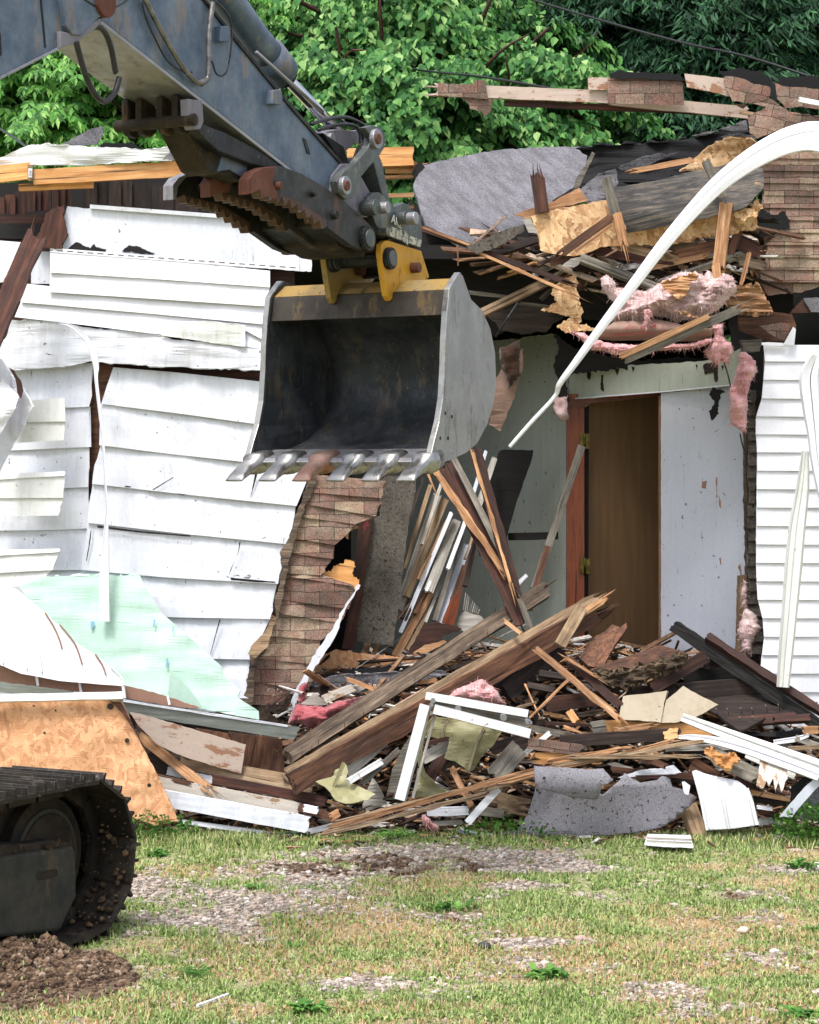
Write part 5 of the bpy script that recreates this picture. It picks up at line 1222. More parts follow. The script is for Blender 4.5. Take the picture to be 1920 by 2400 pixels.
for q in ((525, 1000, 548, 1005, 535, 1045, 525, 1045), (888, 990, 898, 990, 892, 1035, 882, 1035), (962, 1215, 972, 1215, 966, 1265, 958, 1265), (1000, 1030, 1006, 1030, 1000, 1070, 994, 1068)):
    part('pen_mark', F(7, *q), tilt(15.137, 0, -.5, 0, 1400), MARK, COL.objects['foam_board'], grid=0, th=.002, jag=.8, step=4)
cdep = lambda x, y: 15.0-.35*max(0, math.cos((x-20)/420))+(1560-y)/1000*.55
cpan = SH('siding_sheet', 7, (-60, 820, 0, 820, 90, 812, 140, 850, 260, 952, 330, 1015, 420, 1112, 545, 1190, 640, 1268, 690, 1325, 722, 1370, 700, 1375, 500, 1358, 350, 1346, 120, 1302, 0, 1252, -60, 1230), 'vinyl', 'big curled white siding panel with ribs above the strand board', 'siding', dep=cdep, grid=22, th=.006, jag=.4)
for q in ((60, 870, 90, 985, 130, 1130, 158, 1285), (140, 865, 200, 1060, 225, 1180, 242, 1300), (260, 950, 310, 1030, 345, 1110, 358, 1160), (345, 1020, 420, 1110, 450, 1170, 475, 1250), (550, 1190, 590, 1250, 612, 1310), (640, 1265, 700, 1320, 718, 1370), (0, 1150, 20, 1250)):
    pp = [P(a, b, cdep(a, b)-.012) for a, b in F(7, *q)]
    tube('rib', spline(pp, 6), .006, M['kraft'] if q[0] in (260, 345, 550) else M['vinyl'], cpan, seg=6)
SH('paper_sheet', 7, (-60, 1235, 0, 1250, 60, 1275, 120, 1302, 230, 1318, 350, 1345, 480, 1350, 560, 1352, 640, 1355, 720, 1372, 850, 1400, 980, 1440, 1160, 1502, 1100, 1500, 980, 1490, 700, 1440, 400, 1400, 0, 1350, -60, 1340), 'kraft', 'torn brown backing paper under the curled white panel', 'paper', dep=14.74, jag=1.6, step=6)
for x in (215, 465, 718, 975): plank('batten', 7, x-6, {215: 1292, 465: 1350, 718: 1362, 975: 1432}[x], 14.70, x+4, {215: 1372, 465: 1412, 718: 1445, 975: 1482}[x], 14.70, 15, .01, M['vinyl'], {215: 'leftmost', 465: 'second', 718: 'third', 975: 'rightmost'}[x]+' of the four short white battens across the brown paper', 'batten', N=4)
D(7, -60, 1366, 420, 1432, 70, 'greyb', 'grey-green board behind the white capped edge at the far left', o=.04, N=8)
plank('board', 7, 700, 1492, 14.62, 1715, 1648, 14.95, 78, .03, M['greyb'], 'long grey-green board sloping from the strand board to the shingle strip', 'board', N=14, jag=(.01, .03), rag=.004)
plank('edge_strip', 7, 715, 1460, 14.60, 1660, 1606, 14.92, 12, .02, M['white'], 'thin white strip on top of the long grey-green board', 'strip', N=10)
plank('cap_strip', 7, -60, 1448, 14.36, 712, 1430, 14.4, 42, .03, M['whitemet'], 'dented white cap strip along the top of the strand board', 'strip', roll=-20, N=10)
SH('strand_board', 12, (-140, 100, 0, 100, 350, 97, 610, 95, 655, 100, 700, 190, 720, 250, 850, 500, 965, 750, 930, 748, 900, 738, 840, 772, 800, 755, 770, 745, 735, 738, 722, 730, 500, 760, -140, 780), 'osb', 'orange strand board sheet leaning behind the excavator track', 'strand board', dep=tilt(14.42, 0, -.35, 0, 1700), th=.015, jag=1.3, step=6, grid=40, warp=.02)
SCR = MT('screw_dark', .5); SCR.col('2a211c'); SCR = SCR.m
osbo = COL.objects['strand_board']
for (x, y, r) in ((595, 128, .022), (685, 312, .016), (735, 457, .018), (805, 553, .014), (182, 128, .01), (240, 270, .008), (300, 150, .007)):
    p = P(*F(12, x, y)[0], tilt(14.42, 0, -.35, 0, 1700)(0, F(12, x, y)[0][1])-.004); bm = bmesh.new(); bmesh.ops.create_circle(bm, cap_ends=True, segments=9, radius=r, matrix=Matrix.Translation(p) @ Matrix.Rotation(R(90), 4, 'X')); frombm('nail_hole', bm, SCR, osbo)
SH('stain_strip', 12, (655, 105, 700, 195, 735, 260, 770, 330, 790, 370, 770, 345, 720, 250, 660, 165, 590, 100), 'wdr', 'dark burnt upper corner of the strand board', 'bark', dep=14.40, th=.004)
# left heap boards (frame 12)
SH('board', 12, (700, 160, 760, 170, 1000, 240, 1325, 335, 1300, 490, 1170, 455, 980, 395, 850, 335, 745, 230), 'peelp', 'wide pinkish peeling board below the long grey-green one', 'board', dep=tilt(14.62, .35, 0, 400, 0), th=.02, jag=1, ang=-16)
D(12, 740, 235, 1015, 385, 22, 'wdr', 'thin reddish split stick lying on the peeling board', o=.2, jag=(.05, .05))
D(12, 755, 290, 1125, 575, 52, 'wf', 'orange split board with a sharp point left of the heap', o=.2, jag=(.02, .12), splint=4)
D(12, 740, 250, 900, 390, 50, 'wg', 'short grey board end beside the strand board corner', o=.15)
for i, (x1, x2, x3, x4) in enumerate(((1055, 1230, 1320, 1150), (1232, 1378, 1390, 1322), (1380, 1520, 1540, 1392))):
    SH('board', 12, (x1, 240+i*22, x2, 268+i*18, x4+ (0 if i else 0), 470+i*6, x3-60+i*30, 440+i*8) if 0 else (x1, 245+i*20, x2, 275+i*15, x2+[90, 12, 18][i], 480+i*12, x1+[70, 90, 12][i], 450+i*22), 'wb', ['brown board', 'middle brown board', 'rightmost brown board'][i]+' standing under the long grey-green board', 'board', dep=14.98, th=.02, jag=.6, ang=80)
D(12, 975, 425, 1690, 560, 78, 'wt', 'tan timber with a splintered top in the left heap', o=.12, roll=-15, t=.06, jag=(.02, .05), splint=4)
D(12, 1150, 520, 1760, 640, 50, 'wdr', 'long dark red-brown timber under the tan one in the left heap', o=.17, t=.05)
D(12, 905, 475, 1240, 545, 40, 'whitechip', 'narrow white painted board under the orange split board', o=.1)
D(12, 845, 505, 1040, 548, 26, 'wb', 'short brown lath at the foot of the strand board', o=.2, jag=(.02, .07))
D(12, 850, 545, 1620, 690, 84, 'peel', 'long peeling off-white board near the ground on the left', o=.16, jag=(.02, .03), N=12)
D(12, 880, 620, 1660, 765, 88, 'white', 'lowest long white board of the left heap', o=.2, jag=(.01, .03), N=12)
D(12, 960, 745, 1520, 825, 20, 'vinyl', 'thin white strip in the grass under the left heap', o=.05)
D(12, 1300, 845, 1520, 830, 14, 'wf', 'small orange splinter on the grass left of the batten', o=0, jag=(.05, .03))
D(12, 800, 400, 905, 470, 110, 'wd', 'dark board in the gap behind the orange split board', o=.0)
# ---------------- centre: long beams, frame 0 (picture 1725 wide)
D(0, 606, 1592, 1148, 1243, 34, 'wbg', 'upper long weathered beam with nails rising to the right', t=.09, o=.34, roll=-12, jag=(.02, .09), splint=5, N=22, rag=.006)
D(0, 604, 1628, 1243, 1264, 20, 'wt', 'tan edge board on top of the wide red-brown beam', t=.04, o=.42, roll=-10, jag=(.02, .12), splint=7, N=22, rag=.005)
D(0, 615, 1652, 1262, 1288, 46, 'wb', 'wide red-brown beam running from lower left to the door', t=.05, o=.38, roll=6, jag=(.02, .16), splint=8, N=22, rag=.008, bend=.03)
D(0, 1215, 1300, 1272, 1262, 14, 'wf', 'bright splintered tip at the upper end of the wide beam', t=.03, o=.5, jag=(.06, .08), splint=4, cat='splinter')
NAIL = MT('nail', .6, .5); NAIL.col('3a322c'); NAIL = NAIL.m
bm = None
for i in range(26):
    u = .05+.9*i/26; x = 606+(1148-606)*u+random.uniform(-4, 4); y = 1592+(1243-1592)*u+random.choice((-19, 18))
    a = P(*F(0, x, y)[0], YD(y*1.113)-.42); tube('nail', [a, a+Vector((random.uniform(-.01, .01), -.005, random.choice((1, -1))*.025+.012))], .0022, NAIL, bpy.data.objects['board.%03d' % 0] if 0 else [o for o in COL.objects if o.get('label') == 'upper long weathered beam with nails rising to the right'][0], seg=5)
D(9, 478, 1062, 362, 1262, 62, 'wt', 'short pale board standing against the splintered beam end', t=.03, o=.55)
SH('board', 9, (465, 1330, 500, 1270, 545, 1215, 600, 1190, 640, 1148, 680, 1165, 712, 1140, 718, 1165, 650, 1260, 590, 1372, 520, 1370), 'wb', 'broken brown slab leaning before the door foot', 'board', o=.3, th=.04, jag=1.5, step=5, ang=55)
tb = empty('timber_block', P(*F(9, 780, 1400)[0], 15.2), 'rotten dark timber block lying in front of the door', 'timber')
SH('top_face', 9, (520, 1385, 890, 1258, 1037, 1300, 1035, 1312, 620, 1425), 'wb', None, None, dep=tilt(15.05, 0, -3.2, 0, 1590), parent=tb, jag=1, th=.03, ang=18)
SH('rotten_side', 9, (520, 1385, 620, 1423, 1037, 1305, 1030, 1345, 900, 1400, 760, 1460, 650, 1490, 580, 1450), 'rot', None, None, dep=15.0, parent=tb, jag=5, step=4, th=.05, grid=12, warp=.05, wf=.06, ang=16)
D(10, 1230, 400, 1640, 110, 105, 'wd', 'broad dark beam end behind the white window frame', t=.07, o=.1, jag=(.02, .05))
D(11, 35, 405, 330, 165, 95, 'wd', 'dark broken joist behind the thin orange splinters', t=.06, o=.15)
D(11, 945, 40, 1760, 600, 62, 'wk', 'black charred beam falling from the wallboard to the right edge', t=.08, o=.30, roll=10, N=18, rag=.006)
D(11, 1125, 100, 1760, 520, 40, 'wdr', 'dark brown beam lying on top of the charred one', t=.06, o=.42, roll=-25, N=14, rag=.005)
D(11, 820, 378, 1112, 205, 66, 'wdr', 'short dark purple-brown beam rising behind the cream siding', t=.05, o=.33, jag=(.02, .01))
D(11, 690, 412, 1412, 358, 88, 'wd', 'level dark beam behind the cream siding pieces', t=.05, o=.2, N=10)
D(11, 1110, 245, 1245, 225, 52, 'wd', 'stub of dark beam between the charred ones', t=.05, o=.2)
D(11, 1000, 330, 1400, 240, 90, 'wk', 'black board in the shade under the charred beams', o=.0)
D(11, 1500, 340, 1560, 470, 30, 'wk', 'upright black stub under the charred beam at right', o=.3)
pn = SH('nailed_boards', 11, (1105, 480, 1140, 428, 1410, 402, 1500, 460, 1605, 522, 1450, 528, 1320, 600, 1300, 605, 1240, 565, 1180, 520), 'wd', 'dark board panel pierced by a row of bright nails', 'panel', dep=lambda x, y: YD(y)-.30+(1660-y)*.004, th=.02, jag=1.5, ang=-10, grid=20)
SN = MT('shiny_nail', .3, .9); SN.col('c9c5bd'); SN = SN.m
for (x, y) in ((1178, 515), (1238, 515), (1308, 508), (1370, 510), (1445, 495), (1512, 490), (1305, 560), (1372, 555)):
    a = P(*F(11, x, y)[0], YD(F(11, x, y)[0][1])-.33); b = P(*F(11, x-9, y-30)[0], YD(F(11, x, y)[0][1])-.40)
    tube('nail', [a, b], .003, SN, pn, seg=5)
D(11, 1235, 560, 1590, 535, 55, 'wdr', 'cracked reddish board below the nailed panel', o=.36, roll=-30, jag=(.03, .03))
D(11, 1480, 548, 1672, 538, 40, 'wdr', 'short red-topped block at the right edge of the nailed panel', t=.05, o=.46, roll=-30)
SH('roofing_scrap', 11, (1165, 560, 1260, 600, 1380, 612, 1500, 608, 1620, 590, 1660, 625, 1560, 640, 1430, 632, 1300, 640), 'tar', 'dark grey roofing scrap below the nailed panel', 'roofing', o=.32, jag=2)
cs1 = SH('cream_siding', 11, (645, 545, 655, 480, 668, 418, 700, 412, 780, 406, 908, 388, 890, 455, 872, 560, 750, 548), 'cream', 'upright dirty cream siding piece with ribs at the heap centre right', 'siding', o=.52, th=.005, jag=.8)
ribbon('rib', 11, (763, 408, 10, 757, 480, 10, 750, 548, 10), 14.85, 'cream', None, None, parent=cs1); ribbon('rib', 11, (905, 390, 12, 886, 470, 12, 868, 558, 12), 14.85, 'cream', None, None, parent=cs1)
cs2 = SH('cream_siding', 11, (880, 520, 900, 440, 992, 363, 1078, 412, 1182, 463, 1100, 510, 1030, 545, 950, 560, 866, 562), 'cream', 'slanted cream siding piece with one torn point', 'siding', o=.50, th=.005, jag=.8)
ribbon('rib', 11, (884, 515, 8, 980, 462, 8, 1076, 415, 8), 14.86, 'cream', None, None, parent=cs2)
D(11, 560, 582, 1150, 600, 66, 'wo', 'clean orange lumber piece in the middle of the right heap', t=.05, o=.40, jag=(.01, .03))
D(11, 498, 590, 572, 578, 60, 'wg', 'grey cut end block beside the orange lumber', t=.05, o=.44)
D(11, 630, 602, 822, 576, 28, 'wf', 'pale split sliver lying on the orange lumber', o=.5, jag=(.03, .06), splint=3)
D(11, 330, 660, 965, 620, 62, 'wd', 'dark beam with a torn orange end across the right heap', t=.05, o=.50, jag=(.01, .04), N=12)
SH('torn_end', 11, (885, 610, 920, 590, 965, 592, 958, 640, 930, 655, 895, 650), 'wo', 'torn orange fibres at the end of the dark beam', 'splinter', o=.56, jag=4, step=4, warp=.03)
plank('shingle_scrap', 11, 155, 672, YD(1745)-.52, 445, 708, YD(1755)-.52, 60, .02, M['shr'], 'narrow strip of stone-grey shingles across the heap', 'shingle strip', N=8, jag=(.01, .03))
for i, (a, b, c, d, w, m, l) in enumerate(((-60, 915, 560, 745, 26, 'wt', 'upper lath of the long splintered bundle'), (0, 885, 900, 668, 20, 'wf', 'pale middle lath of the long splintered bundle'), (280, 795, 1130, 655, 18, 'wt', 'right-hand lath of the long splintered bundle'), (270, 770, 660, 698, 24, 'wf', 'split orange lath crossing the bundle'), (400, 745, 1010, 745, 20, 'wt', 'level tan lath under the dark torn beam'))):
    D(11, a, b, c, d, w, m, l, t=.02, o=.56+.02*i, jag=(.06, .09), splint=5, N=14, rag=.005, cat='lath')
D(11, 208, 752, 408, 752, 56, 'wo', 'bright orange broken block under the shingle strip', o=.42, t=.05, jag=(.05, .02), splint=4)
D(11, 690, 705, 905, 800, 30, 'wb', 'brown slat angled down under the white strips', o=.5, jag=(.04, .04))
# thin and split sticks
D(11, 200, 165, 640, 530, 36, 'wf', 'long orange split stick pointing down to the cream siding', t=.03, o=.58, jag=(.03, .1), splint=5, N=14, rag=.005, cat='stick')
D(11, 382, 225, 655, 470, 44, 'wdr', 'dark stick alongside the long orange one', t=.04, o=.5, jag=(.05, .03), splint=4, cat='stick')
D(11, 370, 215, 520, 310, 16, 'wf', 'short pale splinter over the dark stick', o=.58, jag=(.06, .08), splint=3, cat='splinter')
D(11, 138, 350, 218, 525, 12, 'wf', 'thin orange splinter left of the red-brown block', t=.01, o=.6, cat='splinter', taper=.4)
D(11, 372, 330, 165, 535, 15, 'wf', 'thin orange stick crossing toward the window frame', t=.012, o=.62, cat='stick', taper=.6)
D(11, 100, 480, 200, 450, 10, 'wt', 'tiny tan splinter by the window frame corner', o=.6, cat='splinter')
for i, (a, b, c, d) in enumerate(((200, 325, 380, 300), (215, 295, 370, 318), (150, 360, 300, 385))):
    D(11, a, b, c, d, 34, 'wd', ['short dark board behind the thin sticks', 'dark lapped board above it behind the thin sticks', 'lowest dark board behind the thin sticks'][i], o=.2+.05*i, roll=-25)
D(11, 258, 462, 575, 425, 78, 'wdr', 'red-brown timber block in the heap below the split sticks', t=.06, o=.38)
D(11, 380, 500, 420, 560, 40, 'wo', 'small orange off-cut under the red-brown block', o=.4)
D(11, 420, 520, 560, 500, 22, 'rot', 'rotten dark scrap beside the orange off-cut', o=.38)
D(11, 250, 562, 500, 575, 16, 'wdr', 'thin red-topped slat left of the grey cut end', o=.44)
D(11, 350, 582, 490, 632, 20, 'wf', 'pointed orange splinter under the red-topped slat', o=.5, jag=(.02, .08), taper=.4, cat='splinter')
D(11, 175, 590, 420, 640, 34, 'wg', 'grey cracked board above the shingle strip', o=.40)
# ---------------- roofing sheet and white panel at the front
fs = empty('roofing_sheet', P(*F(11, 500, 1100)[0], 14.5), 'large curled grey speckled roofing sheet at the front of the heap', 'roofing')
SH('sheet', 11, (0, 1182, 0, 1150, 100, 1140, 150, 1060, 185, 960, 200, 880, 420, 900, 560, 950, 640, 880, 680, 830, 700, 850, 760, 885, 800, 880, 850, 870, 880, 845, 920, 865, 935, 905, 1000, 925, 1068, 962, 1030, 1010, 960, 1075, 880, 1120, 760, 1150, 600, 1165, 300, 1178), 'felts', None, None, dep=lambda x, y: 14.42-.32*math.sin(min(1, max(0, (x-1175)/420))*2.6)*(.3+.7*max(0, min(1, (1960-y)/120)))+(1960-y)/1000*1.2, parent=fs, grid=18, jag=1.2, th=.006, smooth=True)
SH('fold', 11, (188, 793, 350, 803, 500, 812, 560, 808, 590, 840, 617, 872, 590, 890, 555, 900, 540, 950, 530, 975, 400, 965, 280, 930, 195, 905), 'felts', None, None, dep=lambda x, y: 14.05+.5*((y-1835)/60)**2*.25, parent=fs, grid=14, jag=1.0, th=.006, smooth=True)
SH('edge', 11, (0, 1150, 150, 1148, 400, 1142, 700, 1138, 860, 1118, 880, 1122, 760, 1152, 600, 1168, 300, 1180, -10, 1184), 'felt', None, None, dep=14.33, parent=fs, jag=.8, th=.006)
p = P(*F(11, 243, 860)[0], 14.04); bm = bmesh.new(); bmesh.ops.create_circle(bm, cap_ends=True, segments=12, radius=.01, matrix=Matrix.Translation(p) @ Matrix.Rotation(R(90), 4, 'X')); frombm('nail_hole', bm, SCR, fs)
wp = SH('siding_sheet', 11, (1040, 822, 1060, 815, 1110, 835, 1200, 855, 1290, 875, 1330, 905, 1362, 960, 1385, 1040, 1400, 1112, 1270, 1132, 1118, 1142, 1100, 1080, 1085, 980, 1070, 900), 'vinyl', 'curved white siding panel standing on the grass at right', 'siding', dep=lambda x, y: 14.25+.25*max(0, (1870-y)/60)**1.6*.6, grid=12, jag=.5, th=.005, smooth=True)
ribbon('rib', 11, (1165, 850, 9, 1195, 930, 8, 1215, 1010, 8, 1238, 1132, 8), (14.27, 14.2), 'vinyld', None, None, parent=wp)
ribbon('rib', 11, (1048, 822, 14, 1085, 960, 12, 1105, 1060, 10, 1122, 1140, 10), (14.27, 14.2), 'vinyld', None, None, parent=wp)
ribbon('rib', 11, (1335, 915, 16, 1362, 990, 16, 1378, 1060, 14, 1392, 1112, 14), (14.27, 14.2), 'vinyld', None, None, parent=wp)
D(11, 1015, 1005, 1090, 1215, 82, 'wt', 'stout weathered post between the roofing sheet and the white panel', t=.08, o=.12, roll=-20, jag=(.05, .02))
sc = SH('metal_scrap', 11, (800, 1160, 1032, 1168, 1048, 1232, 900, 1226, 783, 1216), 'vinyl', 'ribbed white siding scrap lying flat on the grass', 'siding', dep=lambda x, y: YG(max(y, 1945)) - .2, th=.006, jag=.8)
for yy in (1185, 1203): ribbon('rib', 11, (795, yy-3, 6, 900, yy+2, 6, 1038, yy+7, 6), 13.6, 'wgl', None, None, parent=sc)
SH('metal_sheet', 11, (1510, 1068, 1560, 1010, 1640, 920, 1700, 860, 1760, 800, 1760, 870, 1700, 925, 1600, 1040, 1580, 1070), 'panel', 'blue-grey metal flashing sloping at the right edge', 'metal sheet', dep=14.2, jag=1)
SH('metal_sheet', 11, (1600, 1045, 1700, 925, 1790, 850, 1790, 1100, 1620, 1080), 'felt', 'dark grey folded sheet at the right edge behind the bush', 'metal sheet', dep=14.3, jag=1)
SH('roofing_scrap', 11, (1575, 900, 1640, 855, 1725, 825, 1760, 800, 1700, 860, 1640, 920, 1570, 1000), 'tar', 'black roofing scrap above the blue-grey flashing', 'roofing', dep=14.3, jag=2)
D(11, 1395, 1095, 1520, 1090, 32, 'vinyld', 'short white board low behind the grass at right', o=.1)
# white strips across the right heap
v1 = (( -.5, .01), (-.42, -.008), (-.2, -.004), (-.15, .012), (-.02, .012), (.02, -.006), (.42, -.008), (.5, .01))
ribbon('vinyl_strip', 11, (985, 532, 40, 1100, 575, 50, 1300, 650, 62, 1500, 725, 78, 1725, 810, 92, 1800, 840, 92), (14.6, 14.1), 'vinyld', 'long ribbed white strip running down to the right edge', 'siding strip', prof=v1)
ribbon('vinyl_strip', 11, (930, 640, 6, 1040, 640, 26, 1180, 662, 40, 1320, 700, 50, 1450, 745, 56, 1600, 800, 56, 1725, 850, 50), (14.55, 14.15), 'vinyl', 'bowed white strip with nail slots under the ribbed one', 'siding strip', prof=v1)
ribbon('vinyl_strip', 11, (1330, 735, 30, 1450, 775, 60, 1600, 840, 62), (14.6, 14.4), 'vinyld', 'short white strip end showing below the bowed one', 'siding strip', prof=v1)
ribbon('vinyl_strip', 11, (1480, 668, 22, 1600, 650, 24, 1668, 628, 16), (14.7, 14.6), 'vinyl', 'small white strip pointing up at the right', 'siding strip')
D(11, 1560, 700, 1760, 690, 20, 'wt', 'thin tan lath entering from the right edge', o=.5)
D(11, 1600, 640, 1760, 700, 34, 'wg', 'grey board end at the right edge above the tan lath', o=.42)
D(11, 1640, 600, 1720, 600, 40, 'wf', 'pale block at the right edge beside the roofing scrap', o=.5)
SH('board', 11, (1412, 722, 1556, 765, 1555, 860, 1540, 880, 1525, 930, 1505, 880, 1490, 935, 1478, 860, 1455, 900, 1440, 870, 1425, 912, 1390, 895), 'peel', 'white board with a splintered lower end hanging in the right heap', 'board', o=.62, th=.015, jag=1.2, step=5, ang=90)
D(11, 1360, 935, 1692, 998, 30, 'wf', 'sharp orange splinter pointing right beside the white panel', o=.3, jag=(.02, .1), taper=.4, splint=3, cat='splinter')
D(11, 1365, 968, 1620, 998, 44, 'wd', 'dark board under the sharp orange splinter', o=.22)
D(11, 1390, 1015, 1470, 1025, 18, 'vinyl', 'tiny white strip under the dark board at right', o=.3)
D(11, 1400, 1040, 1590, 1090, 26, 'wdr', 'dark red slat near the ground at right', o=.2)
D(11, 1280, 860, 1420, 950, 30, 'wdr', 'dark slat above the white panel', o=.3)
D(11, 1165, 740, 1395, 850, 86, 'wg', 'grey broken log with a torn orange upper end', t=.08, o=.5, jag=(.1, .03), splint=6, rag=.01)
SH('torn_end', 11, (1100, 702, 1150, 705, 1200, 730, 1260, 722, 1300, 760, 1260, 790, 1240, 812, 1200, 790, 1160, 765, 1105, 725), 'wo', 'torn orange fibres on the grey broken log', 'splinter', o=.66, jag=5, step=4, warp=.06, wf=.05, grid=10, th=.02)
SH('white_scrap', 11, (640, 858, 700, 835, 760, 815, 860, 808, 940, 788, 985, 832, 900, 840, 800, 845, 740, 852), 'whitechip', 'crumpled white scrap behind the roofing sheet', 'scrap', o=.35, warp=.05, grid=14)
SH('white_scrap', 11, (985, 880, 1000, 878, 1030, 900, 1020, 950, 1000, 945), 'vinyl', 'small white triangle between the roofing sheet and the panel', 'scrap', dep=14.3)
SH('white_scrap', 11, (580, 780, 650, 778, 740, 815, 700, 830, 640, 810), 'wgl', 'grey-white wedge in the dark gap above the roofing sheet', 'scrap', o=.25)
D(11, 610, 812, 1040, 850, 30, 'wb', 'brown lath lying behind the roofing sheet', o=.3, jag=(.04, .04))
D(11, 740, 855, 900, 850, 16, 'wdr', 'reddish stick touching the crumpled white scrap', o=.4)
D(11, 920, 860, 1060, 872, 40, 'wd', 'dark block behind the white triangle', o=.2)
D(11, 780, 680, 1200, 720, 44, 'wd', 'dark smooth board under the bowed strip', o=.35)
D(11, 900, 700, 1240, 690, 30, 'wgl', 'grey-white board under the bowed strip', o=.40)
D(11, 1040, 780, 1180, 860, 70, 'wb', 'brown curved scrap in the shade behind the white panel', o=.1)
# ---------------- window frame (frame 10)
wf_ = empty('window_frame', P(*F(10, 880, 860)[0], 14.5), 'broken white window frame standing in the middle of the heap', 'window frame')
def WF(n, a, b, c, d, w, t, Y1, Y2, m='whitemet', **kw): return plank(n, 10, a, b, Y1, c, d, Y2, w, t, M[m], parent=wf_, **kw)
WF('stile', 1030, 350, 895, 862, 56, .05, 14.35, 14.3, roll=18)
WF('rail', 1030, 300, 1580, 398, 42, .04, 14.42, 14.45, roll=-10); WF('rail', 1075, 372, 1592, 505, 50, .045, 14.3, 14.32, roll=-10)
WF('channel', 1060, 340, 1590, 450, 50, .02, 14.44, 14.46, 'wg'); WF('inner_edge', 1082, 395, 960, 850, 14, .03, 14.36, 14.32, 'wgl')
for (x, y, r) in ((1070, 328, .016), (1205, 375, .02), (1450, 418, .022), (1580, 440, .016), (1596, 446, .012), (1062, 350, .012), (1062, 396, .012)):
    p = P(*F(10, x, y)[0], 14.30); bm = bmesh.new(); tube_bm(bm, [p, p+Vector((0, .05, 0))], r, 14); frombm('screw_boss', bm, S['worn'], wf_)
cp_ = SH('cream_sheet', 10, (1035, 520, 1045, 470, 1085, 412, 1250, 440, 1445, 492, 1400, 560, 1340, 620, 1290, 700, 1255, 712, 1240, 690, 1190, 655, 1130, 635, 1150, 590, 1160, 525, 1100, 530), 'creamg', 'ribbed cream panel hanging inside the window frame', 'siding', dep=14.62, jag=1.6, grid=16, warp=.05)
for q in ((1150, 425, 9, 1130, 480, 9, 1120, 525, 9), (1345, 475, 9, 1305, 560, 9, 1262, 700, 9)): ribbon('rib', 10, q, 14.58, 'cream', None, None, parent=cp_)
SH('siding_scrap', 10, (405, 748, 450, 668, 495, 647, 560, 655, 605, 672, 612, 712, 600, 752, 640, 775, 762, 832, 720, 858, 600, 885, 545, 862, 500, 800), 'creamg', 'olive-cream bent siding scrap left of the window frame', 'siding', o=.35, jag=2, grid=14, warp=.08, th=.006)
ribbon('siding_strip', 10, (590, 660, 14, 560, 730, 14, 530, 800, 12), YD(1830)-.4, 'creamg', 'bent rib of olive siding by the long beam', 'siding')
SH('siding_scrap', 10, (985, 690, 1010, 700, 1050, 742, 1100, 790, 1150, 815, 1050, 842, 955, 852, 975, 770), 'creamg', 'yellowish cream scrap at the foot of the window frame', 'siding', dep=14.5, jag=1.5, warp=.08, grid=12)
ribbon('siding_strip', 10, (1075, 420, 14, 1020, 500, 22, 1000, 600, 24, 1005, 680, 20, 1030, 740, 16), 14.45, 'creamg', 'curved cream rib beside the white window stile', 'siding')
D(10, 600, 720, 1040, 330, 62, 'wgl', 'long pale grey board sloping to the window frame corner', o=.25, N=12)
D(10, 612, 762, 790, 655, 34, 'whitemet', 'white metal end of the pale board near the olive scrap', o=.4)
D(10, 680, 778, 885, 592, 30, 'wg', 'grey stick below the pale board', o=.32)
SH('sheet_metal', 10, (690, 890, 740, 740, 780, 790, 825, 885, 740, 915, 690, 912), 'wgl', 'grey triangular sheet near the foot of the heap', 'sheet', dep=14.62, warp=.03)
SH('sheet_metal', 10, (815, 860, 850, 700, 900, 590, 970, 480, 985, 430, 1010, 420, 960, 560, 900, 740, 868, 862), 'wg', 'dark grey sheet leaning behind the white stile', 'sheet', dep=14.6, jag=1)
D(10, 1015, 640, 1160, 560, 60, 'wgl', 'ribbed grey board seen through the window frame', o=.3)
D(10, 1030, 560, 1150, 530, 26, 'wdr', 'dark red sliver above the ribbed grey board', o=.4, jag=(.04, .04))
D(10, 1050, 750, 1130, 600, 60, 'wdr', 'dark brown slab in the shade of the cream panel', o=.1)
D(10, 1165, 680, 1275, 890, 30, 'wf', 'curved orange sliver behind the long batten', o=.35, bend=.05)
D(10, 1400, 740, 1535, 580, 108, 'wg', 'flat grey cracked board below the window frame', t=.02, o=.5, jag=(.04, .02))
D(10, 1255, 985, 1420, 800, 40, 'whitemet', 'lower white metal strip leaning on the batten', t=.012, o=.45)
D(10, 1460, 700, 1700, 500, 26, 'whitemet', 'upper white metal strip behind the grey cracked board', t=.01, o=.42)
D(10, 1040, 925, 1260, 920, 44, 'white', 'white board lying low beneath the batten', o=.2)
D(10, 1260, 915, 1450, 935, 44, 'wg', 'grey end of a low board right of the white one', o=.18)
D(10, 1060, 990, 1230, 980, 26, 'wgl', 'thin grey board at the grass line', o=.1)
D(10, 1370, 850, 1575, 905, 90, 'wt', 'tan curled board in the dark gap left of the roofing sheet', o=.1, bend=.05, jag=(.03, .05))
D(10, 1380, 590, 1600, 520, 60, 'wd', 'dark grey board behind the window rail end', o=.2)
for i, (a, b, c, d, w, m, l) in enumerate(((540, 990, 1390, 765, 22, 'wt', 'top lath of the long front batten bundle'), (520, 1010, 1620, 700, 26, 'wf', 'long tan batten crossing the front of the heap'), (480, 1045, 1350, 830, 22, 'wt', 'lowest lath of the long front batten bundle'))):
    D(10, a, b, c, d, w, m, l, t=.03, o=.5+.05*i, jag=(.05, .06), splint=3, N=18, rag=.005, cat='batten')
D(10, 145, 1098, 600, 985, 30, 'vinyl', 'white painted end of the front batten on the grass', o=.1, t=.02, roll=-20)
ribbon('metal_strip', 10, (1200, 1015, 16, 1260, 1040, 20, 1380, 1062, 26, 1480, 1085, 22, 1590, 1105, 14), 14.35, 'whitechip', 'crumpled white strip lying in the grass at the centre', 'strip', prof=((-.5, .0), (-.2, -.02), (0, .01), (.2, -.01), (.5, .0)), th=.006)
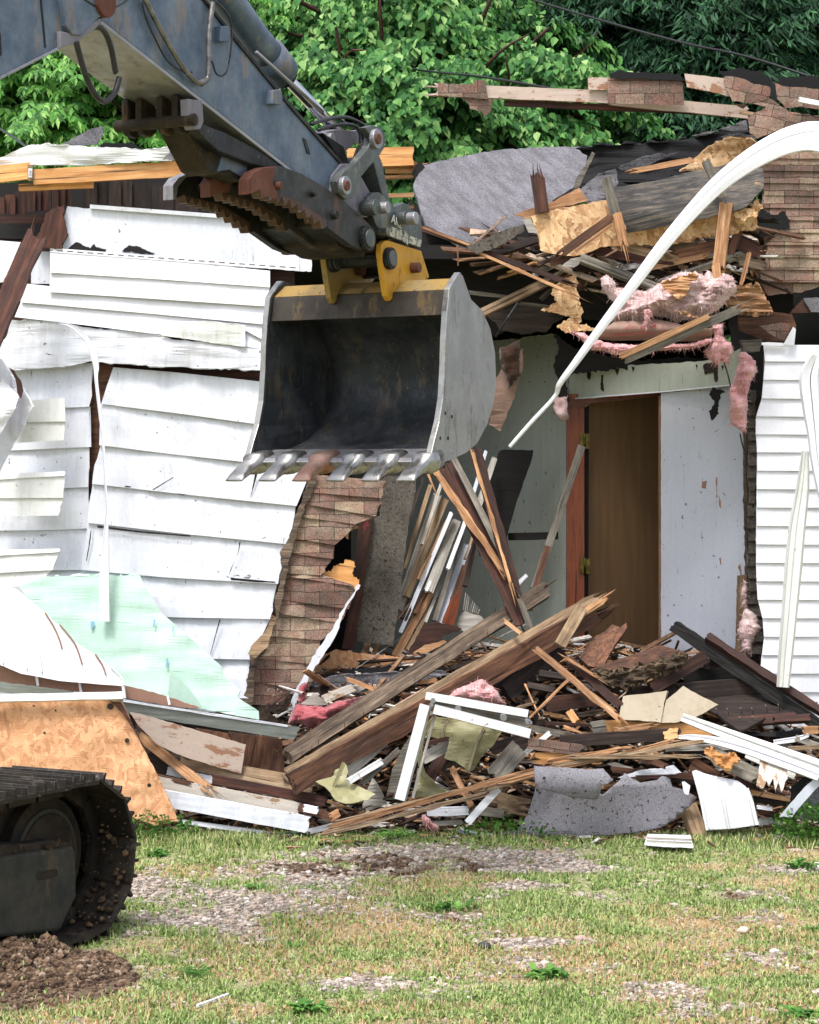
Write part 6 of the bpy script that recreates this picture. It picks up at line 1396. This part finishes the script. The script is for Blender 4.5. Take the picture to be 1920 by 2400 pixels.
D(10, 350, 900, 560, 970, 44, 'wb', 'brown timber end by the dirt clump', o=.22)
D(10, 520, 955, 560, 930, 40, 'wf', 'small orange chip on the dirt clump', o=.4)
D(10, 375, 905, 450, 920, 36, 'vinyl', 'small white scrap by the dark red-brown timber end', o=.3)
# ---------------- behind: strand board edge, felt and scraps at the foot of the opening
SH('strand_board', 10, (415, 180, 430, 100, 545, 52, 700, 72, 900, 95, 1080, 110, 1240, 115, 1100, 142, 800, 140, 600, 150, 500, 168), 'osb', 'long orange strand board edge at the foot of the opening', 'strand board', dep=15.75, jag=3, step=5, ang=0)
SH('strand_board', 10, (1380, 190, 1440, 160, 1505, 128, 1500, 145, 1440, 190, 1400, 210), 'osb', 'small orange strand board scrap right of the beams', 'strand board', dep=15.6, jag=2)
SH('roofing_scrap', 10, (395, 215, 500, 180, 700, 150, 900, 140, 1170, 150, 1100, 175, 800, 178, 560, 195, 400, 235), 'tar', 'black roofing edge curving below the strand board', 'roofing', dep=15.6, jag=1.5)
SH('roofing_scrap', 10, (370, 260, 400, 222, 560, 190, 800, 175, 1120, 165, 1150, 185, 980, 240, 800, 290, 600, 330, 450, 330), 'felt', 'grey roofing felt lying behind the long beams', 'roofing', dep=15.5, jag=2, warp=.06)
SH('white_scrap', 10, (355, 345, 430, 283, 505, 345, 470, 352, 400, 352), 'wgl', 'grey-white triangle scrap on the pink insulation', 'scrap', dep=15.12, jag=1.5)
D(10, 480, 320, 640, 255, 44, 'peel', 'white flaking board end on the pink insulation', o=.35)
D(10, 590, 285, 690, 250, 36, 'wgl', 'pale scrap board behind the flaking one', o=.3)
D(10, 615, 212, 760, 268, 22, 'wf', 'orange splinter lying on the grey felt', o=.4, jag=(.04, .05), splint=3, cat='splinter')
D(10, 990, 228, 1090, 215, 22, 'wf', 'pale lath piece between the two long beams', o=.3)
SH('plaster_board', 10, (1440, 210, 1540, 140, 1640, 90, 1600, 160, 1500, 230), 'wgl', 'pale wedge of wallboard left of the dark joist', 'board', dep=15.55, jag=2)
# ---------------- leaning things inside the opening (frame 8)
SH('board', 8, (850, 175, 880, 160, 1048, 160, 1045, 250, 1010, 400, 975, 680, 955, 850, 915, 1140, 850, 1135, 705, 1115, 720, 850, 755, 560, 775, 420, 840, 390, 835, 270), 'conc', 'broad stained grey board leaning in the opening', 'board', dep=tilt(15.82, 0, -.2), th=.03, jag=1.2, ang=80)
def L8(a, b, c, d, w, m, l, Y=16.0, t=.025, **kw): kw.setdefault('jag', (.01, .01)); return plank('lath', 8, a, b, Y+.25, c, d, Y, w, t, M[m], l, 'lath', **kw)
L8(1130, 215, 978, 700, 24, 'wt', 'first thin tan stick right of the stained board', 15.95)
L8(1172, 270, 945, 935, 50, 'wgl', 'grey metal trim leaning behind the tan sticks', 16.0)
L8(1215, 295, 990, 860, 46, 'wt', 'tan stick leaning in the middle of the bundle', 15.96)
L8(1252, 375, 958, 1065, 24, 'vinyl', 'thin white strip leaning in the bundle', 15.9)
L8(1258, 390, 985, 1000, 16, 'wb', 'thin brown stick against the thin white strip', 15.92)
L8(1280, 420, 1120, 830, 56, 'wgl', 'broad pale trim leaning in the bundle', 15.98)
L8(1310, 500, 1155, 1000, 28, 'wg', 'grey narrow stick right of the broad pale trim', 15.94)
L8(1345, 560, 1180, 1010, 44, 'panel', 'blue-grey trim leaning at the right of the bundle', 15.98)
L8(1372, 590, 1270, 880, 52, 'wb', 'brown stick at the right end of the bundle', 16.0)
L8(1140, 820, 925, 1205, 46, 'wf', 'orange-brown stick at the foot of the bundle', 15.85)
L8(1165, 860, 1000, 1170, 30, 'wt', 'tan stick beside the orange-brown foot stick', 15.88)
L8(1300, 840, 1245, 1060, 20, 'vinyl', 'short white strip at the foot of the bundle', 15.8)
L8(1040, 860, 930, 1000, 10, 'wt', 'very thin twig crossing the foot of the bundle', 15.8)
L8(770, 1130, 745, 1190, 40, 'wt', 'tan stub under the stained board', 15.8); L8(830, 1135, 800, 1195, 26, 'wf', 'orange stub under the stained board', 15.8)
for i, (a, b, c, d, w, m, l) in enumerate(((1090, 170, 985, 480, 14, 'wd', 'dark thin stick at the back of the bundle'), (1195, 200, 1080, 560, 18, 'wgl', 'pale thin stick at the back of the bundle'), (1225, 420, 1060, 760, 20, 'wf', 'orange thin stick inside the bundle'), (1240, 520, 1105, 830, 14, 'vinyl', 'second white strip inside the bundle'),
    (1330, 430, 1230, 700, 22, 'vinyl', 'white trim end at the right of the bundle'), (1400, 480, 1330, 800, 30, 'wd', 'dark board edge right of the bundle'), (1420, 380, 1330, 640, 14, 'wt', 'thin tan stick under the dark joist'), (1180, 620, 1040, 960, 22, 'wb', 'brown stick low in the bundle'), (1225, 700, 1100, 1010, 18, 'wgl', 'pale stick low in the bundle'), (1080, 640, 960, 980, 30, 'wbg', 'grey-brown stick left in the bundle'))):
    L8(a, b, c, d, w, m, l, 15.93+.012*(i % 5))
L8(1450, 20, 1360, 330, 20, 'panel', 'pale thin trim behind the crossed splinters', 16.1); L8(1500, 60, 1400, 360, 34, 'wgl', 'broader pale trim behind the crossed splinters', 16.15)
SH('board', 8, (1245, 880, 1310, 820, 1300, 900, 1265, 1025, 1195, 1010), 'trimred', 'glossy orange-red trim piece at the foot of the bundle', 'board', dep=15.8, ang=70)
SH('board', 8, (1100, 1010, 1180, 1005, 1310, 1040, 1290, 1060, 1210, 1085, 1150, 1130, 1060, 1195, 990, 1195), 'wdr', 'dark red sheet lying at the foot of the bundle', 'board', dep=15.75, jag=2)
SH('scrap', 8, (1300, 960, 1330, 940, 1420, 970, 1450, 1000, 1400, 1040, 1330, 1080, 1290, 1020), 'wgl', 'pale jagged scrap behind the upper long beam', 'scrap', dep=15.85, jag=3)
SH('scrap', 8, (1030, 1180, 1100, 1140, 1210, 1110, 1225, 1120, 1140, 1170, 1040, 1205), 'wf', 'orange board chip on the dark red sheet', 'scrap', dep=15.6, jag=2)
fin = empty('finned_strip', P(*F(8, 1370, 930)[0], 15.9), 'comb of thin pale fins at the foot of the leaning bundle', 'finned strip')
for i in range(9): plank('fin', 8, 1335+i*10, 835+i*12, 15.9, 1322+i*10, 935+i*3, 15.9, 5, .01, M['wgl'], parent=fin, N=2, M=1)
SH('board', 9, (-60, 560, 45, 240, 60, 232, 225, 234, 215, 290, 180, 385, 130, 530, 100, 640, 60, 790, -60, 790), 'wk', 'black panel leaning against the pale green wall', 'panel', dep=16.5, th=.03, jag=.8)
plank('lath', 9, 95, 690, 16.6, 352, 684, 16.45, 38, .03, M['wk'], 'short level black lath against the green wall', 'lath')
plank('lath', 9, 478, 215, 16.25, 228, 965, 15.9, 40, .03, M['wg'], 'long grey stick leaning on the door jamb', 'stick', N=10)
plank('lath', 9, 300, 740, 15.95, 205, 1075, 15.8, 34, .02, M['wb'], 'brown stick below the long grey one', 'stick')
plank('acrylic_strip', 9, 130, 950, 15.7, 190, 890, 15.7, 22, .01, M['vinyl'], 'small clear-white strip sticking up by the crossed boards', 'strip')
plank('joist', 8, 1215, 95, 15.7, 1665, 1010, 15.35, 92, .05, M['wdr'], 'thick dark joist crossing down from under the bucket', 'joist', jag=(.1, .03), splint=5, N=16, rag=.006)
plank('joist', 8, 1150, 120, 15.62, 1560, 720, 15.4, 40, .04, M['wf'], 'fresh split edge board beside the dark joist', 'board', jag=(.1, .1), splint=8, N=16, rag=.01)
plank('joist', 8, 1268, 60, 15.6, 1625, 770, 15.35, 36, .03, M['wg'], 'grey lath lying over the dark joist', 'lath', N=12)
plank('joist', 8, 1390, 10, 15.55, 1622, 830, 15.3, 66, .04, M['wdr'], 'dark split plank crossing behind the grey lath', 'plank', jag=(.05, .1), splint=4, N=14, rag=.008)
plank('joist', 8, 1372, 20, 15.5, 1600, 800, 15.27, 18, .02, M['wf'], 'fresh orange splinter along the dark split plank', 'splinter', jag=(.05, .1), splint=4, N=14, rag=.006)
plank('joist', 8, 1640, 870, 15.3, 1720, 1060, 15.3, 34, .03, M['wg'], 'short grey stick below the crossing joists', 'stick')
plank('splinter', 8, 1560, 1000, 15.2, 1660, 1075, 15.1, 22, .02, M['wf'], 'pale splinter between the two long beams', 'splinter', jag=(.04, .04))
plank('splinter', 8, 1110, 130, 15.6, 1165, 260, 15.6, 16, .01, M['wf'], 'small red-orange splinter hanging under the bucket', 'splinter', taper=.3, jag=(.03, .05))
# ---------------- roof wreckage on the right (frame 4)
def R4(a, b, c, d, w, m, l, Y=15.3, t=.03, cat='board', n='board', **kw): kw.setdefault('jag', (.02, .03)); return plank(n, 4, a, b, Y, c, d, kw.pop('Y2', Y), w, t, M[m], l, cat, **kw)
R4(105, 108, 840, 140, 52, 'peelp', 'upper long grey-pink board sticking out left at the roof top', 15.6, N=14, jag=(.06, .02), splint=5)
R4(840, 150, 1420, 205, 48, 'peelp', 'right half of the grey-pink board at the roof top', 15.62, N=10)
R4(400, 165, 1410, 208, 24, 'wdr', 'dark rafter under the grey-pink boards', 15.66, t=.05, N=14)
SH('shingle_scrap', 4, (120, 82, 270, 85, 275, 68, 318, 68, 322, 95, 332, 148, 250, 142, 120, 132), 'sh', 'faux brick scrap on the left tip of the roof-top board', 'shingle', dep=15.56, jag=1)
SH('shingle_scrap', 4, (215, 140, 355, 148, 340, 200, 318, 222, 305, 200, 255, 190, 250, 165), 'shr', 'pinkish faux brick scrap hanging below the roof-top board', 'shingle', dep=15.58, jag=2)
SH('shingle_scrap', 4, (752, 55, 838, 58, 838, 110, 752, 108), 'peelp', 'small square board piece on the roof-top board', 'board', dep=15.55, jag=1)
SH('shingle_scrap', 4, (836, 55, 1130, 58, 1152, 80, 1155, 172, 1000, 170, 836, 165), 'sh', 'faux brick patch in the middle of the roof-top board', 'shingle', dep=15.52, jag=2)
SH('tar_scrap', 4, (840, 40, 880, 28, 1000, 36, 1140, 42, 1165, 72, 1110, 68, 900, 60, 845, 58), 'tar', 'black tar paper lip above the faux brick patch', 'tar paper', dep=15.5, jag=2)
SH('tar_scrap', 4, (1330, 55, 1300, 30, 1400, 20, 1480, 30, 1530, 70, 1530, 130, 1480, 90), 'tar', 'black tar paper peak at the right roof top', 'tar paper', dep=15.55, jag=3)
SH('tar_scrap', 4, (1535, 90, 1570, 55, 1640, 50, 1800, 60, 1800, 110, 1660, 100, 1560, 100), 'tar', 'black tar paper at the upper right edge', 'tar paper', dep=15.55, jag=3)
SH('board', 24, (25, 120, 535, 180, 570, 300, 600, 410, 400, 360, 55, 290), 'peelp', 'pale tilted board piece left of the shingle peak', 'board', dep=15.45, jag=1, ang=-12, th=.02)
SH('shingle_scrap', 24, (535, 155, 720, 165, 860, 240, 1110, 290, 1115, 400, 860, 495, 640, 470, 590, 390, 520, 260), 'sh', 'folded faux brick piece at the right roof top', 'shingle', dep=15.4, jag=2, ang=-12)
SH('shingle_scrap', 24, (1150, 230, 1300, 290, 1500, 290, 1900, 340, 1900, 600, 1500, 540, 1300, 555, 1200, 440), 'sh', 'faux brick piece at the upper right edge', 'shingle', dep=15.42, jag=2, ang=-6)
SH('shingle_scrap', 24, (870, 500, 1100, 420, 1200, 500, 1340, 600, 1900, 690, 1900, 900, 1420, 860, 1210, 830, 950, 940, 850, 870, 825, 690, 900, 620, 1060, 545), 'sh', 'broad faux brick patch above the white arch', 'shingle', dep=15.3, jag=2, ang=-14, warp=.03)
SH('shingle_scrap', 24, (660, 500, 820, 515, 770, 565, 700, 540), 'shr', 'little faux brick chip under the folded piece', 'shingle', dep=15.45, jag=1)
plank('board', 24, 715, 605, 15.4, 900, 640, 15.4, 50, .03, M['wt'], 'pale board stub under the roof-top boards', 'board')
plank('vinyl_strip', 24, 1470, 450, 15.1, 1900, 530, 15.1, 60, .03, M['vinyl'], 'short white trim at the upper right edge', 'siding strip', jag=(.02, 0))
SH('tar_scrap', 24, (1130, 260, 1170, 220, 1200, 440, 1190, 500, 1120, 500, 1110, 420), 'tar', 'black crumpled joint between the faux brick pieces', 'tar paper', dep=15.36, jag=3, step=5)
SH('strand_board', 4, (512, 640, 640, 605, 760, 585, 830, 572, 870, 620, 880, 740, 900, 760, 800, 775, 740, 800, 690, 808, 600, 800, 552, 782, 540, 720), 'osbd', 'pale strand board piece on the fallen roof', 'strand board', dep=15.0, jag=2, step=5, th=.015, ang=10)
SH('board', 4, (435, 632, 580, 590, 715, 522, 755, 575, 640, 605, 520, 660), 'wf', 'orange-brown board behind the pale strand board', 'board', dep=15.1, jag=2, ang=12, th=.02)
R4(540, 475, 560, 625, 56, 'wdr', 'upright dark stub on the grey roof with a torn top', 14.98, t=.05, jag=(.08, .01), splint=7)
R4(825, 478, 870, 640, 44, 'wg', 'grey stick standing on the strand board', 14.85, jag=(.01, .03)); R4(872, 630, 900, 750, 40, 'wf', 'splintered lower end of the grey standing stick', 14.84, jag=(.02, .1), splint=6, cat='splinter')
lg = SH('charred_board', 4, (860, 520, 960, 505, 1100, 475, 1240, 440, 1400, 412, 1490, 440, 1490, 520, 1420, 600, 1250, 650, 1050, 690, 920, 712, 905, 660, 880, 600), 'chw', 'wide blackened plywood sheet across the fallen roof', 'plywood', dep=lambda x, y: 14.95-.10*math.sin((y-430)/100*2), jag=2, grid=16, ang=12, th=.02)
SH('charred_board', 4, (905, 712, 1050, 690, 1250, 650, 1420, 600, 1470, 570, 1492, 600, 1460, 650, 1470, 690, 1200, 735, 1060, 765, 950, 755, 905, 745), 'osbd', 'torn yellow-brown underside of the blackened plywood', 'plywood', dep=14.95, jag=5, step=4, ang=12, th=.02, warp=.06)
SH('plywood_tear', 4, (1370, 600, 1400, 540, 1440, 500, 1495, 520, 1485, 570, 1490, 610, 1440, 600, 1470, 640, 1400, 655, 1360, 640), 'osbd', 'torn orange plywood corner by the faux brick gable', 'plywood', dep=14.9, jag=7, step=4, warp=.06)
R4(640, 800, 850, 645, 36, 'wb', 'brown stick slanting across the pale strand board', 14.82, jag=(.06, .03), splint=3)
R4(700, 790, 850, 680, 14, 'wf', 'thin pale splinter under the slanting brown stick', 14.8, cat='splinter')
R4(945, 450, 1190, 405, 22, 'wf', 'pale split lath below the golden deck', 15.2, jag=(.1, .02), splint=4)
R4(1245, 405, 1320, 560, 34, 'wg', 'grey stub poking up from the blackened plywood', 14.8, jag=(.02, .03))
R4(1335, 585, 1300, 880, 52, 'wf', 'upright orange-tan post hanging under the plywood', 14.85, t=.05, roll=15, jag=(.02, .1), splint=6)
R4(1390, 690, 1350, 800, 34, 'wb', 'brown sliver right of the hanging post', 15.0); R4(1430, 800, 1400, 920, 16, 'wf', 'thin pale splinter near the gable edge', 14.9, cat='splinter')
SH('tar_scrap', 4, (480, 655, 510, 650, 540, 715, 500, 710), 'wgl', 'little grey tab at the edge of the grey roof', 'scrap', dep=15.0)
R4(45, 690, 660, 918, 22, 'wdr', 'upper of two long splinters over the black opening', 15.2, Y2=15.0, N=14, jag=(.05, .1), splint=4, cat='splinter'); R4(280, 790, 670, 962, 12, 'wf', 'lower pale splinter over the black opening', 15.1, Y2=14.95, N=12, jag=(.03, .12), splint=3, cat='splinter')
R4(60, 690, 400, 820, 10, 'wf', 'fresh edge on the upper long splinter', 15.12, cat='splinter', jag=(.05, .05))
plank('splinter', 4, 202, 762, 15.1, 205, 850, 15.1, 6, .006, M['wf'], 'hair-thin splinter hanging over the bucket', 'splinter')
def R5(a, b, c, d, w, m, l, Y=15.2, t=.03, cat='board', **kw): kw.setdefault('jag', (.02, .03)); return plank('board', 5, a, b, Y, c, d, kw.pop('Y2', Y), w, t, M[m], l, cat, **kw)
R5(60, 388, 510, 172, 40, 'wt', 'tan rafter rising from behind the bucket', 15.2, Y2=15.4, roll=-12, t=.05)
R5(550, 118, 935, 268, 42, 'wg', 'grey rafter slanting down to the insulation', 15.0, roll=-15, t=.05, jag=(.02, .06))
R5(0, 285, 230, 312, 18, 'wg', 'thin grey lath in the black opening', 15.5); R5(700, 65, 1040, 140, 24, 'wt', 'tan lath in the dark under the plywood', 15.3)
R5(350, 320, 440, 240, 24, 'wd', 'short dark stick left of the black gap', 15.2)
SH('metal_scrap', 5, (455, 155, 500, 120, 555, 108, 540, 150, 515, 160), 'wgl', 'small shiny bent metal tab under the strand board', 'metal scrap', dep=14.9, warp=.03)
R5(745, 600, 1180, 402, 30, 'wf', 'fresh pale top edge of the broken batten over the door', 14.55, t=.03, jag=(.04, .03)); R5(765, 618, 1310, 375, 44, 'wg', 'grey broken batten sticking out over the door', 14.58, t=.04, N=14, jag=(.02, .1), splint=5)
R5(1100, 455, 1320, 375, 26, 'wb', 'brown split end of the broken batten', 14.6, jag=(.06, .06), splint=4)
SH('plywood_tear', 5, (1255, 345, 1290, 265, 1345, 262, 1400, 258, 1425, 240, 1460, 300, 1498, 378, 1400, 385, 1330, 375), 'wf', 'layered orange plywood wedge under the gable', 'plywood', dep=14.9, jag=3, step=4, ang=-4, th=.03, warp=.05, wf=.05)
R5(1215, 150, 1225, 240, 40, 'wf', 'torn fibres at the foot of the hanging post', 14.8, jag=(.03, .1), splint=6, cat='splinter')
R5(1385, 90, 1340, 250, 12, 'wf', 'thin splinter standing by the plywood wedge', 14.8, cat='splinter')
for a, b, c, d, w, m, l in ((900, 770, 1140, 830, 36, 'wt', 'tan broad board under the blackened plywood'), (1120, 800, 1300, 762, 46, 'wb', 'brown broad board left of the hanging post'), (980, 865, 1250, 805, 26, 'wf', 'orange board lying over the insulation roll'), (1350, 735, 1475, 800, 52, 'wdr', 'dark red broad board right of the hanging post'), (740, 775, 1100, 850, 34, 'wdr', 'long dark red board below the pale strand board'), (1040, 770, 1220, 742, 40, 'wbg', 'grey-brown board tucked below the plywood tear'), (1380, 830, 1500, 850, 40, 'wbg', 'grey-brown board end beside the plywood wedge'), (600, 830, 720, 800, 40, 'wdr', 'dark board end over the black gap')):
    R4(a, b, c, d, w, m, l, 15.05, t=.03, jag=(.05, .06), splint=4)
tube('rod', [P(*F(5, 240, 335)[0], 15.0), P(*F(5, 190, 410)[0], 15.0), P(*F(5, 130, 505)[0], 15.0)], .008, S['dark'], label='thin dark cable hanging beside the bucket', cat='cable', seg=6)
tube('wire', spline([P(*F(5, 1255, 625)[0], 15.5), P(*F(5, 1275, 690)[0], 15.5), P(*F(5, 1290, 755)[0], 15.5)], 4), .005, S['dark'], label='thin dark wire under the pink tuft', cat='wire', seg=6)
tube('wire', spline([P(*F(5, 1335, 980)[0], 15.4), P(*F(5, 1345, 1030)[0], 15.4), P(*F(5, 1360, 1070)[0], 15.4)], 4), .005, S['dark'], label='short wire below the hanging pink batt', cat='wire', seg=6)
SH('strand_board', 5, (350, 370, 430, 330, 400, 290, 450, 220, 530, 195, 540, 330, 560, 380, 540, 470, 480, 480, 430, 450, 520, 410), 'osbd', 'torn strand board end left of the insulation', 'strand board', dep=15.1, jag=5, step=5, warp=.05)
SH('plywood_tear', 5, (430, 450, 520, 445, 560, 440, 640, 470, 690, 460, 670, 485, 600, 470, 520, 480, 495, 490), 'osbd', 'ragged orange fibres below the torn strand board', 'plywood', dep=14.9, jag=4, step=4)
for q, l in (((940, 240, 1100, 190, 1130, 200, 1080, 260, 1040, 320, 1010, 300), 'orange wood shavings on top of the insulation'), ((1010, 375, 1070, 385, 1130, 410, 1080, 400), 'thin pale curl on the insulation')):
    SH('shavings', 5, q, 'wf', l, 'shavings', dep=14.62, jag=5, step=4, warp=.04, wf=.06)
# ---------------- pink insulation
def pinkmat(name, a, b, c):
    t = MT(name, .95, spec=.05)
    t.b.inputs['Sheen Weight'].default_value = .3
    col = t.ramp(t.noise(9, 6, .75), [(.35, a), (.5, b), (.68, c)])
    col = t.mix(1.0, col, t.ramp(t.noise(90, 3, .8), [(.3, .8), (.7, 1.1)]), 'MULTIPLY')
    col = t.mix(t.ramp(t.noise(30, 4, .8), [(.66, 0.0), (.74, .7)]), col, '5e4a40')
    t.col(col); t.bump(t.noise(45, 5, .7), .5, .015); return t.m
PK = pinkmat('pink_insulation', 'a86f72', 'c99494', 'd9b2b0'); PKD = pinkmat('deep_pink_insulation', '6e3238', '9c4f55', 'b5696e'); PKG = pinkmat('dusty_pink_insulation', '927673', 'c0a19f', 'd8c4c1')
def batt(k, pts, Y, mat, label, puff=.12, fuzz=260, gy=0, grid=7):
    fuzz = int(fuzz*2.5)
    px = F(k, *pts); d = tilt(Y, 0, gy, 0, px[0][1])
    o = sheet('insulation', px, d, mat, label, 'insulation', jag=3, step=5, grid=grid, puff=puff, th=.02, warp=.03, smooth=True)
    V = []; Fs = []; vs_ = [v.co.copy() for v in o.data.vertices]; ns = [v.normal.copy() for v in o.data.vertices]
    for _ in range(fuzz):
        i = random.randrange(len(vs_)); p = vs_[i]; n = ns[i]+Vector((random.gauss(0, .6), random.gauss(0, .3)-.3, random.gauss(-.1, .6)))
        n.normalize(); s = n.cross(Vector((0, 1, .1))).normalized()*random.uniform(.0008, .003); L = random.uniform(.01, .05)*random.random()**1.5+.006; b = len(V)
        V += [(p-s)[:], (p+s)[:], (p+n*L+Vector((0, 0, -L*.3)))[:]]; Fs.append((b, b+1, b+2))
    me = bpy.data.meshes.new('fibres'); me.from_pydata(V, [], Fs); f = link('fibres', me, mat, o, o.matrix_basis.copy()); f['kind'] = 'stuff'
    return o
b1 = batt(23, (270, 60, 330, 20, 400, 60, 450, 150, 560, 180, 720, 200, 850, 170, 900, 110, 1000, 60, 1120, 0, 1300, -20, 1400, 30, 1440, -20, 1530, 30, 1620, 0, 1720, 60, 1760, 200, 1650, 300, 1560, 400, 1400, 480, 1250, 500, 1100, 540, 980, 480, 850, 470, 700, 500, 520, 520, 380, 530, 340, 470, 450, 380, 350, 260, 280, 180), 14.85, PKG, 'torn pink insulation roll spilling over the opening', .16, 1400)
batt(23, (740, 400, 800, 390, 830, 440, 800, 490, 780, 590, 760, 590, 745, 500), 14.66, PK, 'white-pink tuft dangling from the torn insulation', .03, 80)
fc = SH('insulation_batt', 23, (215, 690, 380, 560, 430, 525, 600, 520, 860, 500, 1100, 545, 1200, 580, 1350, 620, 1500, 600, 1480, 720, 1300, 745, 1100, 745, 800, 735, 400, 740, 220, 715), 'brownp', 'sagging insulation batt with tan paper and red print over the door', 'insulation', dep=lambda x, y: 14.82-.12*math.sin(max(0, min(1, (y-740)/60))*3.1), grid=12, th=.01, smooth=True, jag=.6)
RED = MT('red_print', .7); RED.col('9c3a3c'); RED = RED.m
for i, q in enumerate(((700, 600, 720, 560, 728, 562, 708, 605), (718, 640, 740, 570, 746, 572, 726, 640), (745, 590, 765, 540, 770, 545, 752, 592), (810, 580, 875, 560, 875, 590, 812, 597, 812, 592, 866, 586, 866, 568, 812, 586), (850, 560, 878, 556, 878, 563, 850, 566), (420, 674, 880, 652, 880, 656, 420, 680), (520, 610, 600, 560, 604, 562, 526, 612), (560, 620, 640, 565, 644, 567, 566, 622), (610, 625, 670, 575, 674, 577, 616, 627), (940, 640, 950, 560, 954, 560, 946, 640))):
    part('print_mark', F(23, *q), lambda x, y: 14.808-.12*math.sin(max(0, min(1, (y-740)/60))*3.1), RED, fc, grid=0, th=.002)
batt(23, (-60, 640, 60, 660, 200, 720, 380, 770, 700, 790, 1000, 790, 1300, 765, 1480, 700, 1500, 760, 1400, 800, 1150, 835, 900, 850, 600, 870, 450, 895, 330, 865, 180, 840, 100, 760), 14.75, PK, 'thick pink lower edge of the sagging batt', .06, 300)
batt(23, (1480, 560, 1620, 540, 1600, 680, 1640, 740, 1700, 760, 1720, 850, 1660, 900, 1690, 990, 1600, 960, 1540, 1005, 1450, 950, 1405, 860, 1440, 800, 1500, 700), 14.8, PK, 'ball of pink insulation hanging by the door header', .10, 300)
batt(25, (180, 745, 260, 750, 300, 800, 370, 880, 380, 960, 300, 1130, 270, 1300, 265, 1500, 255, 1720, 180, 1690, 70, 1600, 30, 1480, 60, 1300, 60, 1200, 110, 1050, 140, 900), 15.25, PK, 'long pink insulation batt hanging beside the white wall', .10, 300)
batt(9, (1330, 915, 1352, 930, 1350, 1060, 1395, 1110, 1420, 1180, 1380, 1240, 1370, 1320, 1320, 1300, 1300, 1180, 1330, 1080, 1310, 980), 15.4, PKG, 'dusty pink insulation stuffed in the cut wall foot', .08, 150)
batt(10, (288, 455, 300, 400, 335, 345, 400, 350, 480, 360, 560, 330, 640, 312, 760, 300, 860, 270, 930, 245, 900, 290, 760, 340, 640, 380, 540, 420, 470, 470, 400, 480, 350, 445), 15.15, PKD, 'deep pink insulation clump left of the long beams', .12, 300)
batt(10, (350, 250, 390, 230, 380, 330, 340, 360, 345, 300), 15.3, PKD, 'small deep pink clump beside the shingle strip', .05, 60)
batt(10, (1155, 310, 1200, 262, 1260, 235, 1330, 208, 1400, 260, 1470, 345, 1400, 350, 1200, 320), 14.72, PK, 'round pink insulation clump behind the window frame rail', .12, 200)
batt(10, (760, 500, 830, 470, 900, 480, 940, 460, 900, 510, 800, 520), 15.05, PKD, 'pink scrap under the wide red-brown beam', .03, 60)
batt(10, (1010, 945, 1030, 940, 1060, 975, 1100, 1010, 1085, 1030, 1050, 1000, 1015, 985), 14.4, PK, 'small pink scrap in the greenery at the heap foot', .03, 60)
batt(8, (700, 375, 770, 385, 775, 450, 745, 480, 735, 440, 710, 405), 15.5, PKD, 'pink shred hanging on the shingle strip', .03, 50)
batt(5, (415, 800, 480, 800, 490, 900, 470, 925, 430, 895, 415, 850), 16.3, PKG, 'dusty shred on the door jamb top', .04, 40)
batt(5, (150, 560, 250, 520, 250, 700, 200, 760, 150, 620), 16.1, pinkmat('brown_shred', '2a1f1a', '4a362c', '5c463a'), 'brown charred shred on the green wall', .05, 60)
# yard scraps
plank('plastic_strip', 99, 463, 2358, YG(2362), 535, 2332, YG(2334), 8, .01, M['vinyl'], 'thin white strip lying on the ground near the bottom left', 'strip')
plank('scrap', 11, 1545, 1182, 14.3, 1612, 1180, 14.3, 26, .02, M['vinyl'], 'small white block in the grass at the right', 'scrap')
for (x, y, r, l) in ((1135, 2222, .03, 'dark round stone on the pale gravel'), (1360, 2205, .028, 'pinkish rounded stone right of the dark one'), (1742, 2185, .026, 'pale stone near the right side of the yard'), (1815, 2235, .022, 'flat white stone at the right of the yard')):
    bm = bmesh.new(); bmesh.ops.create_icosphere(bm, subdivisions=3, radius=r); yy = YG(y); c = Vector(((x-HX)/FP*yy, yy, r*.4)); cc = {'dark': '3c3a3c', 'pink': 'a78f85', 'pale': 'b7a79a', 'flat': 'c9c6c2'}[l[:4]]
    for v in bm.verts: v.co = Vector((v.co.x*1.2, v.co.y, v.co.z*.7))*(1+.25*noise.noise(v.co*40+c))+c
    q = MT('stone_'+l[:4], .8); q.col(q.ramp(q.noise(40), [(.3, cc), (.7, lin(cc))])); tag(frombm('stone', bm, q.m, smooth=True), l, 'stone')
